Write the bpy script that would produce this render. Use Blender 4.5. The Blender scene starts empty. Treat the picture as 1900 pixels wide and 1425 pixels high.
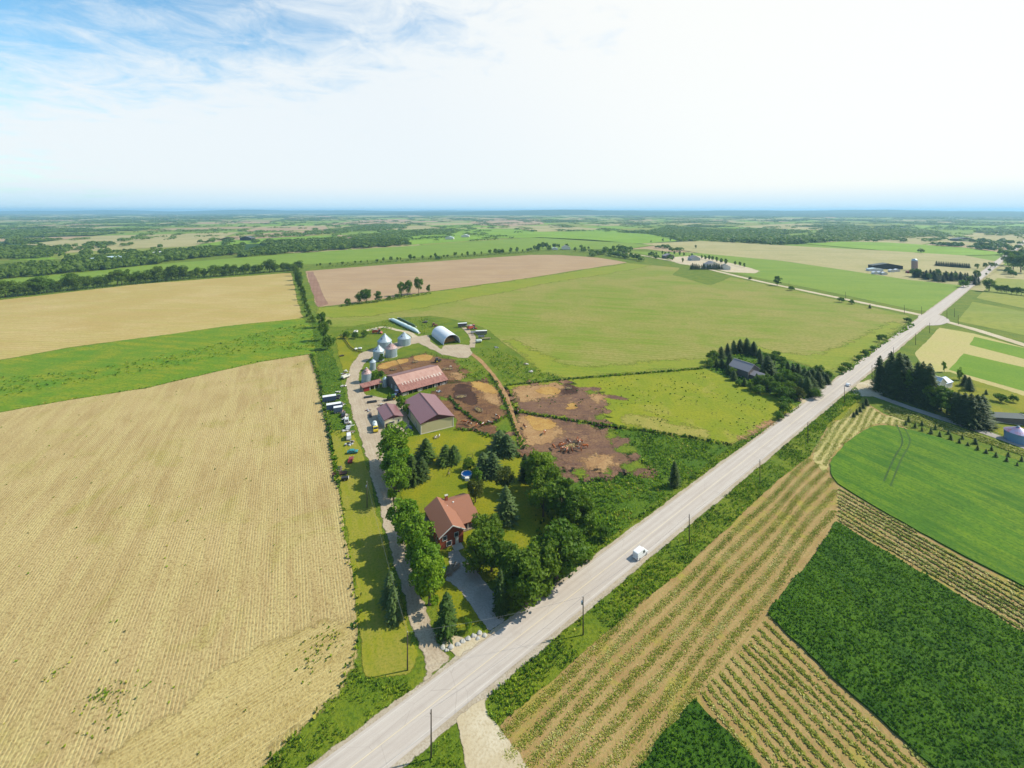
import bpy, bmesh, math, random
import numpy as np
from mathutils import Vector, Matrix, noise as mnoise

R = math.radians
sc = bpy.context.scene
col = sc.collection

# ------------------------------------------------------------------ camera
H, F, YH = 105.0, 830.0, 390.0          # drone height, focal length and horizon row in photo pixels
cam = bpy.data.cameras.new('camera')
cam.sensor_fit = 'HORIZONTAL'
cam.sensor_width = 36.0
cam.lens = 36.0 * F / 1900.0
cam.shift_y = -(712.5 - YH) / 1900.0
cam.clip_start = 1.0
cam.clip_end = 90000.0
camo = bpy.data.objects.new('camera', cam)
col.objects.link(camo)
camo.location = (0, 0, H)
camo.rotation_euler = (math.pi / 2, 0, 0)
sc.camera = camo

# ------------------------------------------------------------------ light
SUN_AZ, SUN_EL = 78.0, 42.0
SUN_DIR = Vector((math.sin(R(SUN_AZ)) * math.cos(R(SUN_EL)), math.cos(R(SUN_AZ)) * math.cos(R(SUN_EL)), math.sin(R(SUN_EL))))
sun = bpy.data.lights.new('sun', 'SUN')
sun.energy = 5.0
sun.angle = R(0.55)
sun.color = (1.0, 0.945, 0.80)
suno = bpy.data.objects.new('sun', sun)
col.objects.link(suno)
suno.rotation_euler = (-SUN_DIR).to_track_quat('-Z', 'Y').to_euler()
suno.location = (300, 100, 300)

sc.view_settings.view_transform = 'Standard'
sc.view_settings.look = 'None'
sc.view_settings.exposure = 0.50
sc.view_settings.gamma = 1.0
sc.view_settings.use_curve_mapping = False
sc.cycles.use_denoising = True
sc.cycles.max_bounces = 6
sc.cycles.transparent_max_bounces = 10
sc.cycles.volume_bounces = 0


# ------------------------------------------------------------------ node helpers
def nd(t, typ, ins=None, **at):
    n = t.nodes.new(typ)
    for k, v in at.items():
        setattr(n, k, v)
    for k, v in (ins or {}).items():
        s = n.inputs[k]
        if isinstance(v, bpy.types.NodeSocket):
            t.links.new(v, s)
        else:
            s.default_value = v
    return n


def mathn(t, op, a, b=0.0, c=0.0, clamp=False):
    return nd(t, 'ShaderNodeMath', {0: a, 1: b, 2: c}, operation=op, use_clamp=clamp).outputs[0]


def rgba(c):
    return (c[0], c[1], c[2], 1.0) if not isinstance(c, bpy.types.NodeSocket) else c


def mix(t, f, a, b, mode='MIX'):
    return nd(t, 'ShaderNodeMix', {0: f, 6: rgba(a), 7: rgba(b)}, data_type='RGBA', blend_type=mode).outputs[2]


def ramp(t, f, lo, hi):
    return nd(t, 'ShaderNodeMapRange', {0: f, 1: lo, 2: hi, 3: 0.0, 4: 1.0}, interpolation_type='SMOOTHSTEP').outputs[0]


def noisen(t, vec, scale, detail=3.0, rough=0.55, dist=0.0):
    return nd(t, 'ShaderNodeTexNoise', {'Vector': vec, 'Scale': scale, 'Detail': detail, 'Roughness': rough, 'Distortion': dist}).outputs[0]


def dotn(t, vec, d):
    return nd(t, 'ShaderNodeVectorMath', {0: vec, 1: d}, operation='DOT_PRODUCT').outputs['Value']


def lin(r, g, b, k=1.0):
    f = lambda v: (v / 255.0 / 12.92 if v < 10.3 else ((v / 255.0 + 0.055) / 1.055) ** 2.4) * k
    return (f(r), f(g), f(b))


# ------------------------------------------------------------------ sky
world = bpy.data.worlds.new('World')
sc.world = world
world.use_nodes = True
wt = world.node_tree
bg = wt.nodes['Background']
sky = nd(wt, 'ShaderNodeTexSky', sky_type='NISHITA', sun_disc=False, sun_elevation=R(SUN_EL), sun_rotation=R(SUN_AZ), air_density=1.2, dust_density=1.0, ozone_density=2.0, altitude=300.0)
gen = nd(wt, 'ShaderNodeTexCoord').outputs['Generated']
sep = nd(wt, 'ShaderNodeSeparateXYZ', {0: gen})
zc = mathn(wt, 'MAXIMUM', mathn(wt, 'ADD', sep.outputs[2], 0.10), 0.02)
pl = nd(wt, 'ShaderNodeCombineXYZ', {0: mathn(wt, 'DIVIDE', sep.outputs[0], zc), 1: mathn(wt, 'DIVIDE', sep.outputs[1], zc), 2: 0.0}).outputs[0]
strk = nd(wt, 'ShaderNodeMapping', {0: pl, 1: (3.1, 0.4, 0.0), 2: (0, 0, R(-14)), 3: (0.55, 1.0, 1.0)}).outputs[0]
c1 = noisen(wt, strk, 0.55, 7.0, 0.58, 0.3)
c2 = noisen(wt, pl, 3.6, 9.0, 0.66, 0.6)
toward = dotn(wt, gen, tuple(SUN_DIR))
cover = mathn(wt, 'ADD', mathn(wt, 'ADD', mathn(wt, 'MULTIPLY', c1, 0.85), mathn(wt, 'MULTIPLY', mathn(wt, 'SUBTRACT', c2, 0.12), 0.80)), mathn(wt, 'MULTIPLY', toward, 0.62))
lowveil = ramp(wt, sep.outputs[2], 0.36, 0.09)
cover = mathn(wt, 'ADD', cover, mathn(wt, 'MULTIPLY', lowveil, 0.48))
cl = mathn(wt, 'MULTIPLY', ramp(wt, cover, 0.50, 1.02), ramp(wt, sep.outputs[2], 0.62, 0.42))
cloudc = mix(wt, ramp(wt, toward, 0.0, 0.75), (6.9, 7.35, 7.6), (7.9, 7.9, 7.6))
skyc = mix(wt, mathn(wt, 'MULTIPLY', cl, 0.96), mix(wt, 1.0, sky.outputs[0], (1.0, 1.50, 1.58), 'MULTIPLY'), cloudc)
nearh = ramp(wt, sep.outputs[2], 0.055, 0.0)
skyc = mix(wt, mathn(wt, 'MULTIPLY', nearh, 0.75), skyc, (4.4, 6.5, 7.9))
wt.links.new(skyc, bg.inputs[0])
bg.inputs[1].default_value = 0.091


# ------------------------------------------------------------------ geometry helpers
def g(x, y, z=0.0):
    """photo pixel on the flat ground -> world point"""
    s = H / (y - YH)
    return Vector(((x - 950.0) * s, F * s, z))


def gp(pts):
    return np.array([g(x, y)[:2] for x, y in pts])


def px_per_m(y):
    return (y - YH) / H


def tag(o, label=None, cat=None, group=None, kind=None):
    if label:
        o['label'] = label
    if cat:
        o['category'] = cat
    if group:
        o['group'] = group
    if kind:
        o['kind'] = kind
    return o


def link(name, data, parent=None):
    o = bpy.data.objects.new(name, data)
    col.objects.link(o)
    if parent is not None:
        o.parent = parent
    return o


def empty(name, loc, rz=0.0, label=None, cat=None, group=None, scale=None):
    o = link(name, None)
    o.empty_display_size = 0.3
    o.location = loc
    o.rotation_euler = (0, 0, rz)
    if scale is not None:
        o.scale = scale if hasattr(scale, '__len__') else (scale,) * 3
    return tag(o, label, cat, group)


def np_mesh(name, V, faces, mats, midx=None, smooth=False):
    """V (n,3) array, faces (m,k) int array of equal-sized polygons"""
    me = bpy.data.meshes.new(name)
    V = np.asarray(V, dtype=np.float32)
    Fa = np.asarray(faces, dtype=np.int32)
    m, k = Fa.shape
    me.vertices.add(len(V))
    me.vertices.foreach_set('co', V.ravel())
    me.loops.add(m * k)
    me.loops.foreach_set('vertex_index', Fa.ravel())
    me.polygons.add(m)
    me.polygons.foreach_set('loop_start', np.arange(0, m * k, k, dtype=np.int32))
    for q in mats:
        me.materials.append(q)
    if midx is not None:
        me.polygons.foreach_set('material_index', np.asarray(midx, dtype=np.int32))
    if smooth:
        me.polygons.foreach_set('use_smooth', np.ones(m, dtype=bool))
    me.update(calc_edges=True)
    return me


class MB:
    """collects shapes into one mesh"""
    def __init__(s):
        s.v, s.f, s.sm = [], [], []

    def add(s, vs, fs, smooth=False):
        b = len(s.v)
        s.v += [tuple(p) for p in vs]
        s.f += [tuple(i + b for i in q) for q in fs]
        s.sm += [smooth] * len(fs)
        return s

    def box(s, c, d, rz=0.0, rx=0.0, ry=0.0, taper=1.0):
        m = Matrix.Translation(c) @ Matrix.Rotation(rz, 4, 'Z') @ Matrix.Rotation(ry, 4, 'Y') @ Matrix.Rotation(rx, 4, 'X')
        vs = []
        for k in (-1, 1):
            t = taper if k > 0 else 1.0
            for i, j in ((-1, -1), (1, -1), (1, 1), (-1, 1)):
                vs.append(m @ Vector((i * d[0] / 2 * t, j * d[1] / 2 * t, k * d[2] / 2)))
        return s.add(vs, [(3, 2, 1, 0), (4, 5, 6, 7), (0, 1, 5, 4), (1, 2, 6, 5), (2, 3, 7, 6), (3, 0, 4, 7)])

    def cyl(s, p0, p1, r0, r1=None, n=10, cap=True, smooth=True):
        r1 = r0 if r1 is None else r1
        p0, p1 = Vector(p0), Vector(p1)
        q = (p1 - p0).to_track_quat('Z', 'Y')
        vs = []
        for p, r in ((p0, r0), (p1, r1)):
            for i in range(n):
                a = 2 * math.pi * i / n
                vs.append(p + q @ Vector((math.cos(a) * r, math.sin(a) * r, 0)))
        s.add(vs, [(i, (i + 1) % n, n + (i + 1) % n, n + i) for i in range(n)], smooth)
        if cap:
            b = len(s.v) - 2 * n
            s.f += [tuple(b + n - 1 - i for i in range(n)), tuple(b + n + i for i in range(n))]
            s.sm += [False, False]
        return s

    def lathe(s, prof, c=(0, 0, 0), n=20, smooth=True):
        vs = []
        for r, z in prof:
            for i in range(n):
                a = 2 * math.pi * i / n
                vs.append((c[0] + math.cos(a) * r, c[1] + math.sin(a) * r, c[2] + z))
        fs = []
        for k in range(len(prof) - 1):
            fs += [(k * n + i, k * n + (i + 1) % n, (k + 1) * n + (i + 1) % n, (k + 1) * n + i) for i in range(n)]
        return s.add(vs, fs, smooth)

    def prism(s, poly, y0, y1, axis='y'):
        """extrude a 2-D (a,z) outline; axis y: a=x, axis x: a=y"""
        n = len(poly)
        f = (lambda a, z, y: (a, y, z)) if axis == 'y' else (lambda a, z, y: (y, a, z))
        vs = [f(a, z, y0) for a, z in poly] + [f(a, z, y1) for a, z in poly]
        return s.add(vs, [tuple(range(n)), tuple(range(2 * n - 1, n - 1, -1))] + [(i, n + i, n + (i + 1) % n, (i + 1) % n) for i in range(n)])

    def loft(s, rings, smooth=True, caps=True):
        n = len(rings[0])
        vs = [p for r in rings for p in r]
        fs = []
        for k in range(len(rings) - 1):
            fs += [(k * n + i, k * n + (i + 1) % n, (k + 1) * n + (i + 1) % n, (k + 1) * n + i) for i in range(n)]
        s.add(vs, fs, smooth)
        if caps:
            b = len(s.v) - len(vs)
            s.f += [tuple(b + n - 1 - i for i in range(n)), tuple(len(s.v) - n + i for i in range(n))]
            s.sm += [False, False]
        return s

    def mesh(s, name, m):
        me = bpy.data.meshes.new(name)
        me.from_pydata(s.v, [], s.f)
        bm = bmesh.new()
        bm.from_mesh(me)
        bmesh.ops.recalc_face_normals(bm, faces=bm.faces)
        bm.to_mesh(me)
        bm.free()
        me.polygons.foreach_set('use_smooth', s.sm)
        if m:
            me.materials.append(m)
        me.update()
        return me

    def build(s, name, m, parent=None):
        return link(name, s.mesh(name, m), parent)


def chaikin(P, n=1):
    for _ in range(n):
        Q = np.roll(P, -1, 0)
        P = np.stack([P * 0.75 + Q * 0.25, P * 0.25 + Q * 0.75], 1).reshape(-1, 2)
    return P


def resample(P, step):
    out = []
    for i in range(len(P)):
        a, b = P[i], P[(i + 1) % len(P)]
        L = np.linalg.norm(b - a)
        n = max(1, int(L / step))
        for k in range(n):
            out.append(a + (b - a) * k / n)
    return np.array(out)


def jag(P, step, amp, seed=0.0, smooth=0):
    if smooth:
        P = chaikin(P, smooth)
    P = resample(P, step)
    Q = np.roll(P, -1, 0) - np.roll(P, 1, 0)
    N = np.stack([Q[:, 1], -Q[:, 0]], 1) / (np.linalg.norm(Q, axis=1, keepdims=True) + 1e-6)
    d = []
    for p in P:
        v = Vector((p[0], p[1], seed * 37.1))
        d.append(mnoise.noise(v / (step * 6)) * 0.7 + mnoise.noise(v / (step * 2.1)) * 0.55 + random.uniform(-0.15, 0.15))
    return P + N * (np.array(d) * amp * 1.6)[:, None]


def inside(P, X, Y):
    res = np.zeros(len(X), bool)
    n = len(P)
    j = n - 1
    for i in range(n):
        xi, yi, xj, yj = P[i][0], P[i][1], P[j][0], P[j][1]
        if yi != yj:
            c = ((yi > Y) != (yj > Y)) & (X < (xj - xi) * (Y - yi) / (yj - yi) + xi)
            res ^= c
        j = i
    return res


ONES = 'first second third fourth fifth sixth seventh eighth ninth tenth eleventh twelfth thirteenth fourteenth fifteenth sixteenth seventeenth eighteenth nineteenth'.split()
TENS = {2: 'twentieth', 3: 'thirtieth', 4: 'fortieth', 5: 'fiftieth', 6: 'sixtieth'}
TEN0 = {2: 'twenty', 3: 'thirty', 4: 'forty', 5: 'fifty', 6: 'sixty'}


def nth(i):
    if i <= 19:
        return ONES[i - 1]
    a, b = divmod(i, 10)
    return TENS[a] if b == 0 else TEN0[a] + '-' + ONES[b - 1]


rng = np.random.default_rng(7)
random.seed(7)


def points_in(P, dens, seed=0):
    r = np.random.default_rng(seed + 11)
    lo, hi = P.min(0), P.max(0)
    n = int((hi - lo).prod() * dens)
    X = r.uniform(lo[0], hi[0], n)
    Y = r.uniform(lo[1], hi[1], n)
    k = inside(P, X, Y)
    return np.stack([X[k], Y[k]], 1)


# ------------------------------------------------------------------ materials
def new_mat(name):
    m = bpy.data.materials.new(name)
    m.use_nodes = True
    t = m.node_tree
    b = t.nodes['Principled BSDF']
    b.inputs['Specular IOR Level'].default_value = 0.15
    b.inputs['Roughness'].default_value = 0.9
    return m, t, b


def field_mat(name, a, b, c, big=45.0, fine=0.9, rows=None, bump=0.5, streak=None, spots=None, patch=None):
    """a,b broad patches; c fine specks; rows=(dir, period, colour, strength); streak=(dir,len,width,colour,strength)"""
    m, t, bs = new_mat(name)
    pos = nd(t, 'ShaderNodeNewGeometry').outputs['Position']
    n1 = ramp(t, noisen(t, pos, 1.0 / big, 4.0, 0.6, 0.4), 0.36, 0.64)
    cc = mix(t, n1, a, b)
    if patch:
        n4 = ramp(t, noisen(t, pos, 1.0 / patch[0], 5.0, 0.62, 0.8), patch[2], patch[2] + 0.14)
        cc = mix(t, mathn(t, 'MULTIPLY', n4, patch[3]), cc, patch[1])
    if streak:
        d = Vector((streak[0][0], streak[0][1], 0)).normalized()
        q = Vector((d.y, -d.x, 0))
        v = nd(t, 'ShaderNodeCombineXYZ', {0: mathn(t, 'DIVIDE', dotn(t, pos, tuple(d)), streak[1]), 1: mathn(t, 'DIVIDE', dotn(t, pos, tuple(q)), streak[2]), 2: 0.0}).outputs[0]
        cc = mix(t, mathn(t, 'MULTIPLY', ramp(t, noisen(t, v, 1.0, 4.0, 0.6), 0.38, 0.66), streak[4]), cc, streak[3])
    nf = noisen(t, pos, 1.0 / fine, 4.0, 0.7)
    cc = mix(t, mathn(t, 'MULTIPLY', ramp(t, nf, 0.42, 0.68), 0.75), cc, c)
    hgt = nf
    if rows:
        d = Vector((rows[0][0], rows[0][1], 0)).normalized()
        q = Vector((d.y, -d.x, 0))
        wob = mathn(t, 'MULTIPLY', mathn(t, 'SUBTRACT', noisen(t, pos, 0.06, 2.0), 0.5), 2.2)
        ph = mathn(t, 'ADD', mathn(t, 'MULTIPLY', dotn(t, pos, tuple(q)), 2 * math.pi / rows[1]), wob)
        s = mathn(t, 'MULTIPLY_ADD', mathn(t, 'SINE', ph), 0.5, 0.5)
        v = nd(t, 'ShaderNodeCombineXYZ', {0: mathn(t, 'DIVIDE', dotn(t, pos, tuple(d)), 14.0), 1: mathn(t, 'DIVIDE', dotn(t, pos, tuple(q)), 2.4), 2: 0.0}).outputs[0]
        br = ramp(t, noisen(t, v, 1.0, 3.0, 0.6), 0.30, 0.62)
        s2 = mathn(t, 'MULTIPLY', mathn(t, 'POWER', s, 2.0), mathn(t, 'MULTIPLY', br, rows[3]))
        cc = mix(t, s2, cc, rows[2])
        hgt = mathn(t, 'SUBTRACT', nf, mathn(t, 'MULTIPLY', s2, 0.6))
    if spots:
        vo = nd(t, 'ShaderNodeTexVoronoi', {'Vector': pos, 'Scale': 1.0 / spots[0], 'Randomness': 1.0}).outputs['Distance']
        gate = ramp(t, noisen(t, pos, 1.0 / (spots[0] * 6), 2.0), 0.44, 0.58)
        cc = mix(t, mathn(t, 'MULTIPLY', mathn(t, 'MULTIPLY', ramp(t, vo, spots[1] + 0.05, spots[1]), gate), 0.85), cc, spots[2])
    t.links.new(cc, bs.inputs['Base Color'])
    bp = nd(t, 'ShaderNodeBump', {'Height': hgt, 'Strength': 0.6, 'Distance': bump})
    t.links.new(bp.outputs[0], bs.inputs['Normal'])
    return m


def leaf_mat(name, a, b, c, trans=0.35, rough=0.65):
    m, t, bs = new_mat(name)
    oi = nd(t, 'ShaderNodeObjectInfo').outputs['Random']
    geo = nd(t, 'ShaderNodeNewGeometry')
    cc = mix(t, ramp(t, noisen(t, geo.outputs['Position'], 0.55, 3.0, 0.6), 0.35, 0.65), a, b)
    cc = mix(t, mathn(t, 'MULTIPLY', oi, 0.6), cc, c)
    cc = mix(t, mathn(t, 'MULTIPLY', geo.outputs['Random Per Island'], 0.35), cc, mix(t, 1.0, cc, (1.55, 1.45, 1.2), 'MULTIPLY'))
    t.links.new(cc, bs.inputs['Base Color'])
    bs.inputs['Roughness'].default_value = rough
    bs.inputs['Specular IOR Level'].default_value = 0.25
    tr = nd(t, 'ShaderNodeBsdfTranslucent', {0: mix(t, 1.0, cc, (1.3, 1.5, 0.6), 'MULTIPLY')})
    mx = nd(t, 'ShaderNodeMixShader', {0: trans, 1: bs.outputs[0], 2: tr.outputs[0]})
    t.links.new(mx.outputs[0], t.nodes['Material Output'].inputs[0])
    return m


def plain(name, c, rough=0.6, metal=0.0, var=0.12, scale=1.5, spec=0.3, bump=0.0, dirt=None):
    m, t, bs = new_mat(name)
    tc = nd(t, 'ShaderNodeTexCoord').outputs['Object']
    n = noisen(t, tc, scale, 4.0, 0.6)
    cc = mix(t, n, tuple(v * (1 - var) for v in c), tuple(min(1, v * (1 + var)) for v in c))
    if dirt:
        cc = mix(t, mathn(t, 'MULTIPLY', ramp(t, noisen(t, tc, dirt[1], 5.0, 0.65, 0.5), 0.45, 0.7), dirt[2]), cc, dirt[0])
    t.links.new(cc, bs.inputs['Base Color'])
    bs.inputs['Roughness'].default_value = rough
    bs.inputs['Metallic'].default_value = metal
    bs.inputs['Specular IOR Level'].default_value = spec
    if bump:
        bp = nd(t, 'ShaderNodeBump', {'Height': n, 'Strength': 0.5, 'Distance': bump})
        t.links.new(bp.outputs[0], bs.inputs['Normal'])
    return m


def ribbed(name, c, axis=0, period=0.9, rough=0.45, metal=0.0, dirt=None, var=0.08, amp=0.03, spec=0.4):
    """sheet metal with raised ribs running across the given object axis"""
    m, t, bs = new_mat(name)
    tc = nd(t, 'ShaderNodeTexCoord').outputs['Object']
    sp = nd(t, 'ShaderNodeSeparateXYZ', {0: tc})
    s = mathn(t, 'POWER', mathn(t, 'MULTIPLY_ADD', mathn(t, 'SINE', mathn(t, 'MULTIPLY', sp.outputs[axis], 2 * math.pi / period)), 0.5, 0.5), 6.0)
    n = noisen(t, tc, 0.6, 4.0, 0.6)
    cc = mix(t, n, tuple(v * (1 - var) for v in c), tuple(min(1, v * (1 + var)) for v in c))
    if dirt:
        st = nd(t, 'ShaderNodeMapping', {0: tc, 3: dirt[3] if len(dirt) > 3 else (1, 1, 1)}).outputs[0]
        cc = mix(t, mathn(t, 'MULTIPLY', ramp(t, noisen(t, st, dirt[1], 5.0, 0.68, 0.3), 0.42, 0.66), dirt[2]), cc, dirt[0])
    t.links.new(cc, bs.inputs['Base Color'])
    bs.inputs['Roughness'].default_value = rough
    bs.inputs['Metallic'].default_value = metal
    bs.inputs['Specular IOR Level'].default_value = spec
    bp = nd(t, 'ShaderNodeBump', {'Height': s, 'Strength': 0.8, 'Distance': amp})
    t.links.new(bp.outputs[0], bs.inputs['Normal'])
    return m


K = 0.64                                  # photo brightness -> surface colour under this light
ROAD_DIR = (1.235, 1.0)
LOT_DIR = (-0.42, 1.0)
LOTL_DIR = (-0.50, 1.0)


def S(r, g_, b):
    c = lin(r, g_, b, K)
    if g_ > r and b < 0.75 * g_:          # plant greens: the camera's warm balance holds little blue
        c = (c[0] * 1.16, c[1] * 0.99, c[2] * 0.48)
    return c



M = {}
M['stubble'] = field_mat('stubble', S(200, 175, 120), S(184, 158, 104), S(138, 110, 66), 26, 0.7, (LOTL_DIR, 0.78, S(222, 202, 142), 0.42), 0.45,
                         streak=(LOTL_DIR, 45, 4.5, S(208, 188, 126), 0.75), patch=(24, S(166, 156, 74), 0.52, 0.65))
M['headland'] = field_mat('headland_stubble', S(202, 180, 116), S(188, 164, 102), S(146, 120, 68), 18, 0.7, (ROAD_DIR, 0.78, S(222, 202, 142), 0.42), 0.45,
                          streak=(ROAD_DIR, 40, 3.5, S(212, 190, 130), 0.6), patch=(18, S(170, 158, 78), 0.55, 0.55))
M['stubble_far'] = field_mat('stubble_far', S(206, 182, 124), S(192, 166, 102), S(176, 146, 88), 70, 2.0, ((1.0, -0.10), 4.5, S(170, 148, 84), 0.65), 0.1,
                             streak=((1.0, -0.1), 120, 9, S(182, 172, 92), 0.65))
M['swale'] = field_mat('swale_grass', S(108, 146, 34), S(140, 154, 42), S(74, 116, 30), 18, 1.6, None, 0.6, streak=((1.0, -0.22), 40, 6, S(76, 136, 40), 0.6), patch=(30, S(150, 160, 48), 0.58, 0.5))
M['plowed'] = field_mat('ploughed_soil', S(198, 170, 130), S(186, 156, 116), S(166, 138, 102), 60, 1.6, ((1.0, -0.06), 7.0, S(168, 134, 104), 0.6), 0.3, streak=((1.0, -0.06), 160, 10, S(174, 142, 116), 0.7))
M['plowed_dark'] = field_mat('ploughed_headland', S(168, 132, 110), S(156, 118, 98), S(140, 108, 90), 20, 1.2, (LOT_DIR, 5.0, S(140, 104, 86), 0.5), 0.3)
M['crop_main'] = field_mat('sprouting_crop', S(116, 148, 54), S(162, 152, 82), S(112, 130, 48), 75, 2.4, ((1.0, -0.24), 5.0, S(116, 130, 48), 0.6), 0.15,
                           streak=((1.0, -0.26), 110, 11, S(168, 154, 86), 0.62), patch=(60, S(114, 148, 46), 0.49, 0.8))
M['crop_green'] = field_mat('crop_edge_green', S(124, 148, 54), S(138, 150, 62), S(106, 134, 46), 40, 2.0, ((1.0, -0.24), 6.0, S(106, 142, 44), 0.4), 0.15, streak=((1.0, -0.26), 70, 9, S(156, 160, 84), 0.5))
M['pasture'] = field_mat('pasture_grass', S(142, 154, 44), S(124, 146, 34), S(106, 128, 30), 20, 1.4, None, 0.3, spots=(2.6, 0.16, S(78, 78, 30)), patch=(16, S(168, 158, 70), 0.54, 0.7))
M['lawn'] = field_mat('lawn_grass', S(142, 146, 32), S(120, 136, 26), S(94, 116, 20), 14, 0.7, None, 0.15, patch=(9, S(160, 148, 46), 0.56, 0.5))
M['verge_dry'] = field_mat('dry_verge', S(138, 148, 44), S(152, 146, 54), S(102, 126, 32), 9, 0.6, None, 0.15, streak=(LOTL_DIR, 16, 1.6, S(172, 154, 70), 0.45))
M['rough'] = field_mat('rough_grass', S(96, 126, 36), S(118, 138, 44), S(62, 96, 24), 12, 0.9, None, 0.6, patch=(10, S(150, 152, 48), 0.6, 0.5))
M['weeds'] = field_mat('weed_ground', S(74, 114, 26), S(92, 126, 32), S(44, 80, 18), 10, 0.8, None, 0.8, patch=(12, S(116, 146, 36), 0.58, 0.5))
M['mud'] = field_mat('mud', S(140, 102, 66), S(112, 78, 56), S(84, 58, 42), 9, 0.9, None, 0.5, patch=(10, S(178, 138, 88), 0.54, 0.7), streak=((1.0, 0.2), 12, 3, S(156, 114, 72), 0.5))
M['mud_violet'] = field_mat('dry_manure', S(136, 102, 80), S(112, 82, 68), S(92, 66, 56), 8, 0.9, None, 0.5, patch=(10, S(182, 142, 100), 0.54, 0.7), streak=((1.0, 0.1), 14, 3, S(160, 122, 84), 0.5))
M['dry_grass'] = field_mat('dry_pasture_grass', S(172, 160, 78), S(156, 152, 62), S(130, 128, 50), 7, 0.8, None, 0.3)
M['mud_pale'] = field_mat('dry_trampled_soil', S(190, 152, 104), S(172, 132, 88), S(142, 104, 70), 7, 0.8, None, 0.3)
M['mud_dark'] = field_mat('wet_mud', S(74, 50, 38), S(92, 62, 46), S(56, 38, 30), 5, 0.7, None, 0.3)
M['straw'] = field_mat('straw_bedding', S(204, 164, 92), S(186, 142, 74), S(152, 110, 58), 6, 0.6, None, 0.35, patch=(5, S(150, 108, 62), 0.6, 0.6))
M['gravel'] = field_mat('gravel', S(200, 182, 154), S(184, 164, 138), S(160, 140, 114), 7, 0.5, None, 0.08, streak=(LOTL_DIR, 20, 0.9, S(216, 198, 176), 0.5), patch=(5, S(170, 142, 112), 0.6, 0.5))
M['gravel_pale'] = field_mat('pale_gravel', S(220, 206, 178), S(206, 188, 154), S(186, 166, 132), 9, 0.5, None, 0.08)
M['gravel_grey'] = field_mat('grey_gravel', S(196, 186, 176), S(180, 170, 160), S(160, 150, 140), 6, 0.4, None, 0.06)
M['hay'] = field_mat('hay_stubble', S(186, 154, 102), S(170, 134, 86), S(144, 140, 72), 12, 0.6, (ROAD_DIR, 1.6, S(158, 126, 72), 0.35), 0.3, patch=(12, S(166, 172, 84), 0.52, 0.6))
M['alfalfa'] = field_mat('alfalfa', S(48, 92, 16), S(66, 110, 18), S(28, 64, 12), 9, 0.7, None, 0.9, streak=(LOT_DIR, 22, 5, S(100, 144, 26), 0.4))
M['wheat'] = field_mat('green_wheat', S(60, 110, 26), S(82, 130, 26), S(46, 96, 22), 22, 0.8, (LOT_DIR, 2.0, S(56, 108, 26), 0.4), 0.3, streak=(LOT_DIR, 30, 5, S(116, 150, 26), 0.7))
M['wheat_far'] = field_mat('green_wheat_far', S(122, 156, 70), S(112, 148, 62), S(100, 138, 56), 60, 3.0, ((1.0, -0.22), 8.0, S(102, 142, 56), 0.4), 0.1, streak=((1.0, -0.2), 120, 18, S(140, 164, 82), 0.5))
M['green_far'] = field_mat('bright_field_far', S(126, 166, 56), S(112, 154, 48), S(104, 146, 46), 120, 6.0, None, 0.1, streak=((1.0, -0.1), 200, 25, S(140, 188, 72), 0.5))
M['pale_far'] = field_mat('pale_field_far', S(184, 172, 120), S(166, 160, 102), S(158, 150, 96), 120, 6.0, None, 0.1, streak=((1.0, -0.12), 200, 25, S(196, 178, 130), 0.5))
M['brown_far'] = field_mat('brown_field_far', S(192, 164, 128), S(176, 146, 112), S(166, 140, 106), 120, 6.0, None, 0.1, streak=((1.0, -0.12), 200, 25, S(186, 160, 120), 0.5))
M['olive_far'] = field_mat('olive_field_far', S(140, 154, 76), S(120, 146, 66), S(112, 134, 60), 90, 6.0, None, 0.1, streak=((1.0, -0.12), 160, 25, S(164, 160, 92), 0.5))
M['tan_yellow'] = field_mat('mown_hay_field', S(192, 182, 112), S(198, 180, 122), S(168, 164, 92), 40, 1.6, (LOT_DIR, 4.0, S(184, 170, 96), 0.4), 0.15)
M['green_strip'] = field_mat('green_strip_crop', S(104, 146, 36), S(118, 154, 42), S(86, 130, 30), 30, 1.4, (LOT_DIR, 3.0, S(84, 140, 28), 0.4), 0.2)
M['forest_floor'] = field_mat('forest_floor', S(44, 80, 40), S(52, 88, 40), S(36, 66, 34), 60, 6.0, None, 0.3)
M['ground'] = field_mat('rough_ground', S(110, 142, 56), S(128, 148, 64), S(92, 128, 48), 160, 9.0, None, 0.2, patch=(300, S(86, 124, 52), 0.5, 0.6))

# asphalt: pale, worn, with faint wheel tracks along the road
m, t, bs = new_mat('worn_asphalt')
pos = nd(t, 'ShaderNodeNewGeometry').outputs['Position']
rd = Vector((ROAD_DIR[0], ROAD_DIR[1], 0)).normalized()
rq = Vector((rd.y, -rd.x, 0))
vv = nd(t, 'ShaderNodeCombineXYZ', {0: mathn(t, 'DIVIDE', dotn(t, pos, tuple(rd)), 30.0), 1: mathn(t, 'DIVIDE', dotn(t, pos, tuple(rq)), 0.9), 2: 0.0}).outputs[0]
cc = mix(t, ramp(t, noisen(t, vv, 1.0, 4.0, 0.6), 0.3, 0.7), S(204, 190, 178), S(218, 205, 193))
cc = mix(t, mathn(t, 'MULTIPLY', ramp(t, noisen(t, pos, 0.22, 5.0, 0.65), 0.5, 0.75), 0.45), cc, S(190, 176, 164))
cc = mix(t, mathn(t, 'MULTIPLY', noisen(t, pos, 3.0, 3.0, 0.7), 0.22), cc, S(150, 145, 140))
mid = Vector((1975.0 - (1975.0 - 653.0) * (1200 - YH) / (1425 - YH) - 950.0, F, 0)) * (H / (1200 - YH))
lat = mathn(t, 'SUBTRACT', dotn(t, pos, tuple(rq)), mid.dot(rq))
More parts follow.
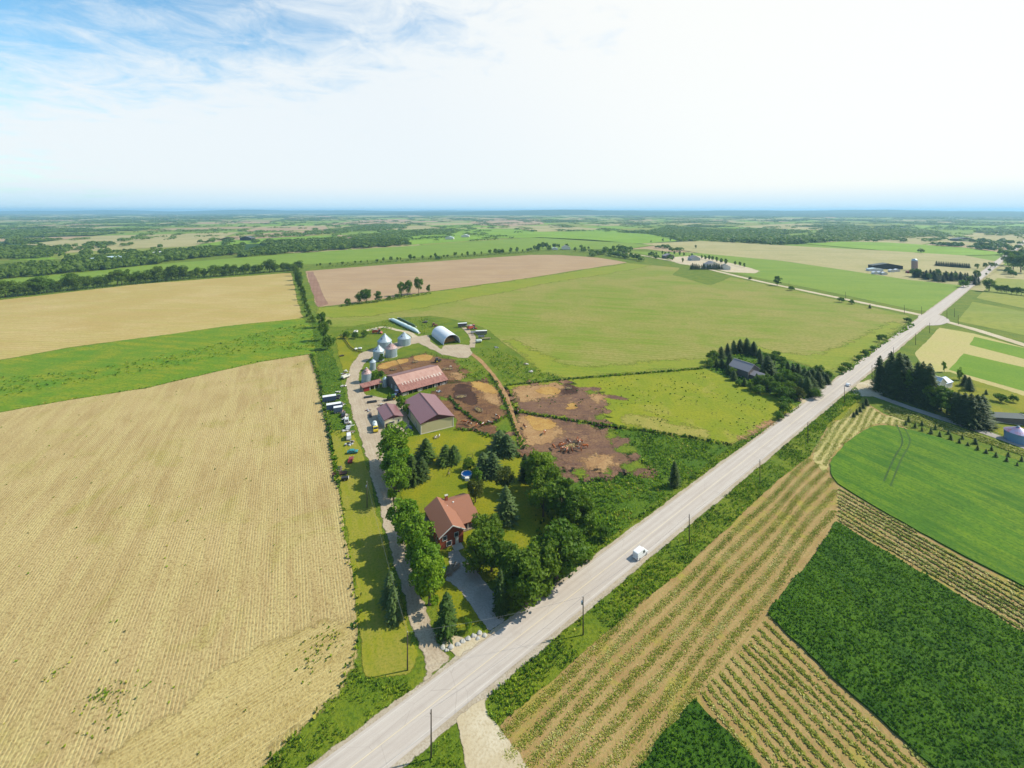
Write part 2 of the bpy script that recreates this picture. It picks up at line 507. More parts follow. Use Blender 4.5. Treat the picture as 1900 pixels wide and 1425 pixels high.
wp = mathn(t, 'POWER', mathn(t, 'ABSOLUTE', mathn(t, 'SINE', mathn(t, 'MULTIPLY', mathn(t, 'SUBTRACT', mathn(t, 'ABSOLUTE', lat), 0.0), math.pi / 1.85))), 2.0)
wn = ramp(t, noisen(t, vv, 0.35, 3.0, 0.6), 0.3, 0.7)
cc = mix(t, mathn(t, 'MULTIPLY', mathn(t, 'MULTIPLY', wp, wn), 0.35), cc, S(178, 165, 154))
ck = nd(t, 'ShaderNodeTexVoronoi', {'Vector': nd(t, 'ShaderNodeCombineXYZ', {0: mathn(t, 'DIVIDE', dotn(t, pos, tuple(rd)), 11.0), 1: mathn(t, 'DIVIDE', lat, 5.0), 2: 0.0}).outputs[0], 'Scale': 1.0}, feature='DISTANCE_TO_EDGE').outputs['Distance']
cc = mix(t, mathn(t, 'MULTIPLY', ramp(t, ck, 0.006, 0.001), 0.30), cc, S(140, 130, 122))
t.links.new(cc, bs.inputs['Base Color'])
M['asphalt'] = m
M['shoulder'] = field_mat('road_shoulder', S(202, 188, 168), S(188, 172, 148), S(160, 142, 116), 6, 0.4, None, 0.05)
M['line_yellow'] = plain('centre_line_paint', S(226, 208, 178), 0.7, var=0.15, scale=0.4)
M['line_white'] = plain('edge_line_paint', S(226, 218, 208), 0.7, var=0.12, scale=0.4)

M['leafA'] = leaf_mat('leaves_bright', S(108, 152, 30), S(80, 128, 24), S(128, 166, 40))
M['leafB'] = leaf_mat('leaves_mid', S(84, 126, 26), S(60, 102, 22), S(106, 144, 36))
M['leafC'] = leaf_mat('leaves_dark', S(92, 130, 28), S(62, 102, 22), S(116, 148, 36))
M['leafO'] = leaf_mat('leaves_olive', S(92, 108, 40), S(72, 92, 34), S(104, 112, 52))
M['leafF'] = leaf_mat('leaves_far', S(84, 118, 42), S(62, 98, 36), S(106, 138, 52))
M['needleA'] = leaf_mat('needles_dark', S(60, 88, 38), S(40, 66, 32), S(76, 104, 46), 0.18)
M['needleB'] = leaf_mat('needles_blue', S(82, 112, 80), S(58, 88, 62), S(100, 128, 92), 0.15)
M['needleC'] = leaf_mat('needles_green', S(72, 106, 44), S(52, 84, 36), S(90, 122, 56), 0.18)
M['bark'] = plain('bark', (0.09, 0.065, 0.045), 0.95, var=0.3, scale=3)
M['grassA'] = leaf_mat('grass_bright', S(148, 178, 44), S(124, 162, 36), S(154, 178, 54), 0.35)
M['grassB'] = leaf_mat('grass_mid', S(104, 148, 32), S(84, 128, 26), S(116, 154, 38), 0.35)
M['grassC'] = leaf_mat('grass_dark', S(54, 98, 20), S(40, 80, 16), S(66, 108, 24), 0.35)
M['alfC'] = leaf_mat('alfalfa_dark', S(54, 102, 20), S(40, 82, 16), S(66, 112, 24), 0.38)
M['alfB'] = leaf_mat('alfalfa_mid', S(82, 130, 26), S(66, 114, 20), S(98, 142, 32), 0.38)
M['grassY'] = leaf_mat('grass_dry', S(176, 176, 84), S(156, 158, 70), S(166, 166, 84), 0.15)
M['cutA'] = leaf_mat('cut_hay_green', S(158, 174, 88), S(140, 160, 74), S(172, 178, 98), 0.3)
M['cutB'] = leaf_mat('cut_hay_pale', S(206, 202, 124), S(188, 188, 104), S(214, 206, 138), 0.3)
M['cutC'] = leaf_mat('cut_hay_dark', S(124, 150, 62), S(106, 134, 52), S(138, 158, 68), 0.35)
M['strawbit'] = leaf_mat('straw_bits', S(208, 186, 128), S(190, 164, 104), S(216, 196, 142), 0.15)

# ------------------------------------------------------------------ ground and fields
SOFTW = {'paddock': 4.2, 'bare_soil': 6.0, 'mud_patch': 2.4, 'grass_patch': 3.4, 'mown_swath': 1.5, 'cow_alley': 0.9, 'paddock_trample': 3.0, 'straw_bedding': 1.6, 'lawn': 1.2, 'drive_verge': 0.8, 'bin_lawn': 1.3, 'farm_drive': 0.9, 'house_drive': 0.5, 'headland': 3.0, 'crop_border': 7.0, 'weed_strip': 1.2, 'stone_edging': 0.5,
         'swale': 1.6, 'weedy_ground': 1.6, 'pasture': 1.0, 'field_entrance': 0.6, 'road_shoulder': 0.45, 'lot_lawn': 1.0, 'farmstead_lawn': 1.0, 'spruce_strip': 0.8, 'road_verge': 0.8, 'estate_yard': 3.0, 'ploughed_headland': 1.0, 'crop_field': 1.6,
         'ploughed_field': 1.6, 'far_stubble_field': 1.6, 'stubble_field': 0.6, 'hay_field': 0.5, 'lane_apron': 0.6, 'crossroads': 0.8, 'driveway_stub': 0.4, 'farm_track': 0.9, 'side_road': 0.7, 'farm_lane': 0.6}
SOFTM = {}


def soften(m):
    """same surface, its border worn away by noise (edge attribute 0 outside, 1 inside)"""
    if m.name in SOFTM:
        return SOFTM[m.name]
    c = m.copy()
    c.name = m.name + '_worn_edge'
    t = c.node_tree
    at = nd(t, 'ShaderNodeAttribute', attribute_name='edge').outputs['Fac']
    pos = nd(t, 'ShaderNodeNewGeometry').outputs['Position']
    nz = mathn(t, 'SUBTRACT', mathn(t, 'ADD', mathn(t, 'MULTIPLY', noisen(t, pos, 0.13, 3.0, 0.6), 0.55), mathn(t, 'MULTIPLY', noisen(t, pos, 0.5, 5.0, 0.72), 0.55)), 0.55)
    f = ramp(t, mathn(t, 'ADD', at, mathn(t, 'MULTIPLY', nz, 2.1)), 0.40, 0.66)
    tr = nd(t, 'ShaderNodeBsdfTransparent')
    mx = nd(t, 'ShaderNodeMixShader', {0: f, 1: tr.outputs[0], 2: t.nodes['Principled BSDF'].outputs[0]})
    t.links.new(mx.outputs[0], t.nodes['Material Output'].inputs[0])
    SOFTM[m.name] = c
    return c


def edge_attr(me, vals):
    a = me.attributes.new('edge', 'FLOAT', 'POINT')
    a.data.foreach_set('value', np.asarray(vals, dtype=np.float32))


def flat(name, P, z, m, label=None, smooth=False, parent=None, kind='structure'):
    w = SOFTW.get(name)
    if w:
        P = np.asarray(P, float)
        lo, hi = P.min(0) - w * 1.5, P.max(0) + w * 1.5
        ar = abs(np.sum(P[:, 0] * np.roll(P[:, 1], -1) - np.roll(P[:, 0], -1) * P[:, 1])) / 2
        c = min(7.0, max(0.7, math.sqrt(ar) / 75))
        nx, ny = int((hi[0] - lo[0]) / c) + 2, int((hi[1] - lo[1]) / c) + 2
        X, Y = np.meshgrid(lo[0] + np.arange(nx) * c, lo[1] + np.arange(ny) * c, indexing='ij')
        X, Y = X.ravel(), Y.ravel()
        d2 = np.full(len(X), 1e18)
        for A, B in zip(P, np.roll(P, -1, 0)):
            e = B - A
            L2 = float(e @ e)
            if L2 < 1e-12:
                continue
            tt = np.clip(((X - A[0]) * e[0] + (Y - A[1]) * e[1]) / L2, 0, 1)
            d2 = np.minimum(d2, (X - A[0] - tt * e[0]) ** 2 + (Y - A[1] - tt * e[1]) ** 2)
        sd = np.sqrt(d2) * np.where(inside(P, X, Y), 1, -1)
        at = 0.5 + sd / (2 * w)
        ii, jj = np.meshgrid(np.arange(nx - 1), np.arange(ny - 1), indexing='ij')
        q = (ii * ny + jj).ravel()
        Q4 = np.stack([q, q + ny, q + ny + 1, q + 1], 1)
        Q4 = Q4[at[Q4].max(1) > -0.25]
        use, inv = np.unique(Q4.ravel(), return_inverse=True)
        me = np_mesh(name, np.stack([X[use], Y[use], np.full(len(use), z)], 1), inv.reshape(-1, 4), [soften(m)])
        edge_attr(me, at[use])
        o = link(name, me, parent)
        if parent is None:
            tag(o, label, None, None, kind)
        return o
    me = bpy.data.meshes.new(name)
    me.from_pydata([(p[0], p[1], z) for p in P], [], [tuple(range(len(P)))])
    me.materials.append(m)
    me.update()
    if me.polygons[0].normal.z < 0:
        me.flip_normals()
    o = link(name, me, parent)
    if parent is None:
        tag(o, label, None, None, kind)
    return o


def raised(name, P, z0, z1, m, label):
    n = len(P)
    mb = MB()
    mb.add([(p[0], p[1], z0) for p in P] + [(p[0], p[1], z1) for p in P],
           [tuple(range(n, 2 * n))] + [(i, (i + 1) % n, n + (i + 1) % n, n + i) for i in range(n)])
    return tag(mb.build(name, m), label, None, None, 'structure')


# base sheet to the horizon
n = 96
ring = [(0.0, 0.0)] + [(math.cos(2 * math.pi * i / n), math.sin(2 * math.pi * i / n)) for i in range(n)]
mb = MB()
mb.add([(p[0] * 30000, p[1] * 30000, -1.2) for p in ring], [(0, 1 + i, 1 + (i + 1) % n) for i in range(n)])
tag(mb.build('ground', M['ground']), 'wide flat farmland reaching to the horizon', None, None, 'structure')
# flat farmyard ground that everything near stands on
flat('farmyard_ground', jag(gp([(500, 470), (1200, 462), (2300, 600), (2600, 800), (2300, 1700), (700, 1700), (-700, 1700), (-900, 800), (-600, 500)]), 60, 0, 1), 0.0, M['rough'],
     'rough green grass between the fields and roads')

FIELD_POLYS = []


def field(name, px, m, label, z=0.03, step=6.0, amp=0.6, smooth=0, seed=0.0, tall=0.0):
    P = jag(gp(px), step, amp, seed, smooth)
    FIELD_POLYS.append(P)
    if tall:
        return P, raised(name, P, 0.0, tall, M[m], label)
    return P, flat(name, P, z, M[m], label)


P_STUB, _ = field('stubble_field', [(-500, 842), (0, 765), (130, 742), (270, 720), (400, 690), (480, 672), (575, 657), (590, 700), (603, 760), (615, 830), (628, 900), (640, 980), (650, 1050), (660, 1130), (665, 1185), (661, 1220),
                  (640, 1262), (600, 1312), (550, 1362), (480, 1428), (400, 1500), (250, 1640), (-700, 1640)], 'stubble', 'tan stubble field with fine rows filling the lower left', 0.03, 4, 0.7, 0, 1)
flat('headland', jag(gp([(664, 1150), (665, 1185), (661, 1220), (638, 1262), (598, 1312), (548, 1362), (478, 1428), (398, 1500), (270, 1630), (-60, 1630), (180, 1420), (420, 1240), (600, 1150)]), 3, 1.5, 2), 0.045, M['headland'],
     'stubble headland whose rows turn parallel to the road')
field('swale', [(-500, 740), (0, 668), (130, 645), (300, 622), (420, 605), (500, 597), (562, 590), (580, 610), (592, 660), (575, 657), (480, 672), (400, 690), (270, 720), (130, 742), (0, 765), (-500, 842)], 'swale',
      'bright green grassy swale between the two stubble fields', 0.05, 5, 1.2, 0, 3)
field('far_stubble_field', [(-500, 602), (0, 557), (250, 528), (540, 506), (548, 540), (562, 590), (500, 597), (420, 605), (300, 622), (130, 645), (0, 668), (-500, 740)], 'stubble_far',
      'pale yellow stubble field in front of the long hedgerow', 0.06, 12, 1.5, 0, 4)
field('ploughed_field', [(566, 503), (720, 491), (850, 482), (985, 473), (1040, 473), (1110, 478), (1165, 487), (1080, 500), (980, 516), (800, 541), (700, 556), (590, 570), (578, 540)], 'plowed',
      'bare brown ploughed field behind the crop field', 0.07, 14, 1.5, 0, 5)
flat('ploughed_headland', jag(gp([(570, 505), (581, 504), (608, 564), (590, 570), (578, 540)]), 8, 0.8, 6), 0.10, M['plowed_dark'], 'darker strip along the left end of the ploughed field')
P_CROP, _ = field('crop_field', [(590, 572), (700, 557), (800, 542), (980, 517), (1165, 488), (1262, 497), (1248, 510), (1318, 530), (1357, 514), (1500, 545), (1690, 586), (1678, 602), (1552, 697), (1383, 642), (1308, 684), (1250, 688), (1100, 700), (1060, 702),
                  (1010, 694), (970, 662), (930, 632), (905, 612), (870, 598), (800, 586), (740, 590), (650, 606), (598, 606)], 'crop_main', 'large field of sprouting crop in green and tan bands', 0.05, 10, 1.2, 0, 7)
flat('crop_border', jag(gp([(590, 572), (700, 557), (800, 542), (980, 517), (1165, 488), (1210, 493), (1040, 522), (880, 552), (780, 572), (690, 586), (610, 592)]), 8, 5.0, 8), 0.09, M['crop_green'], 'greener border of the crop along the ploughed field')
flat('crop_border', jag(gp([(1005, 692), (1060, 701), (1100, 699), (1250, 687), (1306, 683), (1318, 664), (1240, 668), (1120, 680), (1050, 678), (1000, 652), (955, 628), (935, 632), (970, 662)]), 6, 2.0, 9), 0.09, M['crop_green'],
     'greener border of the crop along the pasture fence')
flat('crop_border', jag(gp([(1545, 694), (1600, 660), (1676, 602), (1655, 596), (1580, 632), (1510, 660), (1450, 655), (1400, 640), (1390, 644)]), 6, 2.0, 9), 0.09, M['crop_green'],
     'greener border of the crop along the road bank')
field('pasture', [(940, 716), (1071, 703), (1250, 689), (1306, 684), (1482, 757), (1430, 790), (1357, 826), (1280, 813), (1180, 798), (1110, 788), (1000, 772), (955, 762)], 'pasture', 'yellowish green pasture dotted with dung beside the road', 0.08, 5, 0.5, 0, 10)
P_WEED, _ = field('weedy_ground', [(1105, 792), (1180, 800), (1280, 815), (1357, 829), (1240, 915), (1130, 1000), (1072, 1062), (1060, 1010), (1090, 960), (1060, 905), (1030, 850), (1100, 860), (1150, 840)], 'weeds', 'rank green weeds between the mud paddock and the road', 0.07, 4, 1.0, 0, 11)
P_HAY, hay_field = field('hay_field', [(924, 1347), (1139, 1162), (1271, 1052), (1442, 890), (1505, 843), (1537, 787), (1600, 742), (1640, 768), (1750, 803), (1900, 852), (2200, 950), (2400, 1600), (1000, 1640), (940, 1440)], 'hay', 'mown hay field with long windrows at the lower right', 0.05, 4, 0.5, 0, 12)
P_A, _ = field('alfalfa_field', [(1552, 970), (1720, 1070), (1900, 1178), (2250, 1390), (2100, 1640), (1990, 1640), (1745, 1435), (1535, 1250), (1425, 1140), (1490, 1060)], 'alfalfa', 'large uncut block of dark green alfalfa', 0.05, 1.4, 0.55, 0, 13, 0.5)
P_B, _ = field('alfalfa_field', [(1289, 1298), (1350, 1365), (1407, 1427), (1560, 1600), (1020, 1640), (1190, 1427)], 'alfalfa', 'small dark green uncut block at the bottom edge', 0.05, 1.4, 0.55, 0, 14, 0.5)
P_C, _ = field('wheat_field', [(1537, 867), (1548, 845), (1580, 815), (1611, 796), (1640, 789), (1679, 796), (1780, 824), (1900, 859), (2150, 935), (2200, 1255), (1900, 1090), (1793, 1036), (1681, 975), (1580, 915), (1548, 893)], 'wheat',
                     'smooth green wheat field with tractor tracks', 0.05, 2.5, 0.4, 1, 15, 0.5)
# fields past the side road and the crossroads
field('mown_field', [(1697, 655), (1743, 608), (1808, 619), (1900, 645), (2200, 740), (2300, 850), (1900, 740), (1762, 690), (1720, 690)], 'tan_yellow', 'yellow mown field behind the spruce windbreak', 0.05, 6, 0.6, 0, 16)
field('strip_field', [(1808, 625), (1900, 646), (2150, 705), (2150, 735), (1900, 666), (1799, 640)], 'green_strip', 'upper bright green strip of crop beside the mown field', 0.08, 6, 0.4, 0, 17)
field('strip_field', [(1788, 656), (1900, 682), (2150, 740), (2150, 800), (1900, 726), (1760, 686)], 'green_strip', 'lower bright green strip of crop beside the mown field', 0.08, 6, 0.4, 0, 18)
field('tilled_field', [(1805, 560), (1900, 578), (2200, 632), (2300, 720), (1900, 622), (1777, 596)], 'olive_far', 'greyish tilled field beyond the crossroads', 0.08, 8, 0.6, 0, 19)
field('tilled_field', [(1850, 516), (1920, 520), (2200, 560), (2200, 622), (1900, 572), (1812, 553)], 'olive_far', 'dull green field beside the far lane', 0.08, 8, 0.6, 0, 20)
field('wheat_field', [(1165, 466), (1300, 470), (1450, 484), (1560, 500), (1690, 520), (1800, 531), (1735, 578), (1700, 576), (1570, 548), (1400, 514), (1250, 483)], 'wheat_far', 'big blue-green wheat field across the side road', 0.08, 14, 1.0, 0, 21)
field('grain_field', [(1190, 452), (1300, 447), (1400, 452), (1500, 458), (1640, 465), (1790, 474), (1865, 488), (1850, 500), (1800, 531), (1690, 520), (1560, 500), (1450, 484), (1300, 470)], 'pale_far', 'tan grain field around the far brick silo', 0.06, 14, 2.0, 0, 22)
field('meadow', [(1490, 452), (1560, 448), (1650, 450), (1800, 460), (1880, 472), (1790, 474), (1640, 465)], 'green_far', 'bright meadow strip behind the tan grain field', 0.09, 14, 2.0, 0, 23)
field('hayland', [(-500, 582), (0, 542), (260, 512), (560, 491), (720, 481), (985, 464), (1165, 462), (1215, 455), (1100, 445), (1000, 440), (860, 449), (768, 456), (653, 463), (566, 469), (450, 478), (284, 491), (160, 505), (0, 519), (-500, 552)], 'wheat_far', 'long green field behind the hedgerows', 0.05, 14, 1.5, 0, 24)
field('hayland', [(1000, 430), (1100, 429), (1205, 434), (1260, 447), (1190, 452), (1100, 447), (1000, 441), (920, 442)], 'green_far', 'bright green field in front of the far woods', 0.05, 20, 2.0, 0, 25)

# ------------------------------------------------------------------ roads
VPX = 1975.0


def on_edge(x_at_1425, y):
    return VPX - (VPX - x_at_1425) * (y - YH) / (1425 - YH)


def road_strip(name, x0, x1, ya, yb, z, m, label=None, parent=None, jagged=0.0):
    n = 60
    ys = [1.0 / (1.0 / (ya - YH) + (1.0 / (yb - YH) - 1.0 / (ya - YH)) * i / n) + YH for i in range(n + 1)]
    r = rng
    L = [g(on_edge(x0, y), y)[:2] for y in ys]
    Q = [g(on_edge(x1, y), y)[:2] for y in ys]
    P = np.array(L + Q[::-1])
    if jagged:
        P = jag(P, 2.0, jagged, 3.3)
    return flat(name, P, z, m, label, parent=parent)


shoulder = road_strip('road_shoulder', 564, 746, 1640, 440, 0.11, M['shoulder'], 'gravel shoulders of the straight country road', jagged=0.35)
road = road_strip('road', 582, 724, 1640, 436, 0.14, M['asphalt'], 'pale worn two-lane country road running straight to the horizon')
road_strip('centre_line', 651.4, 654.2, 1640, 592, 0.155, M['line_yellow'], parent=road)
road_strip('edge_line', 592, 593.3, 1640, 594, 0.155, M['line_white'], parent=road)
road_strip('edge_line', 711.5, 712.8, 1640, 600, 0.155, M['line_white'], parent=road)


def ribbon(name, px, w0, w1, z, m, label, amp=0.3, parent=None):
    P = np.array([g(x, y)[:2] for x, y in px])
    Q = []
    for i in range(len(P) - 1):
        p0, p1, p2, p3 = P[max(0, i - 1)], P[i], P[i + 1], P[min(len(P) - 1, i + 2)]
        k = max(2, int(np.linalg.norm(p2 - p1) / 4))
        for j in range(k):
            s = j / k
            Q.append(0.5 * ((2 * p1) + (p2 - p0) * s + (2 * p0 - 5 * p1 + 4 * p2 - p3) * s * s + (3 * p1 - p0 - 3 * p2 + p3) * s ** 3))
    Q.append(P[-1])
    Q = np.array(Q)
    T = np.gradient(Q, axis=0)
    T /= np.linalg.norm(T, axis=1, keepdims=True)
    N = np.stack([-T[:, 1], T[:, 0]], 1)
    W = np.linspace(w0, w1, len(Q))[:, None] / 2
    W = W + np.array([[random.uniform(-amp, amp)] for _ in Q])
    n = len(Q)
    sw = SOFTW.get(name, 0.0)
    cols = [Q + N * (W + sw), Q + N * (W - sw), Q - N * (W - sw), Q - N * (W + sw)] if sw else [Q + N * W, Q - N * W]
    nc = len(cols)
    me = bpy.data.meshes.new(name)
    me.from_pydata([(p[0], p[1], z) for c in cols for p in c], [], [(c * n + i, c * n + i + 1, (c + 1) * n + i + 1, (c + 1) * n + i) for c in range(nc - 1) for i in range(n - 1)])
    mm = M[m] if isinstance(m, str) else m
    me.materials.append(soften(mm) if sw else mm)
    if sw:
        edge_attr(me, [-0.2] * n + [1.5] * (2 * n) + [-0.2] * n)
    me.update()
    if me.polygons[0].normal.z < 0:
        me.flip_normals()
    o = link(name, me, parent)
    if parent is None:
        tag(o, label, None, None, 'structure')
    return o


ribbon('side_road', [(1735, 590), (1620, 566), (1500, 541), (1400, 520), (1300, 496), (1230, 481), (1170, 471), (1090, 465)], 9, 9, 0.125, 'gravel_pale', 'gravel side road running left from the crossroads', 0.25)
ribbon('side_road', [(1735, 592), (1800, 609), (1900, 640), (2200, 735)], 8, 8, 0.126, 'gravel_pale', 'gravel side road running right from the crossroads', 0.25)
flat('crossroads', jag(gp([(1700, 584), (1722, 584), (1745, 584), (1766, 595), (1758, 600), (1740, 604), (1712, 604)]), 3, 0.4, 5, 1), 0.133, M['asphalt'], 'pale gravel apron at the crossroads')
ribbon('farm_lane', [(1560, 722), (1605, 728), (1700, 761), (1808, 796), (1900, 829), (2150, 925)], 5.5, 5, 0.12, 'gravel_grey', 'gravel lane beside the spruce windbreak', 0.3)
flat('lane_apron', jag(gp([(1578, 717), (1625, 700), (1640, 722), (1640, 738), (1610, 735), (1588, 738)]), 1.5, 0.4, 6, 1), 0.128, M['gravel_pale'], 'gravel apron where the windbreak lane meets the road')
flat('field_entrance', jag(gp([(846, 1336), (905, 1288), (898, 1310), (915, 1340), (950, 1385), (1000, 1440), (1080, 1640), (880, 1640), (868, 1440), (858, 1375)]), 1.0, 0.4, 7, 0), 0.125, M['gravel_pale'], 'sandy field entrance at the bottom of the road')
flat('driveway_stub', jag(gp([(1492, 738), (1510, 744), (1498, 752), (1475, 741), (1484, 735)]), 1.5, 0.3, 8), 0.125, M['gravel_pale'], 'short pale driveway stub of the wooded lot')

# farm drive and yard
flat('farm_drive', jag(gp([(770, 1282), (792, 1252), (778, 1205), (762, 1150), (742, 1080), (722, 1010), (706, 950), (697, 905), (684, 860), (672, 822), (662, 792), (652, 762), (644, 728), (643, 705), (650, 680), (666, 658), (688, 648), (712, 641), (730, 637), (760, 628),
     (790, 622), (796, 622), (800, 634), (818, 648), (823, 641), (856, 639), (872, 641), (876, 655), (868, 664), (850, 664), (820, 658), (800, 648), (776, 637), (756, 640), (735, 650), (712, 656), (690, 662), (676, 675), (668, 690), (667, 720), (680, 733), (706, 738), (742, 742),
     (752, 752), (762, 800), (745, 818), (722, 826), (722, 862), (729, 905), (742, 960), (758, 1020), (776, 1085), (798, 1150), (818, 1200), (838, 1222), (806, 1252)]), 2.0, 0.6, 9), 0.115, M['gravel'], 'gravel farm drive running up from the road past the barns')
flat('house_drive', jag(gp([(905, 1176), (938, 1152), (925, 1118), (905, 1085), (885, 1062), (862, 1035), (848, 1018), (832, 1026), (835, 1052), (825, 1078), (850, 1090), (872, 1118), (890, 1150)]), 1.5, 0.4, 10), 0.118, M['gravel_grey'], 'grey driveway curving from the road to the house')
flat('stone_edging', jag(gp([(812, 1186), (840, 1180), (870, 1186), (898, 1172), (905, 1178), (880, 1200), (852, 1216), (836, 1210), (822, 1196)]), 1.0, 0.8, 11), 0.117, M['gravel_pale'], 'white stone bed at the house drive entrance')
ribbon('farm_track', [(872, 655), (890, 668), (910, 690), (928, 715), (943, 745), (952, 775), (962, 805), (970, 830)], 2.6, 2.2, 0.112, 'mud_pale', 'rutted dirt track curving down between the paddocks', 0.4)
ribbon('farm_track', [(735, 612), (760, 618), (775, 630)], 4, 5, 0.111, 'gravel_pale', 'pale track from the grain bins to the silage bags', 0.4)
ribbon('farm_track', [(735, 612), (715, 607), (695, 609), (680, 614)], 4, 3, 0.111, 'gravel_pale', 'pale track looping behind the grain bins', 0.4)
ribbon('farm_track', [(875, 645), (878, 630), (872, 618), (860, 608)], 5, 4, 0.113, 'gravel', 'worn track behind the white fabric barn', 0.4)

# lawns, verges and paddocks
flat('lawn', jag(gp([(752, 812), (846, 795), (880, 800), (938, 818), (966, 850), (985, 880), (1000, 930), (1040, 1000), (1000, 1040), (900, 1080), (900, 1150), (840, 1175), (815, 1150), (800, 1080), (770, 1010), (748, 930), (738, 870)]), 2.5, 0.6, 12), 0.06, M['lawn'], 'mown lawn around the brick house')
flat('drive_verge', jag(gp([(612, 800), (650, 792), (672, 838), (690, 900), (700, 955), (720, 1030), (742, 1105), (762, 1170), (776, 1215), (766, 1248), (675, 1258), (668, 1200), (662, 1130), (652, 1050), (642, 980), (630, 900)]), 2.5, 0.5, 13), 0.06, M['verge_dry'], 'mown dry verge between the stubble and the farm drive')
flat('bin_lawn', jag(gp([(622, 627), (640, 620), (652, 640), (672, 655), (655, 672), (645, 700), (636, 690), (628, 660)]), 3, 0.6, 14), 0.062, M['lawn'], 'mown grass beside the grain bins')
flat('weed_strip', jag(gp([(578, 595), (596, 600), (612, 640), (630, 690), (640, 730), (650, 770), (660, 800), (640, 800), (618, 800), (604, 745), (592, 690)]), 3, 0.6, 15), 0.061, M['weeds'], 'weedy strip along the farm drive boundary')
flat('paddock', jag(gp([(836, 702), (862, 704), (902, 710), (930, 724), (944, 752), (940, 772), (905, 792), (880, 782), (850, 760), (828, 738), (800, 736), (812, 715), (828, 700)]), 2.0, 0.8, 16), 0.09, M['mud'], 'muddy cattle paddock beside the long barn')
flat('paddock', jag(gp([(700, 676), (730, 669), (790, 656), (832, 666), (848, 676), (862, 700), (832, 706), (812, 684), (760, 690), (715, 696), (698, 690)]), 2.0, 0.8, 17), 0.09, M['mud'], 'muddy pen behind the long barn')
flat('paddock', jag(gp([(956, 764), (990, 768), (1040, 776), (1110, 794), (1148, 808), (1166, 842), (1205, 874), (1160, 880), (1120, 872), (1090, 884), (1062, 886), (1030, 858), (1005, 842), (980, 834), (962, 806)]), 2.0, 1.0, 18, 0), 0.09, M['mud_violet'], 'dry brown cattle paddock with the feeding herd')
flat('paddock', jag(gp([(948, 722), (985, 714), (1040, 712), (1095, 722), (1130, 735), (1120, 762), (1115, 786), (1060, 776), (1000, 768), (962, 760)]), 2.0, 1.2, 19, 0), 0.095, M['mud_violet'], 'trampled brown ground at the gate of the pasture')
flat('cow_alley', jag(gp([(800, 738), (842, 745), (880, 782), (905, 794), (940, 806), (962, 832), (985, 842), (975, 850), (940, 822), (900, 803), (846, 796), (846, 780), (815, 745)]), 2.0, 0.6, 20), 0.085, M['mud'], 'worn dirt alley between the lawn and the paddock')
flat('paddock_trample', jag(gp([(846, 712), (868, 714), (884, 730), (890, 748), (870, 752), (848, 742), (838, 726)]), 2.0, 0.8, 21, 1), 0.10, M['mud_dark'], 'dark wet mud around the paddock feeders')
flat('paddock_trample', jag(gp([(1030, 716), (1055, 713), (1072, 722), (1064, 732), (1040, 731), (1026, 724)]), 1.5, 1.0, 22), 0.11, M['mud_dark'], 'dark wet mud around a hay pile in the pasture')
for i, (px, lb) in enumerate([
    ([(872, 706), (905, 711), (930, 724), (928, 732), (905, 730), (880, 722)], 'straw bedding along the top of the barn paddock'),
    ([(702, 676), (735, 669), (762, 664), (758, 672), (730, 680), (706, 686)], 'straw bedding in the left end of the pen behind the barn'),
    ([(766, 662), (790, 657), (806, 660), (800, 668), (775, 672)], 'straw bedding in the right end of the pen behind the barn'),
    ([(972, 770), (1000, 774), (1034, 784), (1030, 794), (1000, 800), (985, 792)], 'straw bedding at the top of the herd paddock'),
    ([(992, 722), (1025, 716), (1042, 722), (1036, 734), (1005, 734)], 'straw bedding beside the pasture gate'),
    ([(1055, 748), (1070, 748), (1074, 756), (1064, 762), (1052, 757)], 'small round straw patch in the trampled pasture'),
]):
    flat('straw_bedding', jag(gp(px), 1.0, 1.1, 30 + i, 1), 0.125, M['straw'], lb)
for i, (px, lb) in enumerate([
    ([(958, 768), (1010, 772), (1045, 790), (1035, 812), (1000, 830), (975, 828), (962, 800)], 'dry pale soil in the upper left of the herd paddock'),
    ([(1085, 845), (1130, 842), (1150, 862), (1110, 872), (1080, 866)], 'dry pale soil in the lower right of the herd paddock'),
    ([(950, 720), (1000, 712), (1050, 712), (1030, 738), (975, 748), (956, 745)], 'dry pale soil inside the pasture gate'),
    ([(1085, 730), (1125, 732), (1128, 742), (1100, 748)], 'dry pale soil at the right of the trampled pasture'),
    ([(1180, 765), (1250, 785), (1330, 805), (1300, 818), (1200, 798), (1140, 782)], 'dry pale grass along the lower pasture fence'),
    ([(1380, 806), (1425, 785), (1440, 776), (1415, 800), (1370, 820)], 'bare soil at the road corner of the pasture'),
    ([(880, 715), (920, 722), (938, 748), (915, 752), (890, 735)], 'dry pale soil in the right of the barn paddock'),
    ([(830, 690), (858, 690), (870, 700), (845, 706)], 'dry pale soil at the right end of the long barn'),
]):
    flat('bare_soil', jag(gp(px), 2.0, 1.0, 50 + i, 1), 0.118, M['dry_grass' if 'grass' in lb else 'mud_pale'], lb)
rp = random.Random(12)
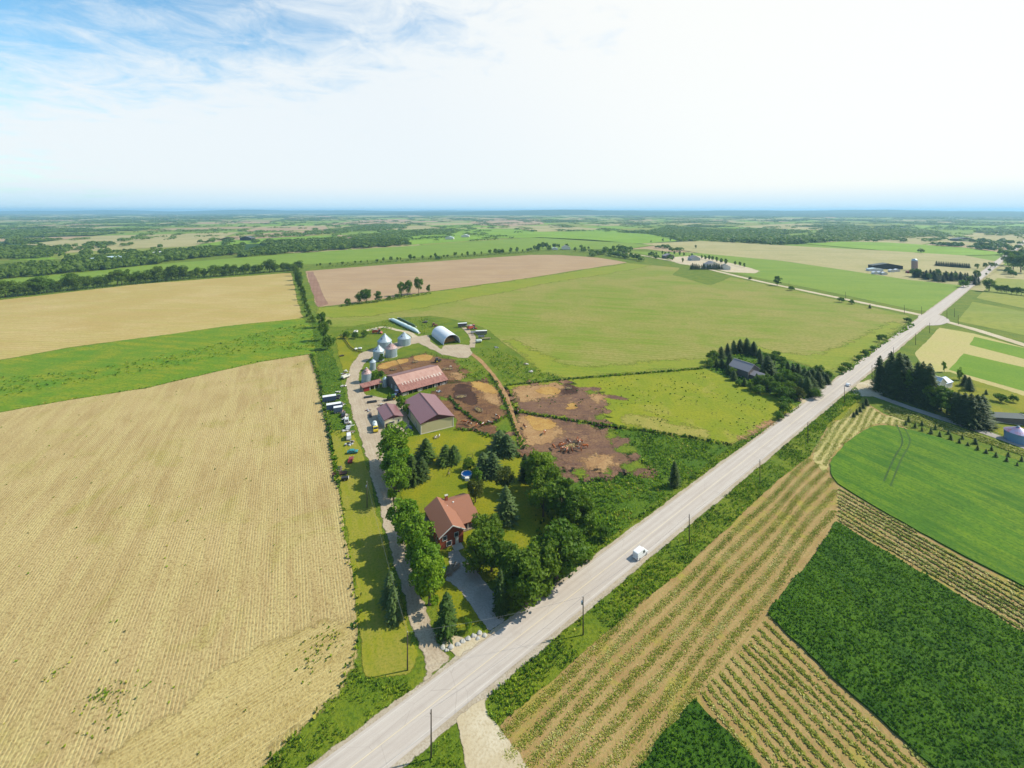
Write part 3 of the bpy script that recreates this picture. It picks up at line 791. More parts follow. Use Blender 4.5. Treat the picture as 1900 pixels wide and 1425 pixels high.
for nm_, mt_, pxs, wh in [('mud_patch', 'mud_violet', [(958, 806), (985, 836), (1030, 858), (1062, 884), (1100, 880), (1140, 878), (1190, 876), (1215, 880), (1175, 850), (1158, 822), (1125, 798), (1060, 778)], 'herd paddock'),
                          ('mud_patch', 'mud_violet', [(950, 738), (985, 712), (1045, 710), (1100, 722), (1138, 736), (1128, 762), (1120, 782)], 'pasture gate'),
                          ('mud_patch', 'mud', [(845, 700), (905, 708), (936, 730), (944, 765), (905, 794), (850, 764), (806, 736), (828, 698), (862, 690), (700, 694), (836, 668)], 'barn paddock'),
                          ('grass_patch', 'rough', [(1180, 866), (1160, 836), (1075, 878), (1118, 868), (1012, 846), (1120, 776), (1100, 728), (940, 756), (870, 706), (1130, 806)], 'paddock margin')]:
    for k_, (x_, y_) in enumerate(pxs):
        c_ = np.array(g(x_, y_)[:2]) + np.array([rp.uniform(-1.5, 1.5), rp.uniform(-1.5, 1.5)])
        ra_, rb_, th_ = rp.uniform(3, 7), rp.uniform(2, 4.5), rp.uniform(0, 3.1)
        P_ = np.array([c_ + np.array([math.cos(q) * ra_ * math.cos(th_) - math.sin(q) * rb_ * math.sin(th_), math.cos(q) * ra_ * math.sin(th_) + math.sin(q) * rb_ * math.cos(th_)]) * rp.uniform(0.75, 1.2) for q in np.arange(0, 6.28, 0.5)])
        flat(nm_, P_, 0.100 + 0.0005 * k_ + (0.008 if nm_ == 'grass_patch' else 0.0), M[mt_], '%s on the edge of the %s, %s along it' % ('trampled mud' if nm_ == 'mud_patch' else 'tongue of grass', wh, nth(k_ + 1)))
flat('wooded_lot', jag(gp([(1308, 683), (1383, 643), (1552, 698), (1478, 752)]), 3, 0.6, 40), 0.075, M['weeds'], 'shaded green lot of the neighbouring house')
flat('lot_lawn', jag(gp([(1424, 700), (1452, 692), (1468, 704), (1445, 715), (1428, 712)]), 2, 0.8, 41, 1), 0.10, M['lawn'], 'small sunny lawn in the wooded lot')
flat('farmstead_lawn', jag(gp([(1660, 735), (1700, 700), (1790, 700), (1900, 735), (2100, 800), (2100, 895), (1900, 820), (1800, 785), (1700, 752)]), 3, 0.6, 42), 0.065, M['lawn'], 'sunny lawn of the farmstead behind the windbreak')
flat('spruce_strip', jag(gp([(1668, 785), (1690, 781), (1800, 814), (1900, 850), (2100, 922), (2100, 942), (1900, 868), (1790, 833), (1690, 801)]), 2, 0.8, 43), 0.066, M['rough'], 'grassy strip planted with young spruces')
flat('road_verge', jag(gp([(1600, 733), (1578, 745), (1545, 772), (1530, 800), (1548, 782), (1570, 775), (1610, 750)]), 2, 0.5, 44), 0.064, M['lawn'], 'mown grass at the corner of the windbreak lane')
flat('estate_yard', jag(gp([(1232, 478), (1290, 474), (1365, 490), (1410, 503), (1400, 507), (1350, 505), (1300, 494), (1262, 490)]), 10, 2.5, 45), 0.11, M['gravel_pale'], 'bare earth yard of the large house across the side road')

# ------------------------------------------------------------------ tree meshes (10 m tall prototypes, shared by every tree of the kind)
def quads_from(Pc, Nn, size, seed, aspect=0.75):
    """one rhombic leaf face per centre, facing Nn"""
    r = np.random.default_rng(seed)
    n = len(Pc)
    Nn = Nn / (np.linalg.norm(Nn, axis=1, keepdims=True) + 1e-9)
    a = r.normal(size=(n, 3))
    T = np.cross(Nn, a)
    T /= np.linalg.norm(T, axis=1, keepdims=True) + 1e-9
    B = np.cross(Nn, T)
    s = size[:, None]
    V = np.stack([Pc + T * s, Pc + B * s * aspect, Pc - T * s, Pc - B * s * aspect], 1).reshape(-1, 3)
    return V, np.arange(4 * n).reshape(n, 4)


def crown_decid(seed, rad=(3.3, 3.3, 4.1), cz=5.8, nclump=34, nleaf=3800, leaf=(0.15, 0.33), low=-0.95):
    r = np.random.default_rng(seed)
    rad = np.array(rad)
    C = []
    while len(C) < nclump:
        d = r.normal(size=3)
        d /= np.linalg.norm(d)
        if d[2] < low:
            continue
        k = r.uniform(0.42, 0.95)
        C.append(d * rad * k * (1 + 0.16 * math.sin(3 * math.atan2(d[1], d[0]) + seed)))
    C = np.array(C)
    cr = r.uniform(0.22, 0.46, nclump) * rad.min()
    idx = r.integers(0, nclump, nleaf)
    d = r.normal(size=(nleaf, 3))
    d[:, 2] += 0.45
    d /= np.linalg.norm(d, axis=1, keepdims=True)
    p = C[idx] + d * (cr[idx] * r.uniform(0.62, 1.12, nleaf))[:, None]
    keep = np.linalg.norm(p / rad, axis=1) > 0.42
    p, d = p[keep], d[keep]
    nn = d + r.normal(size=d.shape) * 0.75
    V, Fq = quads_from(p, nn, r.uniform(*leaf, len(p)), seed + 1)
    V[:, 2] += cz
    V[:, 2] = np.maximum(V[:, 2], 0.3)
    return V, Fq


def crown_spruce(seed, R0=2.8, bottom=0.35, levels=25, dens=12, sag=0.28):
    r = np.random.default_rng(seed)
    Q = []
    for k in range(levels):
        f = k / (levels - 1)
        z = bottom + (9.75 - bottom) * f ** 0.93
        Rr = (R0 * (1 - f) ** 0.62 * (0.82 + 0.18 * min(1, f * 5)) + 0.10) * r.uniform(0.84, 1.12)
        nb = max(4, int(dens * Rr / R0 + 3))
        off = r.uniform(0, 6.28)
        for b in range(nb):
            a = off + 6.283 * b / nb + r.normal() * 0.16
            L = Rr * r.uniform(0.62, 1.22) * (1 + 0.16 * math.sin(2 * a + seed) + 0.12 * math.sin(5 * a + 3.0 * f + seed))
            d = np.array([math.cos(a), math.sin(a), 0.0])
            s = np.array([-d[1], d[0], 0.0])
            seg = 3 if L > 0.9 else 2
            zt = z + r.normal() * 0.10
            pts = [np.array([0, 0, zt]) + d * (L * u) + np.array([0, 0, -sag * L * u * (1.25 - 0.55 * u)]) for u in np.linspace(0.12, 1, seg + 1)]
            for j in range(seg):
                w0 = 0.42 * (1 - j / seg) * min(1, L) + 0.13
                w1 = 0.42 * (1 - (j + 1) / seg) * min(1, L) + 0.08
                dr = -0.16
                for sg in (1, -1):
                    Q.append([pts[j], pts[j + 1], pts[j + 1] + s * sg * w1 + (0, 0, dr * w1 * 2), pts[j] + s * sg * w0 * 1.3 + (0, 0, dr * w0 * 2) + d * 0.1])
    Q = np.array(Q).reshape(-1, 3)
    n = len(Q) // 4
    V, Fq = Q, np.arange(4 * n).reshape(n, 4)
    # loose sprays fill the cone
    m_ = 700
    f = r.uniform(0, 1, m_) ** 1.3
    a = r.uniform(0, 6.283, m_)
    rr = (R0 * (1 - f) ** 0.62) * r.uniform(0.45, 1.12, m_)
    p = np.stack([np.cos(a) * rr, np.sin(a) * rr, bottom + (9.6 - bottom) * f - 0.15 * rr], 1)
    nn = np.stack([np.cos(a), np.sin(a), np.full(m_, 0.9)], 1) + r.normal(size=(m_, 3)) * 0.4
    V2, F2 = quads_from(p, nn, r.uniform(0.12, 0.27, m_), seed + 5, 0.5)
    return np.vstack([V, V2]), np.vstack([Fq, F2 + len(V)])


def trunk_mesh(name, h=5.0, r0=0.26, limbs=True, seed=0):
    rr = random.Random(seed)
    mb = MB()
    rings, zz = [], [0, 0.4, h * 0.5, h]
    for z, r in zip(zz, (r0 * 1.35, r0, r0 * 0.75, r0 * 0.25)):
        rings.append([(math.cos(i * math.pi / 4) * r, math.sin(i * math.pi / 4) * r, z) for i in range(8)])
    mb.loft(rings)
    if limbs:
        for i in range(6):
            a = i * 1.05 + rr.uniform(-0.3, 0.3)
            z = h * rr.uniform(0.38, 0.75)
            mb.cyl((0, 0, z), (math.cos(a) * 1.9, math.sin(a) * 1.9, z + rr.uniform(1.2, 2.4)), r0 * 0.4, r0 * 0.12, 6, False)
    return mb.mesh(name, M['bark'])


PROTO = {}
TR_D = [trunk_mesh('trunk', 5.6, 0.24, True, i) for i in range(2)]
TR_S = trunk_mesh('trunk', 8.8, 0.17, False)
for kind, mt, args in (
        ('round', 'leafB', dict()), ('round_dark', 'leafC', dict()), ('round_bright', 'leafA', dict(rad=(2.6, 2.6, 4.3), cz=5.3)),
        ('olive', 'leafO', dict(rad=(3.1, 3.1, 4.0), cz=5.2)), ('tall', 'leafC', dict(rad=(2.7, 2.7, 4.7), cz=5.2, nclump=46, nleaf=4600)),
        ('oval', 'leafC', dict(rad=(2.3, 2.3, 4.3), cz=5.5)), ('bush', 'leafB', dict(rad=(5.2, 5.2, 4.9), cz=4.6, nclump=26, nleaf=1500, leaf=(0.35, 0.7), low=-0.5)),
        ('bush_bright', 'leafA', dict(rad=(5.2, 5.2, 4.9), cz=4.6, nclump=26, nleaf=1500, leaf=(0.35, 0.7), low=-0.5)), ('hedge', 'leafF', dict(rad=(3.9, 3.9, 4.4), cz=5.2))):
    PROTO[kind] = []
    for i in range(5):
        V, Fq = crown_decid(101 * i + len(kind) * 7, **args)
        PROTO[kind].append((TR_D[i % 2], np_mesh('crown', V, Fq, [M[mt]])))
for kind, mt, args in (('spruce', 'needleA', dict()), ('spruce_blue', 'needleB', dict(R0=3.0)), ('spruce_green', 'needleC', dict(R0=2.9)),
                       ('spruce_wide', 'needleA', dict(R0=3.8)), ('spruce_thin', 'needleA', dict(R0=2.2, bottom=1.0)), ('young', 'needleC', dict(R0=3.6, levels=18, dens=12))):
    PROTO[kind] = []
    for i in range(3):
        V, Fq = crown_spruce(31 * i + len(kind) * 5, **args)
        PROTO[kind].append((TR_S, np_mesh('crown', V, Fq, [M[mt]])))

NAMES = {'round': 'deciduous_tree', 'round_dark': 'deciduous_tree', 'round_bright': 'deciduous_tree', 'olive': 'deciduous_tree', 'tall': 'deciduous_tree', 'oval': 'deciduous_tree',
         'hedge': 'hedgerow_tree', 'bush': 'shrub', 'bush_bright': 'shrub'}
TREE_N = [0]


def tree_at(p, h, kind, label, w=1.0, group=None, cat=None):
    TREE_N[0] += 1
    tr, cr = PROTO[kind][(TREE_N[0] * 7 + len(label)) % len(PROTO[kind])]
    s = h / 10.0
    nm = NAMES.get(kind, 'spruce_tree')
    rz = random.uniform(0, 6.28)
    w *= random.uniform(0.88, 1.14)
    o = empty(nm, (p[0], p[1], 0.0), rz, label, cat or ('shrub' if 'bush' in kind else 'tree'), group, (s * w, s * w, s))
    o.rotation_euler = (R(random.uniform(-2.5, 2.5)), R(random.uniform(-2.5, 2.5)), rz)
    link('crown', cr, o)
    if 'bush' not in kind:
        link('trunk', tr, o)
    else:
        link('stem', tr, o)
    return o


def tree(x, y, hpx, kind, label, w=1.0, group=None):
    return tree_at(g(x, y), hpx / px_per_m(y), kind, label, w, group)


# ------------------------------------------------------------------ trees around the house
GA = 'trees around the brick house'
for x, y, hp, k, w, lb in [
    (731, 862, 76, 'round_bright', 1.25, 'bright green tree in front of the small tan shed'),
    (735, 895, 68, 'round_bright', 1.30, 'bright green tree on the drive row, second down from the small shed'),
    (730, 930, 64, 'round_bright', 1.30, 'bright green tree on the drive row, third down from the small shed'),
    (754, 1000, 82, 'round_bright', 1.20, 'bright green tree beside the house roof, uppermost of the lower drive row'),
    (770, 1042, 88, 'round_bright', 1.25, 'bright green tree left of the house wall on the drive row'),
    (786, 1084, 90, 'round_bright', 1.25, 'bright green tree beside the blue bin on the drive row'),
    (797, 1122, 90, 'round_bright', 1.20, 'bright green tree at the lower end of the drive row'),
    (740, 912, 58, 'round_bright', 1.2, 'bright green tree tucked behind the upper drive row'),
    (762, 1022, 72, 'round_bright', 1.15, 'bright green tree between the first two of the lower drive row'),
    (780, 1064, 78, 'round_bright', 1.15, 'bright green tree in the middle of the lower drive row'),
    (793, 1104, 80, 'round_bright', 1.1, 'bright green tree below the blue bin on the drive row'),
    (726, 880, 54, 'round_bright', 1.1, 'bright green tree on the drive side of the upper row'),
    (790, 852, 40, 'spruce_green', 1.76, 'spruce on the lawn nearest the big maroon shed'),
    (826, 860, 36, 'spruce_green', 1.69, 'left one of two small spruces in mid lawn'),
    (842, 858, 34, 'spruce_green', 1.69, 'right one of two small spruces in mid lawn'),
    (763, 893, 48, 'spruce', 1.61, 'left one of two dark spruces beside the drive trees'),
    (781, 890, 44, 'spruce', 1.61, 'right one of two dark spruces beside the drive trees'),
    (926, 838, 42, 'spruce_blue', 1.76, 'left one of two bluish spruces at the paddock corner'),
    (941, 842, 38, 'spruce_blue', 1.76, 'right one of two bluish spruces at the paddock corner'),
    (897, 880, 42, 'spruce_blue', 1.69, 'left one of two blue spruces behind the swimming pool'),
    (915, 883, 44, 'spruce_blue', 1.69, 'right one of two blue spruces behind the swimming pool'),
    (940, 968, 70, 'spruce_blue', 1.20, 'tall grey-green spruce standing alone on the lawn right of the house'),
    (886, 900, 32, 'round_bright', 1.0, 'small light green tree beside the swimming pool'),
    (882, 932, 50, 'olive', 1.05, 'olive green tree behind the house wing'),
    (936, 912, 46, 'olive', 1.05, 'olive green tree between blue spruces and the lone spruce'),
    (976, 892, 52, 'spruce', 1.1, 'dark spruce at the top edge of the tree belt by the paddock'),
    (998, 912, 76, 'tall', 1.41, 'tall dark tree at the upper end of the belt beside the herd paddock'),
    (1020, 935, 74, 'tall', 1.47, 'dark tree in the belt, second from the herd paddock'),
    (1046, 965, 78, 'tall', 1.47, 'dark tree in the belt, third from the herd paddock'),
    (1076, 985, 74, 'tall', 1.54, 'dark tree at the right end of the belt above the weedy ground'),
    (1008, 958, 66, 'round_dark', 1.28, 'dark tree on the lawn side of the belt'),
    (888, 1060, 84, 'tall', 1.15, 'dark leafy tree right of the house gable'),
    (912, 1060, 80, 'tall', 1.34, 'dark leafy tree by the house drive, second from the gable'),
    (905, 1020, 64, 'round_dark', 1.28, 'dark tree on the lawn behind the roadside clump'),
    (928, 1136, 84, 'spruce', 0.8, 'dark spruce in the roadside clump beside the house drive'),
    (952, 1098, 84, 'tall', 1.41, 'dark leafy tree in the roadside clump behind the dark spruce'),
    (975, 1122, 92, 'tall', 1.41, 'dark leafy tree at the road edge, lowest of the roadside clump'),
    (1003, 1096, 94, 'tall', 1.41, 'dark leafy tree in the middle of the roadside clump'),
    (1032, 1072, 100, 'tall', 1.47, 'tallest dark leafy tree at the right of the roadside clump'),
    (1056, 1050, 72, 'round_dark', 1.28, 'dark tree at the right end of the roadside clump'),
    (828, 1172, 77, 'spruce_green', 1.14, 'lone green spruce between the two drives'),
    (722, 1118, 62, 'spruce_blue', 1.0, 'upper one of two blue spruces left of the farm drive'),
    (730, 1150, 66, 'spruce_blue', 1.0, 'lower one of two blue spruces left of the farm drive'),
    (1252, 902, 48, 'spruce_thin', 1.15, 'lone narrow dark tree in the weeds beside the road'),
    (868, 1172, 26, 'bush_bright', 0.45, 'small light shrub beside the house drive'),
    (868, 872, 22, 'bush', 0.9, 'round shrub beyond the swimming pool'),
    (1085, 1040, 34, 'bush_bright', 0.75, 'bright shrub at the road end of the tree belt'),
    (1120, 1000, 26, 'bush', 0.9, 'shrub beside the road below the weedy ground'),
    (1100, 985, 30, 'bush_bright', 0.8, 'bright shrub under the right end of the tree belt'),
    (745, 762, 30, 'round_bright', 1.0, 'small green tree between the small shed and the big maroon shed'),
    (755, 772, 24, 'bush', 0.6, 'shrub against the left wall of the big maroon shed'),
    (694, 706, 18, 'bush_bright', 0.8, 'shrub behind the red lean-to shed'),
    (704, 703, 17, 'bush', 0.8, 'shrub between the lean-to and the long barn'),
    (708, 671, 14, 'bush', 0.6, 'shrub at the foot of the grain bins'),
    (722, 742, 12, 'bush_bright', 0.7, 'yellowish shrub in the machinery yard'),
    (600, 632, 38, 'round', 0.8, 'tree on the boundary left of the bin lawn'),
    (608, 648, 26, 'bush', 0.7, 'shrub on the boundary left of the bin lawn'),
    (596, 608, 30, 'round', 0.9, 'tree on the boundary above the swale end'),
    (610, 605, 12, 'bush', 0.8, 'small shrub at the corner of the crop field'),
    (642, 628, 14, 'bush', 0.9, 'shrub inside the dark fenced bin lawn'),
    (660, 628, 12, 'bush', 1.1, 'low shrub behind the fenced bin lawn'),
    (676, 625, 12, 'bush', 1.0, 'low shrub left of the largest grain bin'),
]:
    tree(x, y, hp, k, lb, w, GA)

# trees of the neighbouring wooded lot
for i, (x, y, hp, k) in enumerate([(1322, 672, 22, 'round_dark'), (1338, 664, 22, 'spruce_wide'), (1350, 660, 24, 'spruce'), (1362, 656, 26, 'spruce'), (1374, 656, 28, 'spruce'), (1386, 656, 30, 'spruce'), (1398, 660, 28, 'spruce'), (1340, 682, 18, 'spruce'),
                                   (1355, 684, 30, 'spruce'), (1362, 706, 20, 'spruce_blue'), (1372, 716, 12, 'bush'), (1424, 694, 36, 'spruce_wide'), (1412, 676, 22, 'spruce'), (1438, 676, 20, 'round_dark'), (1452, 684, 22, 'round'),
                                   (1410, 722, 26, 'round_dark'), (1424, 722, 26, 'round_dark'), (1392, 724, 16, 'round_dark'), (1462, 720, 34, 'round'), (1476, 722, 30, 'round_dark'), (1440, 734, 26, 'round'), (1452, 740, 26, 'round'),
                                   (1482, 700, 26, 'spruce'), (1492, 710, 30, 'spruce'), (1500, 722, 36, 'spruce'), (1508, 712, 30, 'spruce'), (1518, 718, 32, 'spruce'), (1497, 734, 38, 'spruce'), (1508, 732, 34, 'spruce_wide'), (1470, 742, 20, 'round'),
                                   (1484, 742, 24, 'olive'), (1528, 710, 22, 'spruce'), (1538, 704, 16, 'round'), (1460, 752, 16, 'bush'), (1400, 648, 10, 'bush'), (1520, 690, 12, 'bush'), (1440, 660, 10, 'bush'), (1352, 694, 18, 'spruce'), (1360, 698, 16, 'round_dark'), (1382, 716, 16, 'spruce'), (1404, 712, 20, 'spruce'), (1418, 706, 20, 'spruce_wide'), (1430, 726, 26, 'round'), (1408, 730, 16, 'bush'), (1447, 722, 28, 'round_dark'), (1330, 680, 16, 'spruce'), (1316, 680, 14, 'bush'), (1410, 664, 18, 'spruce'), (1424, 672, 16, 'round'), (1462, 690, 20, 'spruce'), (1472, 696, 22, 'spruce'), (1522, 704, 24, 'spruce'), (1534, 712, 20, 'spruce'), (1512, 740, 20, 'round'), (1466, 734, 26, 'round_dark'), (1486, 730, 30, 'spruce')]):
    kd = {'s': 'dark spruce', 'r': 'leafy tree', 'o': 'olive tree', 'b': 'shrub'}[k[0]]
    if k == 'spruce' and i % 2:
        k = 'spruce_green'
    tree(x, y, hp, k, '%s in the wooded lot of the grey-roofed house, %s counted from its left' % (kd, nth(i + 1)), 1.35, 'trees of the wooded lot')

# spruce windbreak on the right
for i, (x, y, hp, k, w) in enumerate([(1632, 724, 66, 'spruce', 1.02), (1648, 728, 62, 'spruce', 1.02), (1658, 734, 84, 'spruce', 0.96), (1667, 738, 88, 'spruce', 0.96), (1676, 716, 62, 'spruce', 1.09), (1684, 738, 80, 'spruce', 0.96), (1694, 745, 56, 'round', 0.8),
                                      (1702, 748, 80, 'spruce', 0.96), (1711, 752, 84, 'spruce', 0.92), (1722, 756, 86, 'spruce', 0.92), (1732, 748, 50, 'spruce', 1.15), (1736, 760, 52, 'round_dark', 1.3), (1746, 764, 46, 'round', 1.3), (1757, 768, 44, 'round_dark', 1.3), (1768, 774, 48, 'round', 1.3), (1774, 776, 50, 'spruce', 1.0),
                                      (1778, 780, 56, 'spruce_wide', 1.02), (1790, 786, 60, 'spruce_wide', 1.02), (1802, 792, 64, 'spruce_wide', 1.02), (1814, 790, 60, 'spruce_wide', 1.02), (1822, 784, 54, 'spruce', 1.15)]):
    tree(x, y, hp, k, '%s of the windbreak along the lane, %s from the road' % ('tall dark spruce' if k[0] == 's' else 'leafy tree', nth(i + 1)), w, 'windbreak trees')
for x, y, hp, k, w, lb in [(1800, 724, 26, 'spruce_wide', 1.0, 'spreading dark tree behind the white-roofed farmhouse'), (1790, 716, 22, 'spruce_wide', 1.0, 'second dark tree behind the white-roofed farmhouse'),
                           (1857, 746, 16, 'bush', 1.1, 'round dark shrub on the farmstead lawn'), (1880, 746, 13, 'bush', 0.9, 'small light shrub on the farmstead lawn'), (1830, 732, 10, 'young', 1.0, 'tiny spruce on the farmstead lawn'),
                           (1840, 776, 12, 'bush', 0.9, 'shrub at the end of the long dark shed'), (1780, 705, 24, 'round_bright', 0.7, 'thin tree above the white-roofed farmhouse'), (1752, 690, 20, 'round_bright', 0.6, 'thin tree at the corner of the green strips'),
                           (1900, 775, 10, 'bush', 1.0, 'shrub behind the long dark shed')]:
    tree(x, y, hp, k, lb, w, 'farmstead planting')
YS = [(1681, 789), (1686, 783), (1698, 794), (1711, 790), (1711, 800), (1728, 805), (1736, 797), (1744, 810), (1760, 806), (1764, 817), (1780, 824), (1786, 815), (1796, 829), (1810, 824), (1814, 837), (1830, 843), (1840, 836), (1848, 850), (1868, 858), (1871, 848), (1888, 866), (1896, 858)]
for i, (x, y) in enumerate(YS):
    tree(x, y, 9.5 + (i * 7 % 4), 'young', 'young spruce in the strip below the lane, %s from its left end' % nth(i + 1), 1.0, 'young spruces beside the wheat')
for i, (x, y, hp) in enumerate([(1608, 752, 14), (1602, 758, 12), (1596, 764, 11), (1590, 769, 11), (1584, 774, 10)]):
    tree(x, y, hp, 'spruce_wide', 'small dark spruce in the short row at the lane corner, %s from the lane' % nth(i + 1), 1.0, 'small spruces at the lane corner')

# hedgerow across the left, counted from the left edge
for i in range(46):
    f = (i + random.uniform(-0.3, 0.3)) / 45.0
    x = -30 + 580 * f
    y = 557 - 55 * f - 4 * math.sin(f * 3.1)
    hp = (25 - 8 * f) * random.choice([0.8, 0.95, 1.05, 1.3, 0.7]) + 2
    tree(x, y, hp, random.choice(['hedge', 'round', 'round_dark', 'hedge']), 'tree of the long hedgerow behind the yellow stubble, %s from the left end' % nth(i + 1), random.uniform(1.0, 1.4), 'long left hedgerow')
# boundary trees between the stubble and the ploughed field
for i, (x, y, hp) in enumerate([(546, 506, 16), (550, 512, 18), (553, 520, 18), (555, 528, 20), (557, 537, 20), (561, 546, 16), (563, 556, 20), (566, 566, 18), (571, 578, 15), (574, 588, 16), (580, 597, 13)]):
    tree(x, y, hp, random.choice(['hedge', 'round_dark', 'oval']), 'boundary tree at the left end of the ploughed field, %s from the top' % nth(i + 1), 0.9, 'boundary trees')
# hedge behind the ploughed field
for i in range(34):
    f = (i + random.uniform(-0.3, 0.3)) / 33.0
    x = 585 + 410 * f
    y = 494 - 28 * f
    hp = random.choice([5, 7, 9, 10, 6]) * (0.6 if 0.02 < f < 0.22 else 1.0)
    tree(x, y, hp, random.choice(['hedge', 'round_dark', 'oval']), 'tree of the hedge behind the ploughed field, %s from the left' % nth(i + 1), 1.15, 'hedge behind the ploughed field')
# island of trees at the edge of the ploughed field
for x, y, hp, k, w, lb in [(645, 567, 14, 'round_dark', 1.1, 'small round tree at the left of the island group in the ploughed field'), (668, 563, 22, 'round_dark', 1.1, 'broad tree in the left half of the island group'), (680, 562, 26, 'round', 1.05, 'tallest tree in the left half of the island group'),
                           (702, 560, 20, 'round', 0.95, 'bright tree in the middle of the island group'), (745, 549, 26, 'round', 0.95, 'tall tree in the right half of the island group'), (757, 548, 28, 'round', 0.95, 'tall tree left of the gap in the island group'),
                           (777, 545, 32, 'round', 0.85, 'tallest tree in the right half of the island group'), (795, 543, 16, 'oval', 1.1, 'small oval tree at the right end of the island group'), (722, 556, 7, 'bush', 1.3, 'low bush in the island group'),
                           (738, 552, 8, 'bush', 1.3, 'low bush beside the tall island trees')]:
    tree(x, y, hp, k, lb, w, 'island group of trees')
# round trees of the estate across the side road
for i, (x, y, hp) in enumerate([(1204, 475, 7), (1209, 475, 7), (1218, 474, 7), (1229, 473, 8), (1234, 478, 11), (1241, 474, 8), (1251, 473, 8), (1261, 474, 9), (1269, 475, 7), (1279, 479, 6), (1267, 487, 9), (1284, 477, 8), (1302, 481, 9), (1309, 482, 9), (1316, 483, 10), (1322, 484, 10), (1330, 486, 10), (1338, 489, 11),
                               (1347, 491, 12), (1364, 492, 8), (1373, 494, 9), (1381, 496, 9)]):
    tree(x, y, hp, 'oval', 'clipped round tree of the estate garden, %s from the left' % nth(i + 1), 1.05, 'estate garden trees')
for i, (x, y, hp) in enumerate([(1282 + (k * 37 % 64), 500 + (k * 13 % 13), 10 + k % 4) for k in range(22)]):
    tree(x, y, hp, 'spruce_blue', 'grey-green pine of the small copse below the estate house, %s planted' % nth(i + 1), 0.9, 'copse below the estate')
for x, y, hp, k, lb in [(1442, 530, 18, 'round', 'lone leafy tree beside the gravel side road'), (1469, 539, 9, 'bush', 'dark bush beside the gravel side road, first past the lone tree'), (1561, 561, 10, 'bush', 'dark bush beside the gravel side road, near mid way'),
                        (1580, 564, 8, 'bush', 'small bush beside the gravel side road, next to the dark one'), (1614, 572, 8, 'young', 'small pointed bush beside the gravel side road'), (1392, 519, 5, 'bush', 'tiny bush on the side road opposite the estate'),
                        (1291, 461, 7, 'oval', 'lone tree in the tan grain field'), (1230, 448, 6, 'oval', 'single tree left of the tan grain field'), (1208, 450, 4, 'oval', 'tiny tree at the left tip of the grain field'),
                        (1244, 447, 5, 'oval', 'small tree on the grain field edge'), (1268, 446, 4, 'oval', 'small tree below the far woods'), (1685, 598, 9, 'bush', 'bush at the crossroads corner of the crop field'),
                        (1632, 634, 13, 'round', 'small tree on the road bank above the crop field'), (1640, 630, 10, 'bush', 'bush on the road bank next to the small tree'), (1620, 650, 9, 'bush', 'upper bush on the road bank of the crop field'),
                        (1606, 660, 11, 'bush', 'middle bush on the road bank of the crop field'), (1592, 668, 10, 'bush', 'lower bush on the road bank of the crop field'), (1572, 684, 12, 'bush', 'bush on the road bank near the wooded lot'), (1562, 690, 10, 'bush', 'bush on the road bank touching the wooded lot'),
                        (1458, 768, 20, 'bush', 'bush on the road bank at the pasture corner'), (1446, 778, 14, 'bush', 'lower bush on the road bank at the pasture corner'),
                        (1835, 540, 24, 'round_dark', 'dark tree at the left of the row beyond the crossroads'), (1880, 500, 30, 'round_dark', 'dark tree at the far right edge beside the lane'), (1894, 505, 32, 'round_dark', 'dark tree at the right edge, next along the lane'), (1870, 492, 26, 'round_dark', 'dark tree where the far road meets the horizon woods'),
                        (1885, 486, 22, 'round', 'tree behind the dark trees at the right edge'), (1870, 508, 12, 'bush', 'bush at the foot of the dark lane trees'), (1880, 513, 11, 'bush', 'second bush at the foot of the dark lane trees')]:
    tree(x, y, hp, k, lb, 1.1, 'lone trees and bushes')
for i in range(9):
    tree(1850 + i * 9, 542 + i * 1.1, 13 + i % 3, 'round', 'tree of the row beyond the crossroads, %s from the road' % nth(i + 1), 1.0, 'row beyond the crossroads')
# far farm: spruce clump and clipped row
for i in range(34):
    f = i / 33.0
    x = 1692 + 126 * f + random.uniform(-3, 3)
    y = 516 + 12 * f + random.uniform(-9, 3) * (0.5 + f * 0.5)
    tree(x, y, random.uniform(12, 19), 'spruce_wide' if i % 4 else 'round_dark', 'dark spruce of the clump beside the brick silo, %s from the silo' % nth(i + 1), 1.0, 'clump beside the brick silo')
tree(1788, 533, 13, 'bush_bright', 'pale round bush at the road end of the silo clump', 1.0, 'lone trees and bushes')
for i in range(15):
    tree(1738 + i * 4.3, 493 + i * 0.32, 9.5, 'spruce_wide', 'spruce of the clipped row behind the silo farm, %s from the left' % nth(i + 1), 1.0, 'clipped spruce row')
for i, (x, y, hp) in enumerate([(1813, 499, 10), (1828, 498, 11), (1838, 497, 11), (1846, 496, 9), (1836, 504, 6), (1830, 511, 5)]):
    tree(x, y, hp, 'round_dark', 'tree beside the far road past the clipped row, %s from the row' % nth(i + 1), 1.0, 'trees past the clipped row')
for i, (x, y, hp) in enumerate([(985, 466, 7), (992, 464, 9), (1000, 462, 11), (1007, 461, 12), (1014, 461, 11), (1020, 463, 9), (1028, 461, 10), (1036, 461, 9), (1052, 461, 9), (1067, 467, 9), (1078, 462, 8), (1085, 463, 6), (1092, 463, 6), (1130, 470, 5), (1139, 468, 12), (1150, 470, 11), (1159, 471, 8)]):
    tree(x, y, hp, 'round_dark', 'tree of the far farmstead behind the ploughed field, %s from the left' % nth(i + 1), 1.1, 'far farmstead trees')

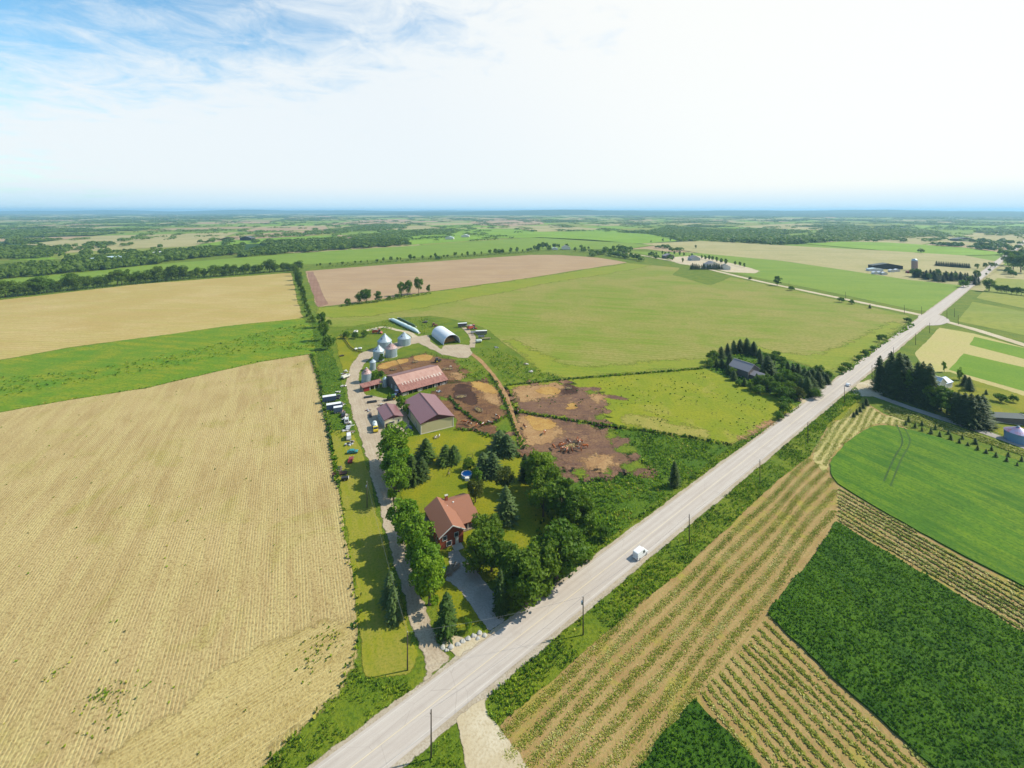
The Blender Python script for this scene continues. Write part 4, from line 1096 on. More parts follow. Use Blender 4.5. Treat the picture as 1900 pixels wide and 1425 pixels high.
# ------------------------------------------------------------------ building materials
M['maroon_roof'] = ribbed('maroon_sheet_roof', S(144, 98, 100), 1, 0.92, 0.28, 0.0, var=0.05, spec=0.45)
M['maroon_trim'] = plain('maroon_trim', S(92, 52, 56), 0.5)
M['tan_siding'] = ribbed('tan_steel_siding', S(204, 194, 150), 0, 0.6, 0.5, 0.0, var=0.04)
M['cream_siding'] = ribbed('cream_steel_siding', S(238, 228, 190), 0, 0.6, 0.5, 0.0, var=0.04)
M['pale_siding'] = ribbed('pale_steel_siding', S(176, 186, 186), 1, 0.6, 0.5, 0.0, var=0.04)
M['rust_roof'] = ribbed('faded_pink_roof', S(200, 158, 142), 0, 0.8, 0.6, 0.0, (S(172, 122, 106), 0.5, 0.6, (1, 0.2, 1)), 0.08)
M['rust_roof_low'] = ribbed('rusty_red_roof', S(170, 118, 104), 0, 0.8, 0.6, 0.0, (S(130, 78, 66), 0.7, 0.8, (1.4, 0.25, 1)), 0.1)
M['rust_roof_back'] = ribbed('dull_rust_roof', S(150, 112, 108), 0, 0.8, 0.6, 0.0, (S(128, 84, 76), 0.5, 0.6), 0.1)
M['skylight'] = plain('fibreglass_skylight', S(216, 196, 182), 0.4, var=0.1)
M['barn_board'] = plain('weathered_barn_board', S(120, 112, 108), 0.9, var=0.3, scale=2.5)
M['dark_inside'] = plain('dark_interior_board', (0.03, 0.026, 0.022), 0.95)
M['red_paint'] = plain('red_barn_paint', S(150, 44, 44), 0.8, var=0.2)
M['block'] = plain('concrete_block', S(190, 186, 178), 0.9, var=0.12, scale=2)
M['concrete'] = plain('concrete', S(200, 192, 178), 0.9, var=0.12, scale=1)
M['brick'] = plain('red_brick', S(168, 84, 54), 0.85, var=0.28, scale=6)
M['shingle'] = plain('brown_shingle', S(162, 110, 86), 0.9, var=0.14, scale=3, bump=0.03)
M['shingle_grey'] = plain('grey_shingle', S(150, 146, 152), 0.9, var=0.12, scale=2, bump=0.03)
M['white_trim'] = plain('white_trim', S(240, 236, 228), 0.5, var=0.04)
M['glass'] = plain('window_glass', (0.03, 0.04, 0.05), 0.12, var=0.0, spec=0.7)
M['galv'] = ribbed('galvanised_wall', S(176, 194, 206), 2, 0.55, 0.35, 0.35, var=0.1, amp=0.05)
M['galv_roof'] = plain('galvanised_roof', S(190, 204, 212), 0.4, 0.35, var=0.12)
M['rust_cone'] = plain('rusty_bin_roof', S(196, 172, 168), 0.6, 0.2, var=0.1, dirt=(S(168, 92, 76), 0.7, 0.85))
M['fabric_white'] = plain('white_tarp', S(238, 242, 248), 0.45, var=0.03)
M['blue_roof'] = plain('pale_blue_metal_roof', S(200, 226, 236), 0.35, 0.1, var=0.06)
M['navy_roof'] = plain('slate_blue_metal_roof', S(90, 120, 160), 0.4, 0.1, var=0.06)
M['dark_roof'] = plain('dark_shed_roof', S(92, 100, 98), 0.7, var=0.12)
M['wood'] = plain('weathered_wood', S(150, 132, 112), 0.9, var=0.25, scale=4)
M['dark_wood'] = plain('dark_post_wood', S(84, 74, 62), 0.95, var=0.25, scale=4)
M['soil'] = M['mud_dark']


def gable(name, label, px, ang, W, L, he, hr, wall, roof, over=0.45, trim='maroon_trim', gable_m=None, cat='shed', ridge=None, hb=None, side_wall=None, group=None):
    """origin = front left ground corner; x along the front, y away from the viewer, ridge along y"""
    o = empty(name, g(*px), R(ang), label, cat, group)
    rx = W / 2 if ridge is None else ridge
    hb = he if hb is None else hb
    MB().prism([(0, 0), (W, 0), (W, hb), (rx, hr), (0, he)], 0, 0.2).build('front_wall', M[wall], o)
    MB().prism([(0, 0), (W, 0), (W, hb), (rx, hr), (0, he)], L - 0.2, L).build('back_wall', M[wall], o)
    MB().box((0.1, L / 2, he / 2), (0.2, L - 0.41, he)).build('side_wall', M[side_wall or wall], o)
    MB().box((W - 0.1, L / 2, hb / 2), (0.2, L - 0.41, hb)).build('side_wall', M[side_wall or wall], o)
    MB().box((W / 2, L / 2, 0.11), (W + 0.5, L + 0.5, 0.22)).build('foundation', M['concrete'], o)
    for s in (0, 1):
        x0, h0 = (0.0, he) if s == 0 else (W, hb)
        d = Vector((x0 - rx, h0 - hr)).normalized()
        a = Vector((rx, hr + 0.06))
        b = Vector((x0, h0 + 0.06)) + d * over
        n = Vector((0, 0.14))
        MB().prism([tuple(a), tuple(b), tuple(b + n), tuple(a + n)], -over, L + over).build('roof_slope', M[roof], o)
        MB().prism([tuple(a + Vector((0, 0.15 - 0.30))), tuple(b + Vector((0, 0.15 - 0.30))), tuple(b + Vector((0, 0.16))), tuple(a + Vector((0, 0.16)))], -over - 0.12, -over - 0.01).build('barge_board', M[trim], o)
        MB().box((b.x, L / 2, b.y - 0.02), (0.16, L + 2 * over, 0.2)).build('gutter', M[trim], o)
    MB().box((rx, L / 2, hr + 0.24), (0.55, L + 2 * over + 0.1, 0.10)).build('ridge_cap', M[trim], o)
    if gable_m:
        k = 0.14
        MB().prism([(k, he - 0.02), (W - k, he - 0.02), (rx, hr - 0.02)], -0.07, -0.01).build('gable_panel', M[gable_m], o)
    return o


def opening(o, x, z, w, h, y=-0.03, frame='white_trim', name='window', fill='glass', axis='y', t=0.10):
    """framed window or door standing proud of the wall at local y (or x when axis is x)"""
    c = (x, y, z) if axis == 'y' else (y, x, z)
    d = (w, t, h) if axis == 'y' else (t, w, h)
    p = MB().box(c, d).build(name, M[fill], o)
    f = MB()
    k = 0.12
    for sx, sz, ww, hh in ((0, h / 2 + k / 2, w + 2 * k, k), (0, -h / 2 - k / 2, w + 2 * k, k), (-w / 2 - k / 2, 0, k, h), (w / 2 + k / 2, 0, k, h)):
        cc_ = (c[0] + sx, c[1], c[2] + sz) if axis == 'y' else (c[0], c[1] + sx, c[2] + sz)
        f.box(cc_, (ww, t * 1.5, hh) if axis == 'y' else (t * 1.5, ww, hh))
    f.build('frame', M[frame], p)
    return p


# big maroon shed
o = gable('machine_shed', 'large maroon-roofed steel shed with plain tan gable facing the lawn', (781, 806), 28.7, 16.2, 28.2, 5.0, 7.6, 'tan_siding', 'maroon_roof', gable_m='maroon_trim', side_wall='tan_siding')
opening(o, 20.0, 2.2, 4.5, 4.2, -0.04, 'maroon_trim', 'sliding_door', 'pale_siding', 'x')
opening(o, 8.0, 1.2, 1.0, 2.2, -0.04, 'maroon_trim', 'door', 'white_trim', 'x')
for x in (0.05, 16.15):
    MB().box((x, -0.04, 2.5), (0.25, 0.12, 5.0)).build('corner_trim', M['white_trim'], o)
# small shed
o = gable('workshop', 'small cream shed with maroon roof beside the yellow truck', (713.7, 796), 29.5, 8.6, 14.5, 4.3, 5.7, 'cream_siding', 'maroon_roof', gable_m='maroon_trim', side_wall='pale_siding')
opening(o, 1.1, 1.2, 1.0, 2.2, name='door', fill='dark_inside', frame='maroon_trim')
opening(o, 3.4, 2.4, 2.6, 0.8)
opening(o, 6.7, 2.5, 0.7, 1.2)
opening(o, 4.3, 3.9, 0.5, 0.4)
opening(o, 5.0, 2.0, 1.2, 1.0, axis='x')
opening(o, 10.0, 2.0, 1.2, 1.0, axis='x')

# long old barn: broad shallow roof, open front on posts
o = empty('cattle_barn', g(746, 735.5), R(38.5), 'long old barn with faded rusty roof and a row of skylights', 'barn')
Lb, yr, yb, hf, hr, hb = 29.0, 12.5, 21.5, 2.7, 7.6, 5.4
MB().prism([(0, 0), (yb, 0), (yb, hb), (yr, hr), (0, hf)], 0.0, 0.25, 'x').build('end_wall', M['barn_board'], o)
MB().prism([(0, 0), (yb, 0), (yb, hb), (yr, hr), (0, hf)], Lb - 0.25, Lb, 'x').build('end_wall', M['barn_board'], o)
MB().box((Lb / 2, yb - 0.15, hb / 2), (Lb - 0.6, 0.25, hb - 0.05)).build('back_wall', M['barn_board'], o)
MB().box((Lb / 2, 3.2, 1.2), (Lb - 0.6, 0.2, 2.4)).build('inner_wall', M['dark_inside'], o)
for i in range(10):
    MB().box((0.3 + i * (Lb - 0.6) / 9, 0.15, hf / 2 - 0.02), (0.28, 0.28, hf - 0.05)).build('post', M['wood'], o)
for x0, w in ((0.6, 3.6), (10.2, 2.6), (20.5, 2.4), (24.4, 3.8)):
    MB().box((x0 + w / 2, 0.35, 0.75), (w, 0.15, 1.5)).build('boarding', M['block'], o)
MB().box((Lb / 2, 0.1, hf - 0.2), (Lb, 0.2, 0.35)).build('eave_beam', M['wood'], o)


def roof_strip(y0, z0, y1, z1, mt, nm, x0=-0.6, x1=Lb + 0.6, lift=0.1):
    MB().prism([(y0, z0 + lift), (y1, z1 + lift), (y1, z1 + lift + 0.12), (y0, z0 + lift + 0.12)], x0, x1, 'x').build(nm, M[mt], o)


sl = (hr - hf) / yr
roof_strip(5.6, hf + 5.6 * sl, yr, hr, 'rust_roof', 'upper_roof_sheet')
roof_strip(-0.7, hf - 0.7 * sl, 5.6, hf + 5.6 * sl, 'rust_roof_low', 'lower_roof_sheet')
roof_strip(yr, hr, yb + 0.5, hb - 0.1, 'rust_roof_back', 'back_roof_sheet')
for i in range(14):
    x = 2.4 + i * 1.88
    w = 0.55 if i < 10 else 0.95
    MB().prism([(4.2, hf + 4.2 * sl + 0.24), (6.6 if i % 2 else 6.0, hf + (6.6 if i % 2 else 6.0) * sl + 0.24), (6.6 if i % 2 else 6.0, hf + (6.6 if i % 2 else 6.0) * sl + 0.29), (4.2, hf + 4.2 * sl + 0.29)], x, x + w, 'x').build('skylight', M['skylight'], o)
MB().box((Lb / 2, yr, hr + 0.26), (Lb + 1.2, 0.6, 0.1)).build('ridge_cap', M['rust_roof_back'], o)
for y, z, w, h in ((3.0, 1.6, 2.2, 2.6), (8.2, 1.8, 3.0, 3.2), (14.0, 1.5, 1.2, 2.4)):
    MB().box((-0.04, y, z), (0.1, w, h)).build('barn_door', M['pale_siding'] if y > 5 else M['red_paint'], o)

# red lean-to shed
o = empty('lean_to_shed', g(673.7, 728), R(40), 'low open shed with faded red roof joining the long barn', 'shed')
MB().box((6, 4.6, 1.5), (12, 0.2, 3.0)).build('back_wall', M['red_paint'], o)
MB().box((0.1, 2.3, 1.4), (0.2, 4.4, 2.8)).build('end_wall', M['wood'], o)
MB().box((2.3, 0.3, 1.3), (3.4, 0.2, 2.6)).build('front_wall', M['red_paint'], o)
for x in (4.2, 7.0, 9.6, 11.8):
    MB().box((x, 0.25, 1.3), (0.22, 0.22, 2.6)).build('post', M['white_trim'], o)
MB().prism([(-0.5, 2.7), (5.0, 3.3), (5.0, 3.45), (-0.5, 2.85)], -0.4, 12.4, 'x').build('roof', M['rust_roof_low'], o)


def grain_bin(label, x, y, rpx, hpx, roofpx, roof_m='galv_roof', name='grain_bin'):
    k = 1 / px_per_m(y)
    r, h, rh = rpx * k, hpx * k, roofpx * k
    p = g(x, y)
    o = empty(name, (p.x, p.y + r, 0), random.uniform(-0.3, 0.3), label, 'grain bin', 'grain bins')
    MB().cyl((0, 0, 0), (0, 0, 0.25), r + 0.25, None, 28).build('base_slab', M['concrete'], o)
    n = max(4, int(h / 0.85))
    prof = []
    for i in range(n):
        z0, z1 = 0.25 + (h - 0.25) * i / n, 0.25 + (h - 0.25) * (i + 1) / n
        prof += [(r, z0), (r + 0.035, (z0 + z1) / 2), (r, z1 - 0.02)]
    MB().lathe(prof, n=28).build('wall', M['galv'], o)
    rf = MB().lathe([(r + 0.14, h - 0.05), (r + 0.14, h), (r * 0.12, h + rh * 0.94)], n=28, smooth=False).build('roof', M[roof_m], o)
    ribs = MB()
    for i in range(14):
        a = i * 2 * math.pi / 14
        c, s = math.cos(a), math.sin(a)
        ribs.cyl((c * (r + 0.1), s * (r + 0.1), h + 0.04), (c * r * 0.13, s * r * 0.13, h + rh * 0.95), 0.07, 0.05, 4, False)
    ribs.build('roof_rib', M[roof_m], rf)
    MB().lathe([(r * 0.15, h + rh * 0.88), (r * 0.16, h + rh), (0.01, h + rh * 1.07)], n=14).build('cap', M['galv_roof'], rf)
    if r > 2.5:
        a = -1.75
        zc_ = h + rh * 0.42
        MB().cyl((math.cos(a) * r * 0.62, math.sin(a) * r * 0.62, zc_ - 0.2), (math.cos(a) * r * 0.62, math.sin(a) * r * 0.62, zc_ + 0.3), 0.42, 0.42, 10).build('roof_vent', M['dark_inside'], rf)
        MB().box((math.cos(-1.2) * (r + 0.04), math.sin(-1.2) * (r + 0.04), 1.3), (0.2, 0.9, 1.9), -1.2).build('door', M['galv_roof'], o)
        lad = MB()
        for s in (-0.22, 0.22):
            lad.cyl((math.cos(-0.5) * (r + 0.16) - s * math.sin(-0.5), math.sin(-0.5) * (r + 0.16) + s * math.cos(-0.5), 0.3), (math.cos(-0.5) * (r + 0.16) - s * math.sin(-0.5), math.sin(-0.5) * (r + 0.16) + s * math.cos(-0.5), h), 0.04, None, 5)
        for q in range(int(h / 0.4)):
            lad.box((math.cos(-0.5) * (r + 0.16), math.sin(-0.5) * (r + 0.16), 0.5 + q * 0.4), (0.04, 0.44, 0.04), -0.5)
        lad.build('ladder', M['galv_roof'], o)
    return o


grain_bin('largest grey grain bin at the back left of the bin group', 710, 652, 13, 16, 13)
grain_bin('grey grain bin at the front left of the bin group', 699.5, 671.5, 10.2, 18, 10)
grain_bin('grain bin with rusty streaked roof at the front right of the bin group', 723, 664.5, 10.8, 16, 9, 'rust_cone')
grain_bin('grey grain bin standing apart on the right of the bin group', 747, 643, 12, 13, 10)
grain_bin('narrow pale silo between the bin group and the rusty-domed bin', 690, 688, 5.5, 15, 5)
grain_bin('grain bin with a rusty domed roof behind the lean-to', 677, 712, 8.8, 17, 10, 'rust_cone')
grain_bin('slim white feed silo at the end of the lean-to', 713, 719, 4.0, 15, 4)

# white fabric barn
o = empty('fabric_barn', g(823, 640.5), R(28), 'white arched fabric barn with an open front', 'barn')
Wd, Ld, Hd = 13.6, 30.0, 7.2


def arch(r_off, y):
    P = []
    for i in range(17):
        a = math.pi * i / 16
        P.append((Wd / 2 - math.cos(a) * (Wd / 2 + r_off), y, max(0.0, math.sin(a)) ** 0.82 * (Hd + r_off)))
    return P


def shell(r0, r1, y0, y1, nm, mt, par):
    A, B, C_, D_ = arch(r0, y0), arch(r0, y1), arch(r1, y0), arch(r1, y1)
    n = len(A)
    mb = MB()
    mb.add(A + B, [(i, i + 1, n + i + 1, n + i) for i in range(n - 1)], True)
    mb.add(C_ + D_, [(i, i + 1, n + i + 1, n + i) for i in range(n - 1)], True)
    mb.add(A + C_, [(i, i + 1, n + i + 1, n + i) for i in range(n - 1)])
    mb.add(B + D_, [(i, i + 1, n + i + 1, n + i) for i in range(n - 1)])
    return mb.build(nm, M[mt], par)


shell(-0.05, 0.05, 0.0, Ld, 'cover', 'fabric_white', o)
shell(-0.12, 0.14, -0.25, 0.25, 'front_hoop', 'fabric_white', o)
for i in range(1, 9):
    shell(-0.16, -0.07, i * Ld / 9 - 0.06, i * Ld / 9 + 0.06, 'hoop', 'galv_roof', o)
q = arch(-0.1, Ld - 0.1)
MB().add(q, [tuple(range(len(q)))]).build('back_wall', M['barn_board'], o)
MB().box((Wd / 2, Ld * 0.55, 1.3), (Wd - 2.5, Ld * 0.7, 2.6), taper=0.8).build('stored_straw', M['straw'], o)

# silage bags
for lb, (xa, ya), (xb, yb_), rr, mt in (('long white silage bag left of the fabric barn', (723, 593), (778, 619), 1.8, 'fabric_white'), ('thin dark green silage bag beside the white one', (738, 590), (772, 607), 1.0, 'grassC')):
    A, B = g(xa, ya), g(xb, yb_)
    o = empty('silage_bag', A, 0, lb, 'silage bag', 'silage bags')
    d = B - A
    rings = []
    nn = 26
    for i in range(nn + 1):
        f = i / nn
        e = min(1.0, 6 * min(f, 1 - f) + 0.25) * rr * random.uniform(0.95, 1.05)
        c = d * f
        side = Vector((-d.y, d.x, 0)).normalized()
        rings.append([c + side * (math.cos(a) * e * 1.15) + Vector((0, 0, max(0.0, e * 0.75 + math.sin(a) * e * 0.85))) for a in [2 * math.pi * k / 12 for k in range(12)]])
    MB().loft(rings).build('bag_sleeve', plain('white_plastic', S(222, 240, 236), 0.35, var=0.05) if rr > 1 else plain('green_plastic', S(70, 104, 74), 0.4, var=0.1), o)
    for f in (0.001, 0.5, 0.999):
        c = d * f
        MB().cyl(c + Vector((0, 0, 0.05)), c + Vector((0, 0, 0.05)) + d.normalized() * 0.35, rr * 0.72, rr * 0.72, 10).build('end_tie', M['white_trim'], o)

# ------------------------------------------------------------------ the brick house
o = empty('brick_house', g(816, 1021.5), R(27.8), 'red brick house with brown shingle roof and a side wing', 'house')
W, L, he, hr = 7.8, 14.2, 4.6, 6.9
MB().prism([(0, 0), (W, 0), (W, he), (W / 2, hr), (0, he)], 0, 0.25).build('front_wall', M['brick'], o)
MB().prism([(0, 0), (W, 0), (W, he), (W / 2, hr), (0, he)], L - 0.25, L).build('back_wall', M['brick'], o)
MB().box((0.12, L / 2, he / 2), (0.25, L - 0.51, he)).build('side_wall', M['brick'], o)
MB().box((W - 0.12, L / 2, he / 2), (0.25, L - 0.51, he)).build('side_wall', M['brick'], o)
for s in (-1, 1):
    x0 = 0.0 if s < 0 else W
    d = Vector((x0 - W / 2, he - hr)).normalized()
    a, b = Vector((W / 2, hr + 0.05)), Vector((x0, he + 0.05)) + d * 0.7
    MB().prism([tuple(a), tuple(b), tuple(b + Vector((0, 0.15))), tuple(a + Vector((0, 0.15)))], -0.9, L + 0.6).build('roof_slope', M['shingle'], o)
    MB().prism([tuple(a - Vector((0, 0.15))), tuple(b - Vector((0, 0.15))), tuple(b + Vector((0, 0.17))), tuple(a + Vector((0, 0.17)))], -1.02, -0.91).build('barge_board', M['white_trim'], o)
# wing to the right, lower front slope running on as a porch
wy0, wy1, wr, wx1 = 6.2, 17.6, 12.4, 14.2
MB().box(((W + wx1) / 2 + 0.01, (wy0 + wy1) / 2, 1.6), (wx1 - W - 0.02, wy1 - wy0, 3.2)).build('wing_wall', M['brick'], o)
MB().prism([(wy0, 3.2), (wy1, 3.2), (wr, 5.7)], wx1 - 0.25, wx1 - 0.02, 'x').build('wing_gable', M['white_trim'], o)
MB().prism([(wr, 5.95), (wy0 - 0.4, 3.25), (wy0 - 0.4, 3.40), (wr, 6.10)], 3.4, wx1 + 0.6, 'x').build('wing_roof', M['shingle'], o)
MB().prism([(wr, 5.95), (wy1 + 0.5, 3.1), (wy1 + 0.5, 3.25), (wr, 6.10)], 3.4, wx1 + 0.6, 'x').build('wing_roof', M['shingle'], o)
MB().prism([(wy0 + 1.8, 4.05), (wy0 - 2.4, 2.65), (wy0 - 2.4, 2.77), (wy0 + 1.8, 4.35)], W + 0.9, wx1 + 1.0, 'x').build('porch_roof', M['shingle'], o)
for x in (W + 1.2, W + 3.2, wx1 + 0.7):
    MB().box((x, wy0 - 2.1, 1.3), (0.18, 0.18, 2.6)).build('porch_post', M['white_trim'], o)
MB().box(((W + wx1) / 2 + 0.6, wy0 - 1.2, 0.2), (wx1 - W + 0.6, 2.4, 0.4)).build('porch_deck', M['wood'], o)
ch = MB().box((W / 2 + 3.1, wr + 1.5, 5.6), (0.9, 0.7, 3.0)).build('chimney', M['brick'], o)
MB().box((W / 2 + 3.1, wr + 1.5, 7.15), (1.1, 0.9, 0.14)).build('chimney_cap', M['concrete'], ch)
MB().cyl((6.2, 10.6, 5.0), (6.2, 10.6, 5.9), 0.09).build('roof_vent', M['white_trim'], o)
MB().box((8.6, 11.4, 5.75), (0.5, 0.4, 0.3)).build('roof_vent', M['white_trim'], o)
for x, z, w, h in ((1.6, 3.2, 1.2, 1.2), (5.4, 3.2, 1.2, 1.2), (3.0, 1.2, 1.6, 1.3)):
    opening(o, x, z, w, h)
opening(o, 5.6, 1.25, 1.1, 2.2, name='door', fill='white_trim', frame='brick')
for y in (3.0, 7.0, 11.0):
    opening(o, y, 3.2, 1.2, 1.1, axis='x')
    opening(o, y, 1.3, 1.0, 0.9, axis='x')
opening(o, 9.6, 1.9, 1.6, 1.2, y=wy0 - 0.03)
MB().box((-0.9, 12.2, 2.4), (1.6, 2.6, 0.15)).build('balcony', M['wood'], o)
for dx, dy in ((-1.6, 11.0), (-1.6, 13.4)):
    MB().box((dx, dy, 1.2), (0.14, 0.14, 2.4)).build('balcony_post', M['wood'], o)
MB().box((-1.65, 12.2, 3.0), (0.06, 2.6, 0.9)).build('balcony_rail', M['white_trim'], o)
MB().box((5.4, -1.4, 0.12), (3.0, 2.6, 0.24)).build('front_step', M['concrete'], o)

# round pool
o = empty('swimming_pool', g(866, 884), 0, 'round blue above-ground swimming pool with white rim', 'pool')
MB().lathe([(2.05, 0.0), (2.05, 1.15)], n=28).build('wall', plain('pool_wall_blue', S(150, 196, 226), 0.5), o)
MB().lathe([(1.9, 1.14), (1.9, 1.24), (2.2, 1.24), (2.2, 1.12)], n=28).build('rim', M['white_trim'], o)
MB().lathe([(0.01, 1.0), (1.95, 1.0)], n=28).build('water', plain('pool_water', S(40, 150, 232), 0.08, var=0.08, spec=0.6), o)
MB().box((0.4, -2.6, 0.55), (1.6, 1.1, 1.1)).build('pool_deck', M['white_trim'], o)

# neighbour's grey-roofed house in the wooded lot
o = gable('neighbour_house', 'brown house with grey shingle roof among the spruces of the wooded lot', (1388, 704), 28, 11.0, 13.0, 4.8, 8.2, 'barn_board', 'shingle_grey', trim='shingle_grey', cat='house')
opening(o, 3.0, 3.0, 1.4, 1.2)
opening(o, 7.2, 3.0, 1.4, 1.2)
opening(o, 7.2, 1.3, 1.2, 2.1, name='door', fill='white_trim')
MB().box((5.25, -3.8, 1.5), (7.5, 7.4, 3.0)).build('garage_wall', M['barn_board'], o)
MB().prism([(1.0, 2.95), (5.25, 4.9), (5.25, 5.05), (1.0, 3.1)], -7.9, -0.3).build('garage_roof', M['shingle_grey'], o)
MB().prism([(9.5, 2.95), (5.25, 4.9), (5.25, 5.05), (9.5, 3.1)], -7.9, -0.3).build('garage_roof', M['shingle_grey'], o)
MB().prism([(1.5, 3.0), (9.0, 3.0), (5.25, 4.85)], -7.5, -7.3).build('garage_gable', M['barn_board'], o)

# farmstead behind the windbreak
o = gable('farmhouse', 'white farmhouse with blue-white metal roof behind the windbreak', (1741, 728), 23, 8.5, 11, 4.4, 7.6, 'white_trim', 'fabric_white', trim='white_trim', cat='house')
opening(o, 2.5, 2.4, 1.1, 1.4)
opening(o, 6.2, 2.4, 1.1, 1.4)
MB().box((13.0, 4.0, 1.6), (8.0, 6.5, 3.2)).build('wing_wall', M['white_trim'], o)
MB().prism([(0.3, 3.2), (4.0, 5.2), (4.0, 5.35), (0.3, 3.35)], 9.3, 17.5, 'x').build('wing_roof', M['navy_roof'], o)
MB().prism([(7.7, 3.2), (4.0, 5.2), (4.0, 5.35), (7.7, 3.35)], 9.3, 17.5, 'x').build('wing_roof', M['navy_roof'], o)
gable('long_shed', 'long low shed with dark grey roof at the right edge', (1846, 783), -19, 26, 6.0, 2.3, 3.3, 'barn_board', 'dark_roof', trim='dark_roof')
p = g(1890, 818)
o = empty('grain_bin', (p.x, p.y, 0), 0, 'blue grain bin with rust-striped roof cut by the right edge', 'grain bin', 'grain bins')
MB().lathe([(4.6, 0), (4.6, 4.2)], n=28).build('wall', plain('blue_bin_wall', S(120, 160, 196), 0.45, 0.2), o)
MB().lathe([(4.75, 4.15), (0.5, 6.4)], n=28, smooth=False).build('roof', plain('striped_bin_roof', S(150, 150, 190), 0.5, 0.2, dirt=(S(190, 90, 80), 0.8, 0.8)), o)
MB().lathe([(0.55, 6.3), (0.55, 6.7), (0.01, 6.9)], n=12).build('cap', M['galv_roof'], o)

# far farm with the brick silo
p = g(1697, 502)
o = empty('silo', (p.x, p.y, 0), 0, 'tall brick-coloured silo with pale domed cap at the far farm', 'silo')
MB().lathe([(4.4, 0), (4.4, 17)], n=24).build('wall', plain('silo_stave', S(178, 142, 126), 0.85, var=0.12, scale=0.6), o)
MB().lathe([(4.5, 16.9), (4.2, 18.6), (2.6, 20.2), (0.1, 20.8)], n=24).build('dome', M['galv_roof'], o)
for z in range(2, 17, 2):
    MB().lathe([(4.42, z), (4.48, z + 0.12), (4.42, z + 0.24)], n=24).build('hoop', M['galv_roof'], o)
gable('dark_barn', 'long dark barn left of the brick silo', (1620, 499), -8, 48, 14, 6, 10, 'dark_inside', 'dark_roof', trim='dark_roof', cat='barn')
gable('white_shed', 'low pale blue-white shed in front of the dark barn', (1613, 503), -8, 22, 9, 3.5, 5, 'fabric_white', 'blue_roof', trim='white_trim')
for i, (x, y) in enumerate([(1621, 509), (1630, 509), (1638, 510), (1652, 505), (1662, 504)]):
    gable('low_outbuilding', 'small white roofed outbuilding of the silo farm, %s from the left' % nth(i + 1), (x, y), -8, 7, 6, 3, 4.4, 'white_trim', 'fabric_white', trim='white_trim', group='silo farm outbuildings')
gable('red_shed', 'small dark red shed at the foot of the silo', (1685, 507), -8, 9, 6, 3, 4.5, 'red_paint', 'rust_roof_low')
# estate houses and other far roofs
for lb, x, y, a, w, l, he_, hr_, wl, rf in [
    ('large white house with grey hipped gables across the side road', 1314, 497, 10, 22, 14, 6, 11, 'white_trim', 'shingle_grey'),
    ('right wing of the large white estate house', 1337, 500, -20, 16, 12, 5, 9.5, 'white_trim', 'shingle_grey'),
    ('grey-roofed house in the middle of the estate row', 1283, 484, 10, 20, 14, 5, 10, 'pale_siding', 'shingle_grey'),
    ('dark house at the left end of the estate row', 1234, 480, 10, 22, 14, 6, 10, 'barn_board', 'shingle_grey'),
    ('white-walled far house behind the ploughed field', 1043, 463, 0, 22, 14, 6, 11, 'white_trim', 'shingle_grey'),
    ('pale far shed left of the white-walled house', 1024, 464, 0, 16, 12, 4, 7, 'white_trim', 'blue_roof'),
    ('first pale blue roofed barn in the left woods', 152, 488, -10, 40, 18, 5, 10, 'pale_siding', 'blue_roof'),
    ('second pale blue roofed barn in the left woods', 184, 485, -10, 34, 18, 5, 10, 'pale_siding', 'blue_roof'),
    ('third pale blue roofed barn in the left woods', 205, 483, -10, 34, 18, 5, 10, 'pale_siding', 'blue_roof'),
    ('white arched roofed barn right of the pale blue barns', 268, 477, -10, 40, 20, 5, 11, 'white_trim', 'fabric_white'),
    ('pale farm building among trees far beyond the ploughed field', 826, 444, 0, 30, 20, 6, 10, 'white_trim', 'blue_roof'),
    ('white farm building beside the pale one beyond the ploughed field', 856, 440, 0, 30, 20, 6, 10, 'white_trim', 'fabric_white'),
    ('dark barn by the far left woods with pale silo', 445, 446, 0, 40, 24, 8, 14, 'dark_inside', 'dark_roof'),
    ('low dark barn in the far right fields', 1775, 447, 0, 60, 24, 6, 11, 'barn_board', 'dark_roof'),
]:
    gable('far_house' if 'house' in lb else 'far_barn', lb, (x, y), a, w, l, he_, hr_, wl, rf, trim='white_trim', cat='house' if 'house' in lb else 'barn', group='far buildings')

# ------------------------------------------------------------------ vehicles and machinery
M['rubber'] = plain('rubber', (0.02, 0.02, 0.022), 0.85)
M['rim'] = plain('wheel_rim', (0.4, 0.4, 0.42), 0.4, 0.6)
PAINT = {}


def paint(c):
    if c not in PAINT:
        PAINT[c] = plain('paint_%d_%d_%d' % c, S(*c), 0.3, 0.0, var=0.05, spec=0.5)
    return PAINT[c]


def wheel(o, x, y, r, w=0.24, rim=None):
    p = MB().cyl((x, y - w / 2, r), (x, y + w / 2, r), r, None, 14).build('wheel', M['rubber'], o)
    MB().cyl((x, y - w / 2 - 0.015, r), (x, y + w / 2 + 0.015, r), r * 0.55, None, 10).build('rim', rim or M['rim'], p)


